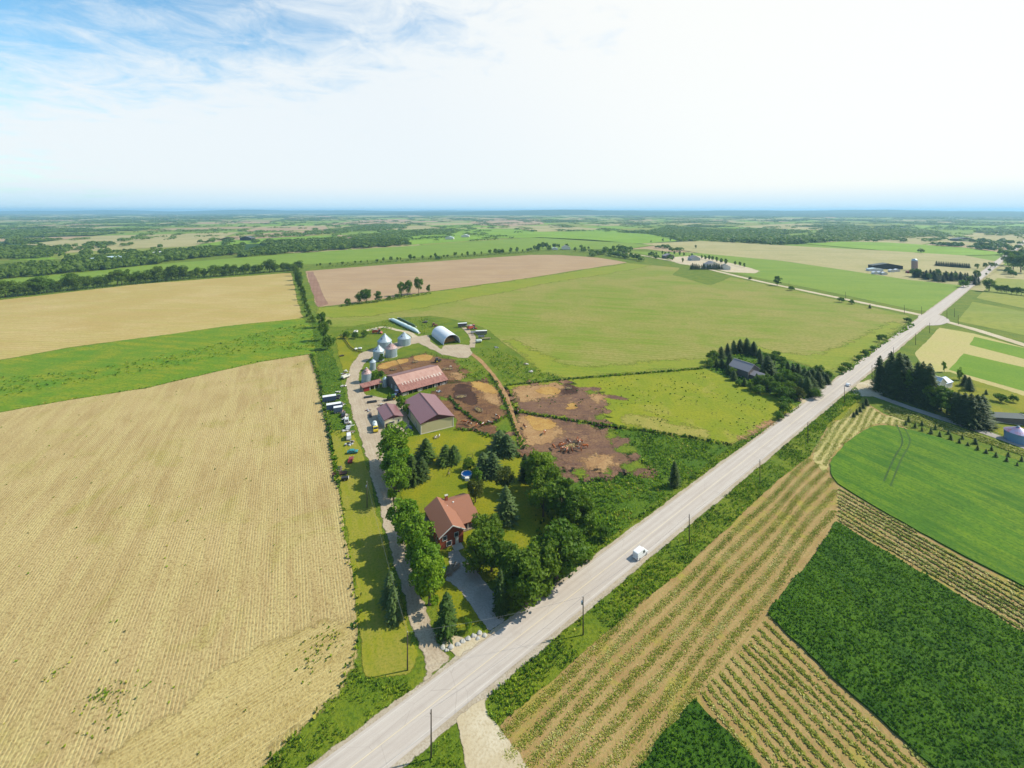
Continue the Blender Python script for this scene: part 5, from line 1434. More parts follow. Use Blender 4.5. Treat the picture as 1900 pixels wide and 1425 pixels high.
def car(label, px, heading, c, kind='van', cat=None, name=None):
    """x forward; side profile lofted across the width with tumblehome"""
    o = empty(name or kind, g(px[0], px[1], 0.155), heading, label, cat or kind)
    if kind == 'van':
        low = [(-2.6, 0.35), (-2.62, 0.9), (-2.55, 1.05), (2.2, 1.05), (2.62, 0.85), (2.62, 0.35)]
        top = [(-2.5, 1.05), (-2.42, 2.1), (-2.2, 2.2), (0.7, 2.2), (1.0, 2.1), (1.75, 1.1)]
        Wd = 2.0
        rim_x = (-1.65, 1.7)
        r = 0.36
    elif kind == 'pickup':
        low = [(-2.7, 0.45), (-2.72, 1.05), (2.3, 1.1), (2.65, 0.9), (2.65, 0.45)]
        top = [(-0.6, 1.06), (-0.5, 1.75), (-0.3, 1.82), (0.75, 1.82), (1.45, 1.1)]
        Wd = 1.95
        rim_x = (-1.7, 1.75)
        r = 0.4
    else:
        low = [(-2.2, 0.3), (-2.25, 0.8), (-2.1, 0.92), (1.7, 0.92), (2.2, 0.7), (2.22, 0.3)]
        top = [(-1.8, 0.92), (-1.2, 1.4), (-0.9, 1.46), (0.3, 1.46), (0.6, 1.4), (1.25, 0.92)]
        Wd = 1.8
        rim_x = (-1.35, 1.4)
        r = 0.32
    b = MB().prism(low, -Wd / 2, Wd / 2).build('body', paint(c), o)
    k = 0.86
    P = [(x, -Wd / 2 * (1 if i in (0, len(top) - 1) else k), z) for i, (x, z) in enumerate(top)]
    Q = [(x, -y, z) for x, y, z in P]
    n = len(P)
    MB().add(P + Q, [tuple(range(n)), tuple(range(2 * n - 1, n - 1, -1))] + [(i, n + i, n + (i + 1) % n, (i + 1) % n) for i in range(n)]).build('cabin', paint(c), o)
    xa, za = top[-2]
    xb, zb = top[-1]
    f0, f1 = 0.12, 0.88
    wv = []
    for f in (f0, f1):
        for s in (-1, 1):
            wv.append((xa + (xb - xa) * f + 0.03, s * Wd / 2 * 0.82, za + (zb - za) * f + 0.03))
    MB().add(wv, [(0, 1, 3, 2)]).build('windscreen', M['glass'], o)
    zt, zl = max(z for _, z in top), top[0][1]
    for s in (-1, 1):
        for x0, x1 in (((0.1, 1.15),) if kind != 'car' else ((-1.1, -0.1), (0.0, 0.8))):
            zz0, zz1 = zl + 0.12, zl + (zt - zl) * 0.72
            yy = lambda z: s * (Wd / 2 * (1 - (1 - k) * min(1, (z - zl) / (zt - zl) * 1.05)) + 0.02)
            MB().add([(x0, yy(zz0), zz0), (x1, yy(zz0), zz0), (x1 - 0.25, yy(zz1), zz1), (x0, yy(zz1), zz1)], [(0, 1, 2, 3)]).build('side_window', M['glass'], o)
        for x in rim_x:
            wheel(o, x, s * (Wd / 2 - 0.1), r)
        MB().box((low[-1][0] - 0.02, s * Wd * 0.38, 0.78), (0.12, 0.32, 0.18)).build('headlight', M['white_trim'], o)
        MB().box((low[0][0] + 0.02, s * Wd * 0.42, 0.85), (0.1, 0.2, 0.25)).build('tail_light', paint((190, 30, 24)), o)
    MB().box((low[-1][0] + 0.04, 0, 0.45), (0.14, Wd * 0.94, 0.22)).build('bumper', M['rubber'], o)
    if kind == 'pickup':
        MB().box((-1.66, 0, 1.1), (1.9, Wd * 0.8, 0.14)).build('cargo_bed', M['rubber'], o)
    return o


RH = math.atan2(ROAD_DIR[1], ROAD_DIR[0])
car('white van driving along the near lane of the road', (1188, 1032), RH, (248, 248, 250), 'van')
car('white car far along the road near the windbreak lane', (1574, 716), RH, (246, 246, 248), 'car')
car('parked white van among the junk along the drive boundary', (647, 813), R(112), (240, 240, 240), 'van', name='parked_van')
car('teal car parked on the grass below the white van', (654, 841), R(10), (30, 140, 140), 'car', name='parked_car')
car('dark blue car parked in the shade behind the small shed', (760, 797), R(120), (60, 70, 110), 'car', name='parked_car')
car('grey pickup parked beside the box trailers', (632, 754), R(115), (96, 112, 140), 'pickup', name='parked_pickup')
car('dark pickup parked at the top of the machinery yard', (628, 739), R(100), (70, 74, 80), 'pickup', name='parked_pickup')


car('silver car parked in the junk strip above the white van', (646, 796), R(105), (190, 194, 200), 'car', name='parked_car')
car('black car parked at the gravel edge below the pickups', (637, 772), R(110), (46, 48, 54), 'car', name='parked_car')
car('white pickup parked at the gravel edge beside the junk', (643, 783), R(112), (236, 238, 240), 'pickup', name='parked_pickup')
car('red car half hidden in the weeds below the teal car', (651, 856), R(100), (150, 50, 44), 'car', name='parked_car')


def truck(label, px, ang, cabc, load):
    o = empty('tank_truck', g(*px, 0.12), ang, label, 'truck')
    MB().box((0, 0, 0.75), (7.4, 0.9, 0.3)).build('chassis', M['rubber'], o)
    MB().prism([(2.0, 0.6), (3.9, 0.6), (3.9, 1.4), (3.3, 1.55), (2.95, 2.5), (2.0, 2.55)], -1.1, 1.1).build('cab', paint(cabc), o)
    MB().add([(3.36, -0.95, 1.6), (3.36, 0.95, 1.6), (3.03, 0.95, 2.4), (3.03, -0.95, 2.4)], [(0, 1, 2, 3)]).build('windscreen', M['glass'], o)
    for s in (-1, 1):
        MB().box((2.45, s * 1.11, 1.95), (0.8, 0.04, 0.7)).build('side_window', M['glass'], o)
    rings = []
    for i in range(9):
        x = -3.6 + 5.2 * i / 8
        e = 0.75 if i in (0, 8) else 1.0
        rings.append([(x, math.cos(a) * 1.1 * e, 1.95 + math.sin(a) * 0.95 * e) for a in [2 * math.pi * k / 14 for k in range(14)]])
    MB().loft(rings).build('tank', load, o)
    MB().cyl((-1, 0, 2.85), (-1, 0, 3.1), 0.35).build('hatch', M['galv_roof'], o)
    for s in (-1, 1):
        for x in (-2.6, -1.5, 3.0):
            wheel(o, x, s * 0.95, 0.5, 0.3)
    return o


truck('yellow truck with a white tank parked beside the small shed', (696, 797), R(-68), (232, 204, 40), paint((226, 232, 226)))


def tractor(label, px, ang, c, s_=1.0):
    o = empty('tractor', g(*px, 0.12), ang, label, 'tractor', None, s_)
    MB().prism([(0.0, 0.8), (2.2, 0.8), (2.25, 1.45), (0.0, 1.65)], -0.42, 0.42).build('bonnet', paint(c), o)
    MB().box((-0.7, 0, 1.0), (1.6, 0.8, 0.6)).build('chassis', M['rubber'], o)
    MB().prism([(-1.4, 1.3), (0.1, 1.3), (0.0, 2.6), (-1.2, 2.6)], -0.7, 0.7).build('cab', M['glass'], o)
    MB().box((-0.6, 0, 2.68), (1.6, 1.6, 0.14)).build('cab_roof', paint(c), o)
    for s in (-1, 1):
        wheel(o, -0.8, s * 0.95, 0.85, 0.5, paint((220, 190, 40)))
        wheel(o, 1.7, s * 0.75, 0.5, 0.3, paint((220, 190, 40)))
        MB().box((-0.8, s * 0.95, 1.8), (1.5, 0.5, 0.08)).build('mudguard', paint(c), o)
    MB().cyl((1.2, 0.25, 1.5), (1.2, 0.25, 2.4), 0.06).build('exhaust', M['rubber'], o)


tractor('green tractor beside the yellowish shrub in the machinery yard', (728, 742), R(200), (28, 110, 60))
tractor('blue-grey tractor against the end of the long barn', (735, 735), R(250), (110, 126, 170), 1.1)
tractor('red tractor parked behind the white fabric barn', (806, 606), R(20), (150, 60, 50), 1.2)
tractor('dark tractor at the pen corner above the long barn', (812, 672), R(30), (40, 44, 48), 1.1)


def combine(label, px, ang, c):
    o = empty('combine_harvester', g(*px, 0.1), ang, label, 'harvester')
    MB().prism([(-3.4, 1.1), (2.0, 1.1), (2.0, 2.8), (-2.4, 3.3), (-3.4, 2.6)], -1.4, 1.4).build('body', paint(c), o)
    MB().prism([(2.02, 1.6), (3.4, 1.6), (3.6, 2.4), (3.0, 3.6), (2.02, 3.6)], -1.1, 1.1).build('cab', M['glass'], o)
    MB().box((2.7, 0, 3.7), (1.7, 2.4, 0.16)).build('cab_roof', paint(c), o)
    MB().box((-0.6, 0, 3.45), (2.6, 2.2, 0.7), taper=1.15).build('grain_tank', paint((200, 190, 180)), o)
    MB().cyl((-0.4, 1.3, 3.4), (-4.4, 1.9, 3.7), 0.2).build('unloading_auger', paint((220, 214, 204)), o)
    MB().prism([(3.3, 0.3), (5.2, 0.25), (5.2, 0.45), (4.0, 1.3), (3.3, 1.2)], -2.6, 2.6).build('header', paint((176, 70, 54)), o)
    for s in (-1, 1):
        wheel(o, 1.6, s * 1.5, 0.9, 0.6)
        wheel(o, -2.4, s * 1.2, 0.55, 0.35)


combine('red combine harvester in the machinery row past the fabric barn', (874, 611), R(40), (190, 84, 66))
combine('small orange-red harvester behind the grain bins', (698, 619), R(10), (190, 80, 44))


def box_trailer(label, px, ang, L_, W_, H_, c, side=None, name='box_trailer'):
    o = empty(name, g(*px, 0.1), ang, label, 'trailer')
    MB().box((0, 0, 0.9 + H_ / 2), (L_, W_, H_)).build('box', paint(side or c), o)
    MB().box((0, 0, 0.93 + H_), (L_ + 0.06, W_ + 0.06, 0.1)).build('roof', paint(c), o)
    MB().box((0, 0, 0.78), (L_ * 0.98, W_ * 0.5, 0.2)).build('chassis', M['rubber'], o)
    for i in range(int(L_ / 1.2)):
        for s in (-1, 1):
            MB().box((-L_ / 2 + 0.6 + i * 1.2, s * (W_ / 2 + 0.03), 0.9 + H_ / 2), (0.08, 0.05, H_ - 0.1)).build('side_rib', paint(side or c), o)
    for s in (-1, 1):
        for x in (-L_ * 0.32, -L_ * 0.32 + 1.1):
            wheel(o, x, s * (W_ / 2 - 0.2), 0.48, 0.3)
    MB().box((L_ / 2 - 0.6, 0, 0.42), (0.15, W_ * 0.6, 0.75)).build('landing_gear', M['rubber'], o)
    return o


box_trailer('upper white-roofed box trailer on the drive boundary', (611, 746), R(22), 6.8, 2.5, 2.5, (250, 250, 250), (72, 88, 120))  # dark sides of the three boundary trailers: shade put into the paint colour
box_trailer('middle white-roofed box trailer on the drive boundary', (619, 761), R(22), 7.0, 2.5, 2.5, (250, 250, 250), (72, 88, 120))
box_trailer('lower short white-roofed box trailer on the drive boundary', (627, 766), R(22), 4.2, 2.3, 2.2, (244, 246, 248), (90, 104, 130))
box_trailer('white box trailer at the head of the machinery row', (858, 607), R(15), 8.0, 2.6, 2.6, (236, 240, 246), (96, 92, 100))
box_trailer('long white livestock trailer in the machinery row', (893, 621), R(8), 9.5, 2.6, 2.4, (246, 246, 240), (120, 122, 120))


def wagon(label, px, ang, L_, c, high=0.9):
    o = empty('farm_wagon', g(*px, 0.1), ang, label, 'wagon', 'farm wagons')
    MB().box((0, 0, 0.95), (L_, 2.3, 0.16)).build('deck', M['wood'], o)
    for s in (-1, 1):
        MB().box((0, s * 1.15, 1.03 + high / 2), (L_, 0.1, high)).build('side_board', paint(c), o)
        MB().box((s * (L_ / 2 - 0.05), 0, 1.03 + high / 2), (0.1, 2.2, high)).build('end_board', paint(c), o)
        for x in (-L_ * 0.33, L_ * 0.33):
            wheel(o, x, s * 0.95, 0.42, 0.26)
    MB().cyl((L_ / 2, 0, 0.7), (L_ / 2 + 1.8, 0, 0.45), 0.07).build('drawbar', M['rubber'], o)


wagon('small white wagon between the harvester and the livestock trailer', (878, 619), R(10), 4.5, (240, 240, 240))
wagon('grey wagon below the livestock trailer', (893, 627), R(10), 5.0, (170, 172, 182))
wagon('pale yellow flat wagon at the lower end of the machinery row', (902, 630), R(14), 7.0, (226, 214, 150), 0.3)
wagon('white wagon on the weedy strip beside the farm drive', (641, 702), R(60), 5.0, (240, 240, 230), 1.0)
wagon('white wagon standing in the bin yard', (660, 619), R(85), 4.0, (250, 250, 250), 1.4)


def tank(label, px, ang, L_, r, c):
    o = empty('storage_tank', g(*px), ang, label, 'tank', 'storage tanks')
    rings = []
    for i in range(9):
        x = -L_ / 2 + L_ * i / 8
        e = 0.7 if i in (0, 8) else 1.0
        rings.append([(x, math.cos(a) * r * e, 0.4 + r + math.sin(a) * r * e) for a in [2 * math.pi * k / 16 for k in range(16)]])
    MB().loft(rings).build('shell', paint(c), o)
    for x in (-L_ * 0.3, L_ * 0.3):
        MB().box((x, 0, 0.3), (0.25, r * 1.5, 0.6)).build('cradle', M['rubber'], o)
    MB().cyl((0, 0, 0.4 + 2 * r - 0.05), (0, 0, 0.65 + 2 * r), 0.3).build('hatch', M['galv_roof'], o)


tank('silver tank at the lower end of the machinery row', (888, 636), R(20), 5.0, 1.2, (206, 216, 214))
tank('small white tank on the fenced bin lawn', (668, 649), R(10), 2.6, 0.7, (244, 244, 244))
tank('small round white tank beside the other on the fenced bin lawn', (660, 650), R(40), 2.2, 0.7, (244, 244, 240))
tank('blue tank lying in the weeds below the drive trees', (818, 1068), R(70), 2.8, 1.0, (90, 160, 226))


def harrow(label, px, ang, L_, W_, c):
    o = empty('harrow', g(*px, 0.1), ang, label, 'implement', 'field implements')
    f = MB()
    for y in np.linspace(-W_ / 2, W_ / 2, 4):
        f.box((0, y, 0.6), (L_, 0.14, 0.14))
    for x in np.linspace(-L_ / 2, L_ / 2, 5):
        f.box((x, 0, 0.74), (0.14, W_, 0.12))
    f.build('frame', paint(c), o)
    d = MB()
    for y in np.linspace(-W_ / 2, W_ / 2, 3):
        for x in np.linspace(-L_ / 2, L_ / 2, 10):
            d.cyl((x, y - 0.03, 0.3), (x, y + 0.03, 0.3), 0.3, None, 8)
    d.build('disc', M['rubber'], o)['kind'] = 'stuff'
    MB().cyl((L_ / 2, 0, 0.6), (L_ / 2 + 1.8, 0, 0.4), 0.08).build('drawbar', paint(c), o)
    for s in (-1, 1):
        wheel(o, 0, s * W_ * 0.3, 0.4, 0.25)


harrow('rusty harrow across the verge beside the stubble', (630, 881), R(17), 5.0, 1.6, (120, 70, 56))
harrow('dark low implement in the middle of the machinery yard', (690, 747), R(20), 4.6, 1.8, (50, 56, 60))
harrow('dark implement nearest the lean-to in the machinery yard', (683, 738), R(22), 4.2, 1.4, (60, 70, 72))
harrow('dark implement nearest the green tractor', (718, 744), R(24), 3.0, 1.6, (44, 48, 52))
harrow('dark folded implement behind the yellow truck', (687, 772), R(110), 4.0, 1.2, (70, 60, 70))
harrow('rusty implement on the bin lawn', (634, 661), R(30), 2.4, 1.6, (96, 78, 54))
harrow('dark implement at the end of the silage ground', (788, 599), R(10), 4.0, 2.2, (70, 58, 56))
o = empty('dumpster', g(640, 891, 0.1), R(12), 'small dark trailer with white end on the drive verge', 'trailer')
MB().box((0, 0, 0.8), (2.6, 1.4, 0.8)).build('box', paint((40, 36, 34)), o)
MB().box((1.35, 0, 0.8), (0.08, 1.4, 0.9)).build('end_board', M['white_trim'], o)
for s in (-1, 1):
    wheel(o, 0, s * 0.8, 0.35)

# junk along the drive boundary and in the yard
JUNK = [(634, 752, 'grey scrap heap behind the parked pickups'), (636, 766, 'scrap heap at the end of the box trailers'), (643, 772, 'pale scrap heap above the stack of boards'), (650, 786, 'pale crates on the gravel edge'), (640, 800, 'dark scrap heap left of the parked white van'), (646, 826, 'timber heap above the teal car'), (632, 872, 'rusty iron heap beside the harrow'), (628, 728, 'pale barrels in the weeds above the trailers'), (684, 762, 'scrap beside the drive opposite the small shed'), (706, 752, 'pallets behind the small shed'), (765, 742, 'rubble against the long barn front'), (790, 734, 'pale blocks against the long barn front'), (815, 728, 'grey blocks at the right end of the long barn'),
        (640, 778, 'stack of pale boards in the junk strip'), (645, 785, 'grey scrap heap in the junk strip'), (648, 793, 'pile of pale rubbish in the junk strip above the white van'), (638, 695, 'heap of timber in the weeds above the trailers'), (641, 690, 'white sheet pile by the weedy drive edge'),
        (637, 717, 'scrap heap in the weeds below the white wagon'), (655, 822, 'low scrap heap between the parked van and the teal car'), (921, 645, 'grey rubble heap at the edge of the crop field'), (790, 597, 'scrap heap at the end of the silage ground'), (651, 802, 'small scrap heap beside the parked white van'),
        (836, 1062, 'heap of cut logs by the house drive'), (842, 1056, 'smaller heap of cut logs by the house drive'), (985, 690, 'white scrap in the rough grass left of the pasture'), (976, 676, 'grey stone heap at the crop field corner'), (811, 812, 'pale timber on the lawn by the big maroon shed')]
for i, (x, y, lb) in enumerate(JUNK):
    o = empty('scrap_heap', g(x, y, 0.08), random.uniform(0, 3), lb, 'heap', 'junk heaps')
    rr = random.Random(i)
    logs = 'log' in lb
    for q in range(9 if y < 1000 else 14):
        c = (rr.uniform(-1.3, 1.3), rr.uniform(-1.0, 1.0), rr.uniform(0.1, 0.6))
        if logs:
            MB().cyl((c[0] - 1.0, c[1], c[2]), (c[0] + 1.0, c[1] + rr.uniform(-0.5, 0.5), c[2] + 0.1), rr.uniform(0.12, 0.2), None, 8).build('log', M['wood'], o)
        else:
            mt = rr.choice(['wood', 'galv_roof', 'white_trim', 'barn_board', 'rust_cone', 'dark_wood']) if 'white' not in lb and 'pale' not in lb else rr.choice(['white_trim', 'white_trim', 'wood'])
            MB().box(c, (rr.uniform(0.5, 2.2), rr.uniform(0.15, 0.8), rr.uniform(0.08, 0.5)), rr.uniform(0, 3), rr.uniform(-0.3, 0.3), rr.uniform(-0.3, 0.3)).build('scrap_piece', M[mt], o)

# ------------------------------------------------------------------ hay feeders and cattle
FEED = [(855, 738, 20, 3.2, 1.6, 'oval hay feeder in the upper barn paddock'), (888, 762, 125, 3.2, 1.5, 'oval hay feeder in the lower barn paddock'), (831, 686, 10, 3.4, 1.8, 'hay feeder at the right end of the long barn'), (770, 673, 20, 1.9, 1.5, 'hay feeder in the right of the pen behind the barn'),
        (730, 687, 10, 2.0, 1.2, 'hay feeder in the left of the pen behind the barn'), (1060, 830, 35, 4.0, 2.2, 'large hay feeder in the middle of the feeding herd'), (1055, 722, 20, 1.8, 1.4, 'hay ring in the dark mud of the pasture')]
for x, y, a, ra, rb, lb in FEED:
    o = empty('hay_feeder', g(x, y, 0.12), R(a), lb, 'feeder', 'hay feeders')
    prof = [(math.cos(2 * math.pi * i / 20) * ra, math.sin(2 * math.pi * i / 20) * rb) for i in range(20)]
    for z in (0.5, 1.05):
        f = MB()
        for i in range(20):
            p0, p1 = prof[i], prof[(i + 1) % 20]
            f.cyl((p0[0], p0[1], z), (p1[0], p1[1], z), 0.09, None, 5)
        f.build('ring_rail', M['wood'], o)
    for i in range(0, 20, 2):
        MB().box((prof[i][0], prof[i][1], 0.55), (0.14, 0.14, 1.1)).build('bar', M['wood'], o)
    V, Fq = [], []
    rr = np.random.default_rng(int(x))
    k = 260
    rad = np.sqrt(rr.uniform(0, 1, k)) * 0.86
    th = rr.uniform(0, 6.28, k)
    Pc = np.stack([np.cos(th) * rad * ra, np.sin(th) * rad * rb, 0.25 + (1 - rad) * 0.7], 1)
    V, Fq = quads_from(Pc, rr.normal(size=(k, 3)) * 0.5 + (0, 0, 1), rr.uniform(0.15, 0.4, k), 3, 0.4)
    link('hay', np_mesh('hay', V, Fq, [M['strawbit']]), o)['kind'] = 'stuff'


def cow_mesh():
    me = bpy.data.meshes.new('cow_skeleton')
    V = [(-0.85, 0, 1.15), (-0.35, 0, 1.12), (0.25, 0, 1.10), (0.72, 0, 1.16), (1.05, 0, 1.28), (1.32, 0, 1.12), (1.62, 0, 0.86),
         (0.62, 0.2, 0.85), (0.60, 0.22, 0.42), (0.62, 0.22, 0.05), (0.62, -0.2, 0.85), (0.68, -0.22, 0.42), (0.66, -0.22, 0.05),
         (-0.72, 0.2, 0.86), (-0.84, 0.22, 0.48), (-0.78, 0.22, 0.05), (-0.72, -0.2, 0.86), (-0.80, -0.22, 0.48), (-0.74, -0.22, 0.05), (-1.0, 0, 1.05), (-1.04, 0, 0.5), (1.25, 0.17, 1.24), (1.25, -0.17, 1.24)]
    Ed = [(0, 1), (1, 2), (2, 3), (3, 4), (4, 5), (5, 6), (3, 7), (7, 8), (8, 9), (3, 10), (10, 11), (11, 12), (0, 13), (13, 14), (14, 15), (0, 16), (16, 17), (17, 18), (0, 19), (19, 20), (5, 21), (5, 22)]
    Rd = [0.30, 0.36, 0.37, 0.31, 0.19, 0.15, 0.10, 0.14, 0.075, 0.06, 0.14, 0.075, 0.06, 0.17, 0.08, 0.065, 0.17, 0.08, 0.065, 0.05, 0.035, 0.04, 0.04]
    me.from_pydata(V, Ed, [])
    ob = bpy.data.objects.new('cow_skeleton', me)
    col.objects.link(ob)
    md = ob.modifiers.new('skin', 'SKIN')
    for i, r in enumerate(Rd):
        me.skin_vertices[0].data[i].radius = (r * 0.78 if i < 4 else r, r)
        me.skin_vertices[0].data[i].use_root = (i == 1)
    sb = ob.modifiers.new('sub', 'SUBSURF')
    sb.levels = 1
    sb.render_levels = 1
    dg = bpy.context.evaluated_depsgraph_get()
    out = bpy.data.meshes.new_from_object(ob.evaluated_get(dg))
    bpy.data.objects.remove(ob)
    out.materials.clear()
    return out


m, t, bs = new_mat('cattle_hide')
tc = nd(t, 'ShaderNodeTexCoord').outputs['Object']
oi = nd(t, 'ShaderNodeObjectInfo').outputs['Random']
off = nd(t, 'ShaderNodeVectorMath', {0: tc, 1: nd(t, 'ShaderNodeCombineXYZ', {0: mathn(t, 'MULTIPLY', oi, 40.0), 1: 0.0, 2: 0.0}).outputs[0]}, operation='ADD').outputs[0]
brown = mix(t, oi, S(186, 106, 58), S(120, 70, 46))
t.links.new(mix(t, ramp(t, noisen(t, off, 1.1, 2.0), 0.56, 0.60), brown, S(236, 226, 210)), bs.inputs['Base Color'])
M['hide'] = m
COW = cow_mesh()
COW.materials.append(M['hide'])
COW.polygons.foreach_set('use_smooth', [True] * len(COW.polygons))
herd = g(1060, 830)
cows = []
for i in range(11):
    a = 2 * math.pi * i / 11 + 0.2
    ca, sa = math.cos(R(35)), math.sin(R(35))
    a += random.uniform(-0.25, 0.25)
    k_ = random.choice([1.0, 1.0, 1.05, 1.25, 1.5])
    ex, ey = math.cos(a) * 5.3 * k_, math.sin(a) * 3.4 * k_
    cows.append((herd.x + ex * ca - ey * sa, herd.y + ex * sa + ey * ca, math.atan2(-(ex * sa + ey * ca), -(ex * ca - ey * sa)) + random.uniform(-0.3, 0.3), 'cow at the big feeder in the herd, %s round the ring' % nth(i + 1)))
for x, y, lb in [(1027, 833, 'brown cow standing alone left of the feeding herd'), (973, 795, 'cow by the straw at the top of the herd paddock'), (1045, 838, 'cow a few steps below the left end of the feeding herd'), (1010, 806, 'cow walking towards the feeding herd'), (862, 787, 'cow in the dirt alley nearest the big shed'), (872, 790, 'second cow in the dirt alley from the big shed'),
                 (884, 793, 'third cow in the dirt alley from the big shed'), (897, 791, 'cow at the alley corner by the paddock fence'), (908, 788, 'cow against the paddock fence corner'), (926, 779, 'dark cow at the lower right corner of the barn paddock'), (922, 776, 'second dark cow at the lower right of the barn paddock'), (961, 766, 'dark cow beside the track gate'), (836, 684, 'cow eating at the end of the long barn')]:
    p = g(x, y)
    cows.append((p.x, p.y, random.uniform(0, 6.28), lb))
for x, y, a, lb in cows:
    o = link('cow', COW)
    o.location = (x, y, 0.12)
    o.rotation_euler = (0, 0, a)
    o.scale = (1.25, 1.25, 1.25)
    tag(o, lb, 'cow', 'cattle')

# ------------------------------------------------------------------ poles and fences
PH = 9.4


def pole(px, label, h=PH, lamp=False, cross=True):
    o = empty('utility_pole', g(*px), RH + 1.57, label, 'utility pole', 'utility poles')
    MB().cyl((0, 0, 0), (0, 0, h), 0.17, 0.11, 8).build('post', M['dark_wood'], o)
    MB().cyl((0.1, 0, h - 0.1), (0.1, 0, h + 0.25), 0.05).build('insulator', M['white_trim'], o)
    if cross:
        MB().box((0.22, 0, h - 1.0), (0.5, 0.08, 0.08)).build('bracket', M['dark_wood'], o)
    if lamp:
        MB().cyl((0.3, 0.1, h - 2.0), (0.3, 0.1, h - 1.2), 0.22, None, 10).build('transformer', M['galv_roof'], o)
    return o


for i, (x, y) in enumerate([(800, 1408), (1082, 1178), (1279, 1010), (1410, 898), (1499, 822), (1567, 748), (1618, 704), (1658, 668), (1699, 640), (1725, 618), (1757, 592)]):
    pole((x, y), 'wooden roadside utility pole, %s up the road from the bottom edge' % nth(i + 1), 9.4 if i < 5 else 9.0, i == 1)
pole((756, 1244), 'wooden pole on the verge at the farm drive mouth', 8.6)
pole((681, 942), 'wooden pole in the tree shade beside the farm drive', 9.0, True)
for i, (x, y) in enumerate([(1778, 602), (1678, 582), (1710, 585), (1771, 588), (1569, 555), (1464, 533)]):
    pole((x, y), 'utility pole beside the gravel side road, %s of its line' % nth(i + 1), 9.0)


WIRE = plain('aluminium_wire', (0.16, 0.16, 0.17), 0.5)


def wire(label, pa, pb, ha, hb_):
    A, B = g(*pa), g(*pb)
    A.z, B.z = ha, hb_
    sag = (B - A).length * 0.018
    mb = MB()
    n = 12
    Q = [A + (B - A) * (i / n) - Vector((0, 0, 4 * sag * (i / n) * (1 - i / n))) for i in range(n + 1)]
    for p0, p1 in zip(Q[:-1], Q[1:]):
        mb.cyl(p0, p1, 0.022, None, 4, False)
    tag(mb.build('overhead_wire', WIRE), label, 'wire', 'overhead wires')


RP = [(800, 1408), (1082, 1178), (1279, 1010), (1410, 898), (1499, 822), (1567, 748)]
for i in range(5):
    wire('overhead wire between roadside poles, %s span up from the bottom edge' % nth(i + 1), RP[i], RP[i + 1], 9.55, 9.5)
wire('service wire crossing the road to the pole at the farm drive mouth', (1082, 1178), (756, 1244), 9.5, 8.7)
wire('service wire running up the farm drive between its two poles', (756, 1244), (681, 942), 8.7, 9.1)
POST = MB().cyl((0, 0, 0), (0, 0, 1.35), 0.13, 0.11, 6).mesh('post', M['dark_wood'])


def fence(label, px, gap=7.0, rails=2, rail_r=0.05, weeds=True, h=1.35, solid=False):
    P = [g(x, y) for x, y in px]
    o = empty('fence', P[0], 0, label, 'fence')
    for a, b in zip(P[:-1], P[1:]):
        d = b - a
        n = max(1, int(d.length / gap))
        for k in range(n + 1 if b is P[-1] else n):
            q = link('post', POST, o)
            q.location = a + d * (k / n) - P[0]
        for r in range(rails):
            z = h * (0.9 - 0.42 * r)
            if solid:
                c = (a + b) / 2 - P[0]
                MB().box((c.x, c.y, z - 0.1), (d.length, 0.05, 0.34), math.atan2(d.y, d.x)).build('plank', M['dark_wood'], o)
            else:
                MB().cyl(a - P[0] + Vector((0, 0, z)), b - P[0] + Vector((0, 0, z)), rail_r, None, 4).build('rail', M['dark_wood'], o)
    return o


fence('fence along the top of the pasture below the crop field', [(940, 716), (1071, 703), (1250, 689), (1306, 684)], 8)
fence('fence between the pasture and the herd paddock', [(955, 764), (1000, 772), (1110, 788), (1180, 798), (1280, 813), (1357, 827)], 6)
fence('fence down the dirt track beside the barn paddock', [(908, 694), (925, 722), (938, 748), (946, 775), (962, 812), (972, 834)], 5)
fence('fence from the long barn corner to the cow alley', [(833, 738), (850, 758), (880, 780), (895, 788), (915, 786), (938, 774)], 5, 3)
fence('fence round the lawn side of the cow alley', [(846, 797), (880, 800), (915, 812), (938, 818), (966, 850)], 5)
fence('dark plank fence around the grain bin lawn', [(632, 622), (640, 632), (650, 646), (660, 653), (672, 655)], 3.0, 2, solid=True)
fence('fence at the back of the pen behind the long barn', [(702, 672), (740, 667), (790, 655), (832, 666), (850, 676)], 5, 3)
fence('fence dividing the pen behind the long barn', [(735, 670), (748, 690)], 3, 3)
fence('fence along the stubble and swale corner', [(577, 658), (590, 700), (603, 760), (612, 800)], 8)
fence('fence round the upper side of the barn paddock', [(840, 697), (862, 703), (902, 709), (932, 725)], 5)
fence('fence along the road side of the pasture', [(1357, 827), (1430, 790), (1482, 757)], 8)

# garden furniture on the lawn
for i, (x, y, lb) in enumerate([(872, 852, 'dark swing frame on the lawn behind the pool'), (833, 881, 'small play frame in the middle of the lawn')]):
    o = empty('swing_frame', g(x, y, 0.06), R(20 + 60 * i), lb, 'swing')
    for s in (-1, 1):
        for q in (-1, 1):
            MB().cyl((s * 1.3, q * 0.7, 0), (s * 1.2, 0, 2.0), 0.06).build('leg', M['dark_wood'], o)
    MB().cyl((-1.3, 0, 2.0), (1.3, 0, 2.0), 0.07).build('top_bar', M['dark_wood'], o)
    MB().box((0, 0, 0.6), (1.2, 0.4, 0.08)).build('seat', M['wood'], o)
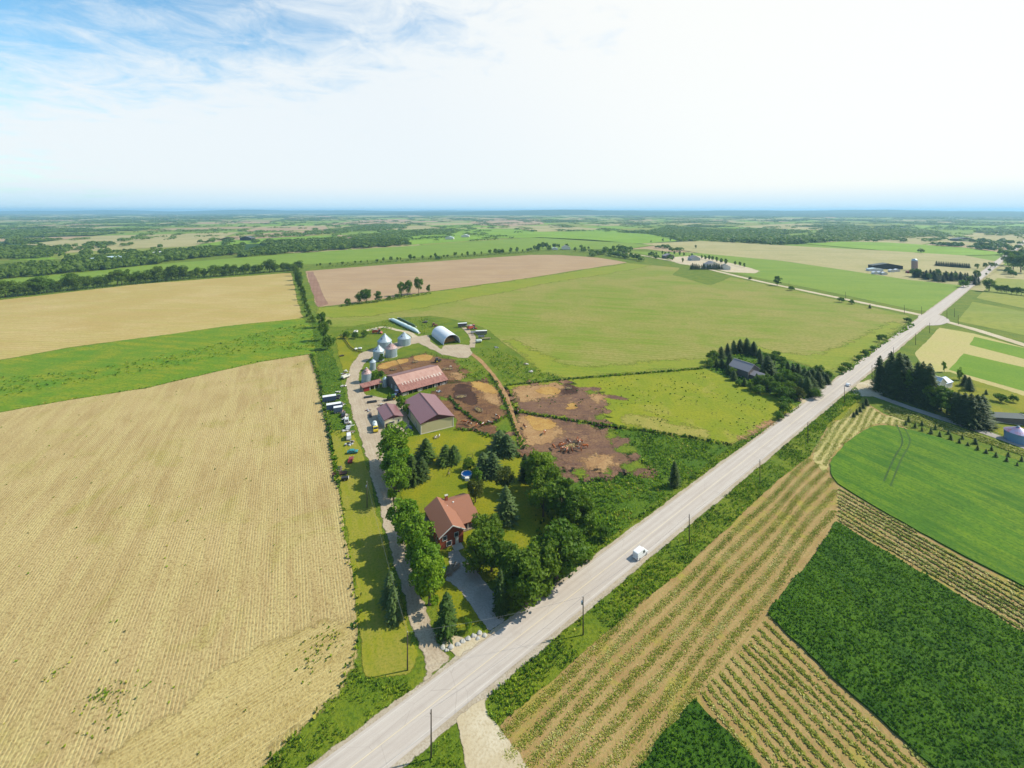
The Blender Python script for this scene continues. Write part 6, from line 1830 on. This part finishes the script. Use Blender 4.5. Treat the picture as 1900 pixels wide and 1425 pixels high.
# boulders of the entrance bed
for i in range(16):
    x = 822 + 80 * ((i * 0.37) % 1)
    y = 1205 - 30 * ((x - 830) / 75.0) + 10 * ((i * 0.61) % 1) - 6
    p = g(x, y, 0.1)
    bm = bmesh.new()
    bmesh.ops.create_icosphere(bm, subdivisions=2, radius=random.uniform(0.3, 0.7))
    for v in bm.verts:
        v.co *= 1 + 0.35 * mnoise.noise(v.co * 2 + Vector((i * 9, 0, 0)))
        v.co.z *= 0.7
    me = bpy.data.meshes.new('boulder')
    bm.to_mesh(me)
    bm.free()
    me.materials.append(M['block'])
    o = link('boulder', me)
    o.location = p
    tag(o, 'pale boulder in the white stone bed at the house drive, %s laid' % nth(i + 1), 'boulder', 'entrance boulders')

# ------------------------------------------------------------------ grass, weeds and crops that nobody could count
def tufts(P2, hmin, hmax, blades, seed, width=0.16, lean=0.7, z=0.05, zarr=None):
    r = np.random.default_rng(seed)
    n = len(P2)
    P2 = np.repeat(P2, blades, 0)
    N = len(P2)
    zb = np.full(N, z) if zarr is None else np.repeat(zarr, blades)
    h = np.repeat(r.uniform(hmin, hmax, n), blades) * r.uniform(0.7, 1.15, N)
    a = r.uniform(0, 6.283, N)
    ln = r.uniform(0.15, 1.0, N) * lean * h
    w = h * width * r.uniform(0.8, 1.6, N)
    b2 = r.uniform(0, 6.283, N)
    base = np.stack([P2[:, 0] + np.cos(b2) * h * 0.25, P2[:, 1] + np.sin(b2) * h * 0.25, zb], 1)
    tip = base + np.stack([np.cos(a) * ln, np.sin(a) * ln, h], 1)
    sd = np.stack([-np.sin(a) * w, np.cos(a) * w, np.zeros(N)], 1)
    mid = base * 0.45 + tip * 0.55 + np.stack([np.zeros(N), np.zeros(N), h * 0.12], 1)
    V = np.stack([base, mid + sd, tip, mid - sd], 1).reshape(-1, 3)
    return V, np.arange(4 * N).reshape(N, 4)


_LAT = np.random.default_rng(3).uniform(-1, 1, (64, 64))


def vnoise(X, Y, seed=0):
    X = X + seed * 7.3
    Y = Y + seed * 3.1
    i, j = np.floor(X).astype(int), np.floor(Y).astype(int)
    u, v = X - i, Y - j
    u, v = u * u * (3 - 2 * u), v * v * (3 - 2 * v)
    L = lambda a, b: _LAT[a % 64, b % 64]
    return (L(i, j) * (1 - u) + L(i + 1, j) * u) * (1 - v) + (L(i, j + 1) * (1 - u) + L(i + 1, j + 1) * u) * v


def stuff(name, label, px, dens, hmin, hmax, mats, weights, blades=4, seed=1, width=0.3, lean=0.8, world=None, parent=None, z=0.05, pts=None):
    P = gp(px) if world is None else world
    Q = points_in(P, dens, seed) if pts is None else pts
    if len(Q) == 0:
        return None
    # clumpy cover: thin the points with broad noise
    if name in ('verge_weeds', 'weeds'):
        rt = np.random.default_rng(seed + 8)
        Q = Q[vnoise(Q[:, 0] * 0.11, Q[:, 1] * 0.11, seed + 2) * 0.7 + vnoise(Q[:, 0] * 0.45, Q[:, 1] * 0.45, seed + 4) * 0.45 + rt.uniform(-0.5, 0.5, len(Q)) > -0.22]
    V, Fq = tufts(Q, hmin, hmax, blades, seed, width, lean, z)
    r = np.random.default_rng(seed + 3)
    nn = vnoise(Q[:, 0] * 0.14, Q[:, 1] * 0.14, seed) * 0.6 + vnoise(Q[:, 0] * 0.5, Q[:, 1] * 0.5, seed) * 0.3
    wts = np.array(weights, float) / sum(weights)
    cut = np.cumsum(wts)
    u = np.clip(0.5 + nn * 0.55 + r.normal(size=len(Q)) * 0.22, 0, 0.999)
    mi = np.repeat(np.searchsorted(cut, u), blades).clip(0, len(mats) - 1)
    o = link(name, np_mesh(name, V, Fq, [M[q] for q in mats], mi), parent)
    if parent is None:
        tag(o, label, 'vegetation', None, 'stuff')
    else:
        o['kind'] = 'stuff'
    return o


G3 = ['grassC', 'grassB', 'grassA', 'grassY']
re = lambda x: 390 + 0.8355 * (1975 - x)           # right road edge row at column x
stuff('verge_weeds', 'tall weeds on the right-hand road verge', [(902, 1296), (1000, re(1000) + 6), (1081, re(1081) + 6), (1280, re(1280) + 5), (1420, re(1420) + 4), (1500, re(1500) + 3), (1588, re(1588) + 3), (1600, 738), (1537, 787), (1505, 844), (1442, 892), (1271, 1054), (1139, 1164), (926, 1348), (898, 1320)], 5.5, 0.16, 0.6, G3, [2.2, 4.5, 4.5, 0.15], 5, 1, 0.22, 1.1)
stuff('verge_weeds', 'weeds in the verge corner at the bottom edge', [(738, 1430), (842, 1348), (856, 1380), (864, 1440), (880, 1640), (560, 1640)], 7.0, 0.14, 0.5, G3, [2.2, 4, 4, 0.4], 5, 2, 0.2, 1.1)
stuff('verge_weeds', 'tall weeds between the stubble and the road at the bottom', [(470, 1440), (552, 1364), (602, 1314), (642, 1264), (663, 1224), (672, 1258), (754, 1258), (764, 1280), (574, 1420), (280, 1640)], 7.0, 0.14, 0.5, G3, [2.2, 4, 4, 0.4], 5, 3, 0.2, 1.1)
stuff('verge_weeds', 'weeds on the left-hand road verge below the pasture', [(1090, 1046), (1130, 1002), (1240, 917), (1357, 829), (1430, 792), (1482, 757), (1492, 748), (1478, 758), (1300, 884), (1180, 972), (1095, 1036)], 3.4, 0.2, 0.7, G3, [2.5, 4, 4, 0.1], 5, 4, 0.25, 1.1)
stuff('weeds', 'rank weeds between the herd paddock and the road', [(1105, 792), (1180, 800), (1280, 815), (1357, 829), (1240, 915), (1130, 1000), (1075, 1060), (1060, 1010), (1090, 960), (1075, 890), (1160, 884), (1206, 876), (1170, 840), (1150, 808)], 2.2, 0.2, 0.75, G3, [3, 4.5, 3.5, 0.05], 5, 5, 0.28, 1.1)
stuff('weeds', 'weeds and tall grass along the farm drive boundary', [(580, 598), (598, 602), (614, 645), (632, 695), (641, 735), (650, 775), (662, 805), (640, 815), (620, 812), (606, 750), (594, 692), (580, 650)], 0.8, 0.25, 0.65, G3, [2, 4, 4, 0.1], 5, 6, 0.3, 1.1)
stuff('weeds', 'rough tall grass in front of the fabric barn track', [(880, 650), (912, 646), (940, 655), (985, 680), (1040, 700), (1060, 703), (940, 714), (925, 690), (905, 668), (885, 656)], 0.5, 0.3, 0.9, G3, [2, 4, 4, 0.2], 5, 7, 0.3, 1.1)
stuff('weeds', 'bright tall grass left of the rutted track', [(850, 668), (880, 668), (900, 690), (920, 714), (905, 708), (868, 702), (850, 690)], 0.4, 0.4, 1.0, G3, [1, 3, 5, 0.5], 5, 8, 0.4)
stuff('weeds', 'rough weeds around the silage bags', [(690, 606), (720, 590), (790, 590), (830, 600), (800, 612), (780, 626), (740, 608), (700, 616), (660, 622), (630, 618), (640, 610)], 0.25, 0.3, 0.9, G3, [1.5, 4, 5, 1], 5, 9, 0.35, 1.1)
stuff('swale_reeds', 'long wet grass winding through the swale', [(0, 700), (130, 690), (260, 668), (380, 645), (480, 618), (560, 600), (585, 625), (580, 650), (500, 650), (400, 664), (270, 692), (120, 716), (0, 738)], 0.10, 0.4, 1.0, G3, [0.8, 4, 5, 0.2], 5, 10, 0.35, 1.2)
stuff('weeds', 'weeds along the upper road bank of the crop field', [(1555, 697), (1690, 598), (1698, 604), (1640, 640), (1562, 702)], 0.5, 0.5, 1.3, G3, [3, 4, 3, 0.2], 5, 11, 0.4)
stuff('weeds', 'undergrowth in the wooded lot', [(1310, 683), (1383, 645), (1550, 699), (1478, 752)], 0.25, 0.5, 1.4, G3, [5, 4, 2, 0.1], 5, 12, 0.45)
stuff('weeds', 'undergrowth beneath the roadside tree clump', [(990, 900), (1040, 900), (1090, 960), (1065, 1060), (1000, 1120), (930, 1145), (900, 1080), (985, 1010)], 0.35, 0.3, 0.9, G3, [6, 3, 1, 0.1], 5, 13, 0.4)
stuff('alfalfa', 'leafy tops of the large alfalfa block', None, 3.6, 0.18, 0.48, ['alfC', 'alfB', 'grassB'], [4.6, 5, 1.3], 4, 14, 0.34, 0.9, world=P_A, z=0.5)
stuff('alfalfa', 'leafy tops of the small alfalfa block', None, 3.6, 0.18, 0.48, ['alfC', 'alfB', 'grassB'], [5, 5, 0.8], 4, 15, 0.34, 0.9, world=P_B, z=0.5)
ED = resample(P_STUB, 1.1)
ED = ED[(ED[:, 1] < 420) & (ED[:, 0] > -260)]
ED = ED + np.random.default_rng(5).normal(size=ED.shape) * 0.5
stuff('field_edge_grass', 'grass fringe along the edge of the stubble', None, 0, 0.3, 0.9, G3, [2, 4, 4, 2], 5, 16, 0.35, pts=ED, world=P_STUB)
for k, (pxs, lb) in enumerate([([(940, 716), (1071, 703), (1250, 689), (1306, 684)], 'dark weeds under the top pasture fence'), ([(955, 764), (1000, 772), (1110, 788), (1180, 798), (1280, 813), (1357, 827)], 'dark weeds under the fence above the herd paddock'),
                               ([(908, 694), (925, 722), (938, 748), (946, 775), (962, 812), (972, 834)], 'weeds under the track fence'), ([(833, 738), (850, 758), (880, 780), (895, 788), (915, 786), (938, 774)], 'weeds under the barn paddock fence'),
                               ([(846, 797), (880, 800), (915, 812), (938, 818), (966, 850)], 'weeds along the lawn fence'), ([(577, 658), (590, 700), (603, 760), (615, 830), (628, 900)], 'weeds along the stubble boundary fence')]):
    Q = []
    for (xa, ya), (xb, yb_) in zip(pxs[:-1], pxs[1:]):
        a, b = g(xa, ya), g(xb, yb_)
        for s in np.arange(0, (b - a).length, 0.55):
            p = a + (b - a) * (s / (b - a).length)
            Q.append((p.x + random.gauss(0, 0.45), p.y + random.gauss(0, 0.45)))
    stuff('fence_weeds', lb, None, 0, 0.5, 1.3, G3, [5, 4, 2, 0.3], 5, 20 + k, 0.4, pts=np.array(Q), world=P_STUB)
# weed clumps scattered in the stubble
r_ = np.random.default_rng(77)
cl_ = []
for cx, cy, nn_, sp in [(185, 1292, 40, 4), (215, 1310, 60, 7), (590, 1210, 60, 6), (610, 1190, 30, 4), (100, 1250, 14, 2)]:
    c = g(cx, cy)
    cl_.append(np.stack([c.x + r_.normal(size=nn_) * sp * 0.4, c.y + r_.normal(size=nn_) * sp * 0.5], 1))
Q = points_in(P_STUB, 0.006, 31)
Q = Q[(Q[:, 1] < 330)]
cl_.append(Q)
stuff('stubble_weeds', 'scattered green weed clumps in the stubble', None, 0, 0.15, 0.45, G3, [2, 4, 4, 2], 4, 30, 0.5, pts=np.vstack(cl_), world=P_STUB)
Q = points_in(P_STUB, 1.0, 32)
Q = Q[(Q[:, 1] < 190) & (np.abs(Q[:, 0]) < 200)]
stuff('straw_litter', 'loose straw lying over the near stubble', None, 0, 0.06, 0.15, ['strawbit', 'grassY'], [3, 1], 2, 33, 0.3, 2.5, pts=Q, world=P_STUB)

# dung and weeds speckling the pasture
Q = points_in(gp([(960, 722), (1250, 692), (1306, 688), (1470, 757), (1357, 822), (1180, 795), (1000, 768)]), 0.05, 34)
Q = Q[np.array([mnoise.noise(Vector((q[0] * 0.05, q[1] * 0.05, 4))) for q in Q]) > -0.05]
stuff('pasture_tussocks', 'dark tussocks dotted over the pasture', None, 0, 0.25, 0.55, G3, [7, 2, 0.4, 0.2], 5, 35, 0.6, pts=Q, world=P_STUB)

# hedge bottoms: bramble and bush filling under the hedgerow trees
def undergrowth(label, pts_px, step, h, w, seed):
    r = np.random.default_rng(seed)
    A, B, b = [], [], 0
    for (xa, ya), (xb, yb_) in zip(pts_px[:-1], pts_px[1:]):
        a, c = g(xa, ya), g(xb, yb_)
        n = max(2, int((c - a).length / step))
        for k in range(n):
            p = a + (c - a) * (k / n)
            V, Fq = quads_from(*(lambda d: (d * np.array([w, w, h]) * 0.5 + np.array([p.x + r.normal() * 1.2, p.y + r.normal() * 1.2, h * 0.42]), d + r.normal(size=d.shape) * 0.4))(
                (lambda q: q / np.linalg.norm(q, axis=1, keepdims=True))(r.normal(size=(26, 3)) + (0, 0, 0.2))), r.uniform(0.35, 0.8, 26), seed + k)
            V[:, 2] = np.maximum(V[:, 2] * r.uniform(0.6, 1.25), 0.05)
            A.append(V)
            B.append(Fq + b)
            b += len(V)
    tag(link('hedge_undergrowth', np_mesh('hedge_undergrowth', np.vstack(A), np.vstack(B), [M['leafF']])), label, 'undergrowth', None, 'stuff')


undergrowth('bushy hedge bottom under the long left hedgerow', [(-60, 560), (120, 541), (260, 527), (400, 514), (548, 502)], 3.0, 5.0, 4.5, 1)
undergrowth('bushy bottom of the boundary hedge at the ploughed field end', [(548, 504), (556, 530), (562, 556), (572, 582), (584, 602)], 4.5, 3.0, 2.8, 2)
undergrowth('bushy bottom of the hedge behind the ploughed field', [(600, 497), (720, 487), (850, 478), (990, 468)], 3.6, 4.0, 4.5, 3)
undergrowth('low bushes under the island trees of the ploughed field', [(640, 568), (690, 562), (730, 556), (800, 545)], 2.6, 3.0, 3.6, 4)

# ------------------------------------------------------------------ windrows of cut hay
def windrows(poly_px, direction, gap, width, seed, perm=7.0, mats=('cutC', 'cutA', 'cutB'), wts=(2.2, 4, 3), h=(0.16, 0.38), curve=0.0, xmax=230):
    P = gp(poly_px)
    d = np.array(direction, float)
    d /= np.linalg.norm(d)
    q = np.array([d[1], -d[0]])
    U, W_ = P @ d, P @ q
    k = 0
    for w in np.arange(W_.min() + gap / 2, W_.max(), gap):
        u = np.arange(U.min(), U.max(), 0.25)
        line = u[:, None] * d + (w + 0.35 * np.sin(u * 0.11 + k))[:, None] * q
        line = line[inside(P, line[:, 0], line[:, 1])]
        line = line[(line[:, 0] < xmax)]
        k += 1
        if len(line) < 12:
            continue
        r = np.random.default_rng(seed * 100 + k)
        idx = r.integers(0, len(line), int(len(line) * 0.25 * perm))
        pts = line[idx] + d * r.uniform(-0.3, 0.3, len(idx))[:, None] + q * np.clip(r.normal(size=len(idx)) * width * 0.33, -width * 0.7, width * 0.7)[:, None]
        stuff('windrow', None, None, 0, h[0], h[1], list(mats), list(wts), 3, seed * 100 + k, 0.55, 2.2, pts=pts, world=P, parent=hay_field, z=0.06)


H1 = [(924, 1350), (1139, 1164), (1271, 1054), (1442, 892), (1500, 850), (1536, 872), (1552, 905), (1546, 972), (1418, 1140), (1284, 1295), (1185, 1425), (1030, 1630), (985, 1620), (945, 1440)]
windrows(H1, ROAD_DIR, 3.3, 1.7, 1, 48, h=(0.06, 0.18))
H2 = [(1428, 1146), (1535, 1256), (1738, 1434), (1960, 1630), (1580, 1630), (1407, 1425), (1296, 1296)]
windrows(H2, LOT_DIR, 2.5, 0.8, 2, 24, wts=(4, 4, 2.5), h=(0.10, 0.28))
H3 = [(1556, 908), (1580, 918), (1681, 978), (1793, 1040), (1900, 1094), (2180, 1246), (2240, 1375), (1900, 1173), (1720, 1066), (1556, 966)]
windrows(H3, LOT_DIR, 2.1, 0.55, 3, 18, mats=('cutC', 'cutB', 'strawbit'), wts=(4, 3, 2))
flat('mown_swath', jag(gp([(1505, 850), (1537, 790), (1600, 746), (1640, 771), (1700, 775), (1680, 792), (1633, 786), (1606, 796), (1572, 818), (1544, 845), (1530, 880)]), 3, 0.5, 61), 0.058, M['tan_yellow'], 'pale mown swath curving round the wheat')
H4 = [(1505, 848), (1537, 790), (1600, 746), (1640, 771), (1750, 806), (1676, 792), (1633, 786), (1606, 796), (1572, 818), (1544, 845), (1536, 868)]
windrows(H4, (1.0, 0.95), 2.6, 1.5, 4, 22, wts=(1.5, 3, 5), h=(0.08, 0.24))
windrows([(1640, 765), (1680, 782), (1800, 813), (1900, 848), (2100, 918), (2100, 902), (1900, 834), (1800, 800), (1680, 760), (1650, 752)], LOT_DIR, 2.0, 0.9, 5, 18, wts=(2, 3, 4), xmax=330)

# tractor tracks pressed into the wheat
for k, pxs in enumerate([[(1664, 790), (1674, 815), (1672, 830), (1660, 850), (1640, 895)], [(1677, 795), (1688, 815), (1686, 830), (1672, 855), (1652, 905)]]):
    ribbon('tractor_track', pxs, 0.5, 0.5, 0.52, M['grassC'], 'dark tractor track curving through the wheat, %s of the two' % ('left' if k == 0 else 'right'), 0.05)

# ------------------------------------------------------------------ far farmland and woods
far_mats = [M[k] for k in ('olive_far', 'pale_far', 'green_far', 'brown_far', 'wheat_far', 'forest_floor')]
RD = np.array(ROAD_DIR) / np.linalg.norm(ROAD_DIR)
LD = np.array((-0.45, 1.0)) / np.linalg.norm((-0.45, 1.0))
V, Fq, MI = [], [], []
WOODS = []
rr = random.Random(5)


def to_px(p):
    return 950 + p[0] * F / p[1], YH + H * F / p[1]


a_edges = [-14000.0]
while a_edges[-1] < 26000:
    a_edges.append(a_edges[-1] + rr.choice([220, 320, 420, 520]))
b_edges = [-6000.0]
while b_edges[-1] < 26000:
    b_edges.append(b_edges[-1] + rr.choice([180, 260, 340]))
for i in range(len(a_edges) - 1):
    for j in range(len(b_edges) - 1):
        c = RD * (a_edges[i] + a_edges[i + 1]) / 2 + LD * (b_edges[j] + b_edges[j + 1]) / 2
        if c[1] < 560 or c[1] > 16000 or abs(c[0]) > c[1] * 1.7 + 300:
            continue
        px, py = to_px(c)
        D = c[1]
        big = mnoise.noise(Vector((c[0] / 1900, c[1] / 2600, 3.3)))
        pw = 0.05 if D < 1300 else (0.12 if D < 3000 else 0.16 if D < 6000 else 0.20)
        if px < 550 and D > 1150:
            pw += 0.12
        if px > 1350 and D > 1900:
            pw += 0.10
        wood = rr.random() < pw + big * 0.35
        k = 5 if wood else rr.choices([0, 1, 2, 3, 4], [4, 4, 2.4, 2.0, 2.4])[0]
        e = 5
        q = [RD * (a_edges[i + s] + (e if s == 0 else -e)) + LD * (b_edges[j + u_] + (e if u_ == 0 else -e)) for s, u_ in ((0, 0), (1, 0), (1, 1), (0, 1))]
        bidx = len(V)
        V += [(p[0], p[1], -0.9) for p in q]
        Fq.append([bidx, bidx + 1, bidx + 2, bidx + 3])
        MI.append(k)
        if wood:
            WOODS.append(np.array(q))
        elif rr.random() < 0.4 and D < 7000:
            # tree line along one side of the field
            p0, p1 = q[0], (q[1] if rr.random() < 0.5 else q[3])
            nn_ = np.array([-(p1 - p0)[1], (p1 - p0)[0]])
            nn_ = nn_ / np.linalg.norm(nn_) * (9 + D * 0.004)
            WOODS.append(np.array([p0, p1, p1 + nn_, p0 + nn_]))
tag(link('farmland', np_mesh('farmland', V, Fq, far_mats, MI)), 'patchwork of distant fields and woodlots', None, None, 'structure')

# woods and fields recognisable in the photograph, drawn from its pixels
for nm, mt, lb, pxs in [
    ('field', 'pale_far', 'tan field in the left distance', [(55, 461), (100, 471), (150, 467), (300, 458), (400, 449), (445, 441), (380, 437), (290, 443), (130, 453)]),
    ('field', 'green_far', 'small green field at the left edge behind the dark woods', [(-200, 505), (0, 494), (60, 488), (110, 478), (60, 476), (0, 485), (-200, 498)]),
    ('field', 'brown_far', 'tan strip field beyond the hedgerows in mid distance', [(400, 446), (450, 444), (560, 438), (655, 427), (600, 426), (500, 432), (420, 440)]),
    ('field', 'pale_far', 'pale strip field far off left', [(95, 418), (200, 413), (300, 410), (240, 408), (140, 413)]),
    ('field', 'brown_far', 'tan field far off centre', [(620, 414), (700, 407), (770, 408), (740, 412), (660, 416)]),
    ('field', 'brown_far', 'brown field far off right of centre', [(870, 412), (920, 406), (1000, 407), (1010, 416), (950, 420), (890, 418)]),
    ('field', 'green_far', 'green meadows beyond the hedgerows', [(700, 448), (760, 436), (850, 424), (960, 424), (1000, 430), (930, 440), (850, 448), (760, 454)]),
    ('field', 'pale_far', 'tan field beyond the far right woods', [(1560, 440), (1640, 435), (1760, 440), (1900, 447), (1900, 462), (1760, 452), (1640, 446)]),
    ('field', 'green_far', 'pale green fields at the far right', [(1680, 422), (1800, 412), (1950, 415), (1950, 426), (1800, 428)]),
]:
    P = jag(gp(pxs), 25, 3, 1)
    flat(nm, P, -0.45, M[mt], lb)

EXPL = [
    [(-200, 532), (0, 519), (105, 509), (160, 503), (235, 499), (300, 490), (300, 486), (160, 493), (60, 494), (0, 500), (-200, 512)],
    [(113, 486), (200, 479), (300, 470), (395, 462), (450, 462), (450, 470), (330, 484), (235, 490), (160, 492)],
    [(0, 480), (0, 462), (95, 463), (95, 478)],
    [(440, 478), (560, 468), (650, 462), (760, 455), (740, 447), (640, 450), (560, 455), (470, 464)],
    [(480, 456), (560, 447), (640, 440), (720, 432), (800, 426), (850, 428), (840, 434), (740, 440), (660, 448), (560, 455)],
    [(430, 442), (520, 436), (640, 424), (700, 416), (760, 418), (740, 424), (640, 432), (520, 440)],
    [(1200, 430), (1240, 421), (1300, 424), (1350, 430), (1420, 434), (1480, 440), (1495, 452), (1440, 455), (1360, 452), (1300, 446), (1250, 444), (1205, 435)],
    [(1020, 431), (1060, 428), (1103, 429), (1103, 433), (1060, 434), (1025, 434)],
    [(1450, 440), (1520, 436), (1600, 438), (1660, 442), (1680, 446), (1600, 446), (1540, 450), (1490, 452)],
    [(1510, 438), (1530, 424), (1640, 424), (1740, 430), (1770, 440), (1660, 440), (1560, 436)],
    [(1690, 460), (1760, 455), (1850, 466), (1880, 474), (1800, 470), (1720, 467)],
]
for e in EXPL:
    WOODS.append(gp(e))
    EXPL_N = len(EXPL)


def blob(seed, n):
    r = np.random.default_rng(seed)
    d = r.normal(size=(n, 3))
    d[:, 2] = np.abs(d[:, 2]) * 0.9 - 0.25
    d /= np.linalg.norm(d, axis=1, keepdims=True)
    p = d * np.array([0.5, 0.5, 0.5]) * r.uniform(0.8, 1.1, (n, 1)) + np.array([0, 0, 0.52])
    p[:, 2] = np.maximum(p[:, 2], 0.06)
    return quads_from(p, d + r.normal(size=d.shape) * 0.35, r.uniform(0.19, 0.33, n), seed, 0.8)


SCAT = []
rs = np.random.default_rng(41)
for _ in range(900):                      # lone trees and short hedges between the far fields
    d_ = 900 * (7.5 ** rs.uniform(0, 1))
    x_ = rs.uniform(-1.3, 1.3) * d_
    n_ = int(rs.integers(1, 9))
    dr = RD if rs.uniform() < 0.5 else LD
    for q in range(n_):
        c_ = np.array([x_, d_]) + dr * q * (9 + d_ * 0.006) + rs.normal(size=2) * 4
        SCAT.append(c_)
NEARB = [blob(i, 34) for i in range(4)]
FARB = [blob(50 + i, 13) for i in range(4)]
NEAR_POLY = FIELD_POLYS
NEAR_BOX = [(fp.min(0), fp.max(0)) for fp in NEAR_POLY]
wv, wf, wb = [], [], 0
fv, ff, fb = [], [], 0
r = np.random.default_rng(99)
LIST = list(enumerate(WOODS)) + [(-1, None)]
for wi, P in LIST:
    if P is None:
        P = np.array(SCAT)
        scat = True
    else:
        scat = False
    cen = P.mean(0)
    D = max(cen[1], 500)
    explicit = scat or wi >= len(WOODS) - EXPL_N
    s = max(7.5, D * 0.0090)
    Q = P.copy() if scat else points_in(P, 1.0 / s ** 2 * (1.0 if explicit else 0.8), 500 + wi)
    if len(Q) == 0:
        continue
    keep = (Q[:, 1] > 480) & (np.abs(Q[:, 0]) < Q[:, 1] * 1.6)
    lo_, hi_ = P.min(0), P.max(0)
    for fp, (fl, fh) in zip(NEAR_POLY, NEAR_BOX):
        if (fl < hi_).all() and (fh > lo_).all():
            keep &= ~inside(fp, Q[:, 0], Q[:, 1])
    if not explicit:
        keep &= (Q[:, 1] > 1500)
    Q = Q[keep]
    for p in Q:
        T = NEARB if p[1] < 1500 else FARB
        Vt, Ft = T[r.integers(0, 4)]
        hh = r.uniform(6.5, 14) if p[1] < 1500 else r.uniform(5, 10)
        ww = max(7.5, p[1] * 0.0090) * r.uniform(0.9, 1.5)
        a = r.uniform(0, 6.28)
        c_, s_ = math.cos(a), math.sin(a)
        X = (Vt[:, 0] * c_ - Vt[:, 1] * s_) * ww + p[0]
        Y = (Vt[:, 0] * s_ + Vt[:, 1] * c_) * ww + p[1]
        Z = Vt[:, 2] * hh - 0.8
        A = np.stack([X, Y, Z], 1)
        if p[1] < 1500:
            wv.append(A)
            wf.append(Ft + wb)
            wb += len(A)
        else:
            fv.append(A)
            ff.append(Ft + fb)
            fb += len(A)
if wv:
    tag(link('woods', np_mesh('woods', np.vstack(wv), np.vstack(wf), [M['leafF']])), 'woods and tree belts in the middle distance', 'woods', None, 'stuff')
tag(link('forest', np_mesh('forest', np.vstack(fv), np.vstack(ff), [M['leafF']])), 'far woods and tree lines fading towards the horizon', 'forest', None, 'stuff')
print('woods quads', sum(len(a) for a in wf), 'forest quads', sum(len(a) for a in ff))

# low wooded ridges on the horizon
for k, (d0, hgt, x0, x1, lb) in enumerate([(11000, 118, -5000, 16000, 'low blue ridge on the horizon right of centre'), (15500, 122, -24000, 24000, 'long low ridge closing the horizon'), (8800, 74, 4000, 15000, 'nearer low wooded ridge at the far right')]):
    n = 160
    Vh, Fh = [], []
    for i in range(n + 1):
        x = x0 + (x1 - x0) * i / n
        f = i / n
        e = min(1, 5 * min(f, 1 - f))
        z = hgt * e * (0.80 + 0.38 * mnoise.noise(Vector((x / 2600, k * 7, 0))) + 0.08 * mnoise.noise(Vector((x / 500, k * 7, 3))))
        Vh += [(x, d0 - 1800, -1.0), (x, d0 - 900, z * 0.55), (x, d0, z), (x, d0 + 1500, -1.0)]
    for i in range(n):
        for q in range(3):
            b = i * 4 + q
            Fh.append((b, b + 4, b + 5, b + 1))
    me = np_mesh('hill', Vh, Fh, [M['forest_floor']], None, True)
    tag(link('hill', me), lb, None, None, 'structure')

# ------------------------------------------------------------------ air
mv = bpy.data.materials.new('summer_haze')
mv.use_nodes = True
tv = mv.node_tree
tv.nodes.remove(tv.nodes['Principled BSDF'])
pv = nd(tv, 'ShaderNodeVolumePrincipled', {'Color': (0.42, 0.74, 1.0, 1.0), 'Density': 0.00008, 'Anisotropy': 0.1})
tv.links.new(pv.outputs[0], tv.nodes['Material Output'].inputs['Volume'])
hz = MB().box((0, 0, 78), (62000, 62000, 164)).build('haze', mv)
hz.location = (0, 0, 0)
tag(hz, 'thin blue summer haze over the farmland', 'haze', None, 'stuff')
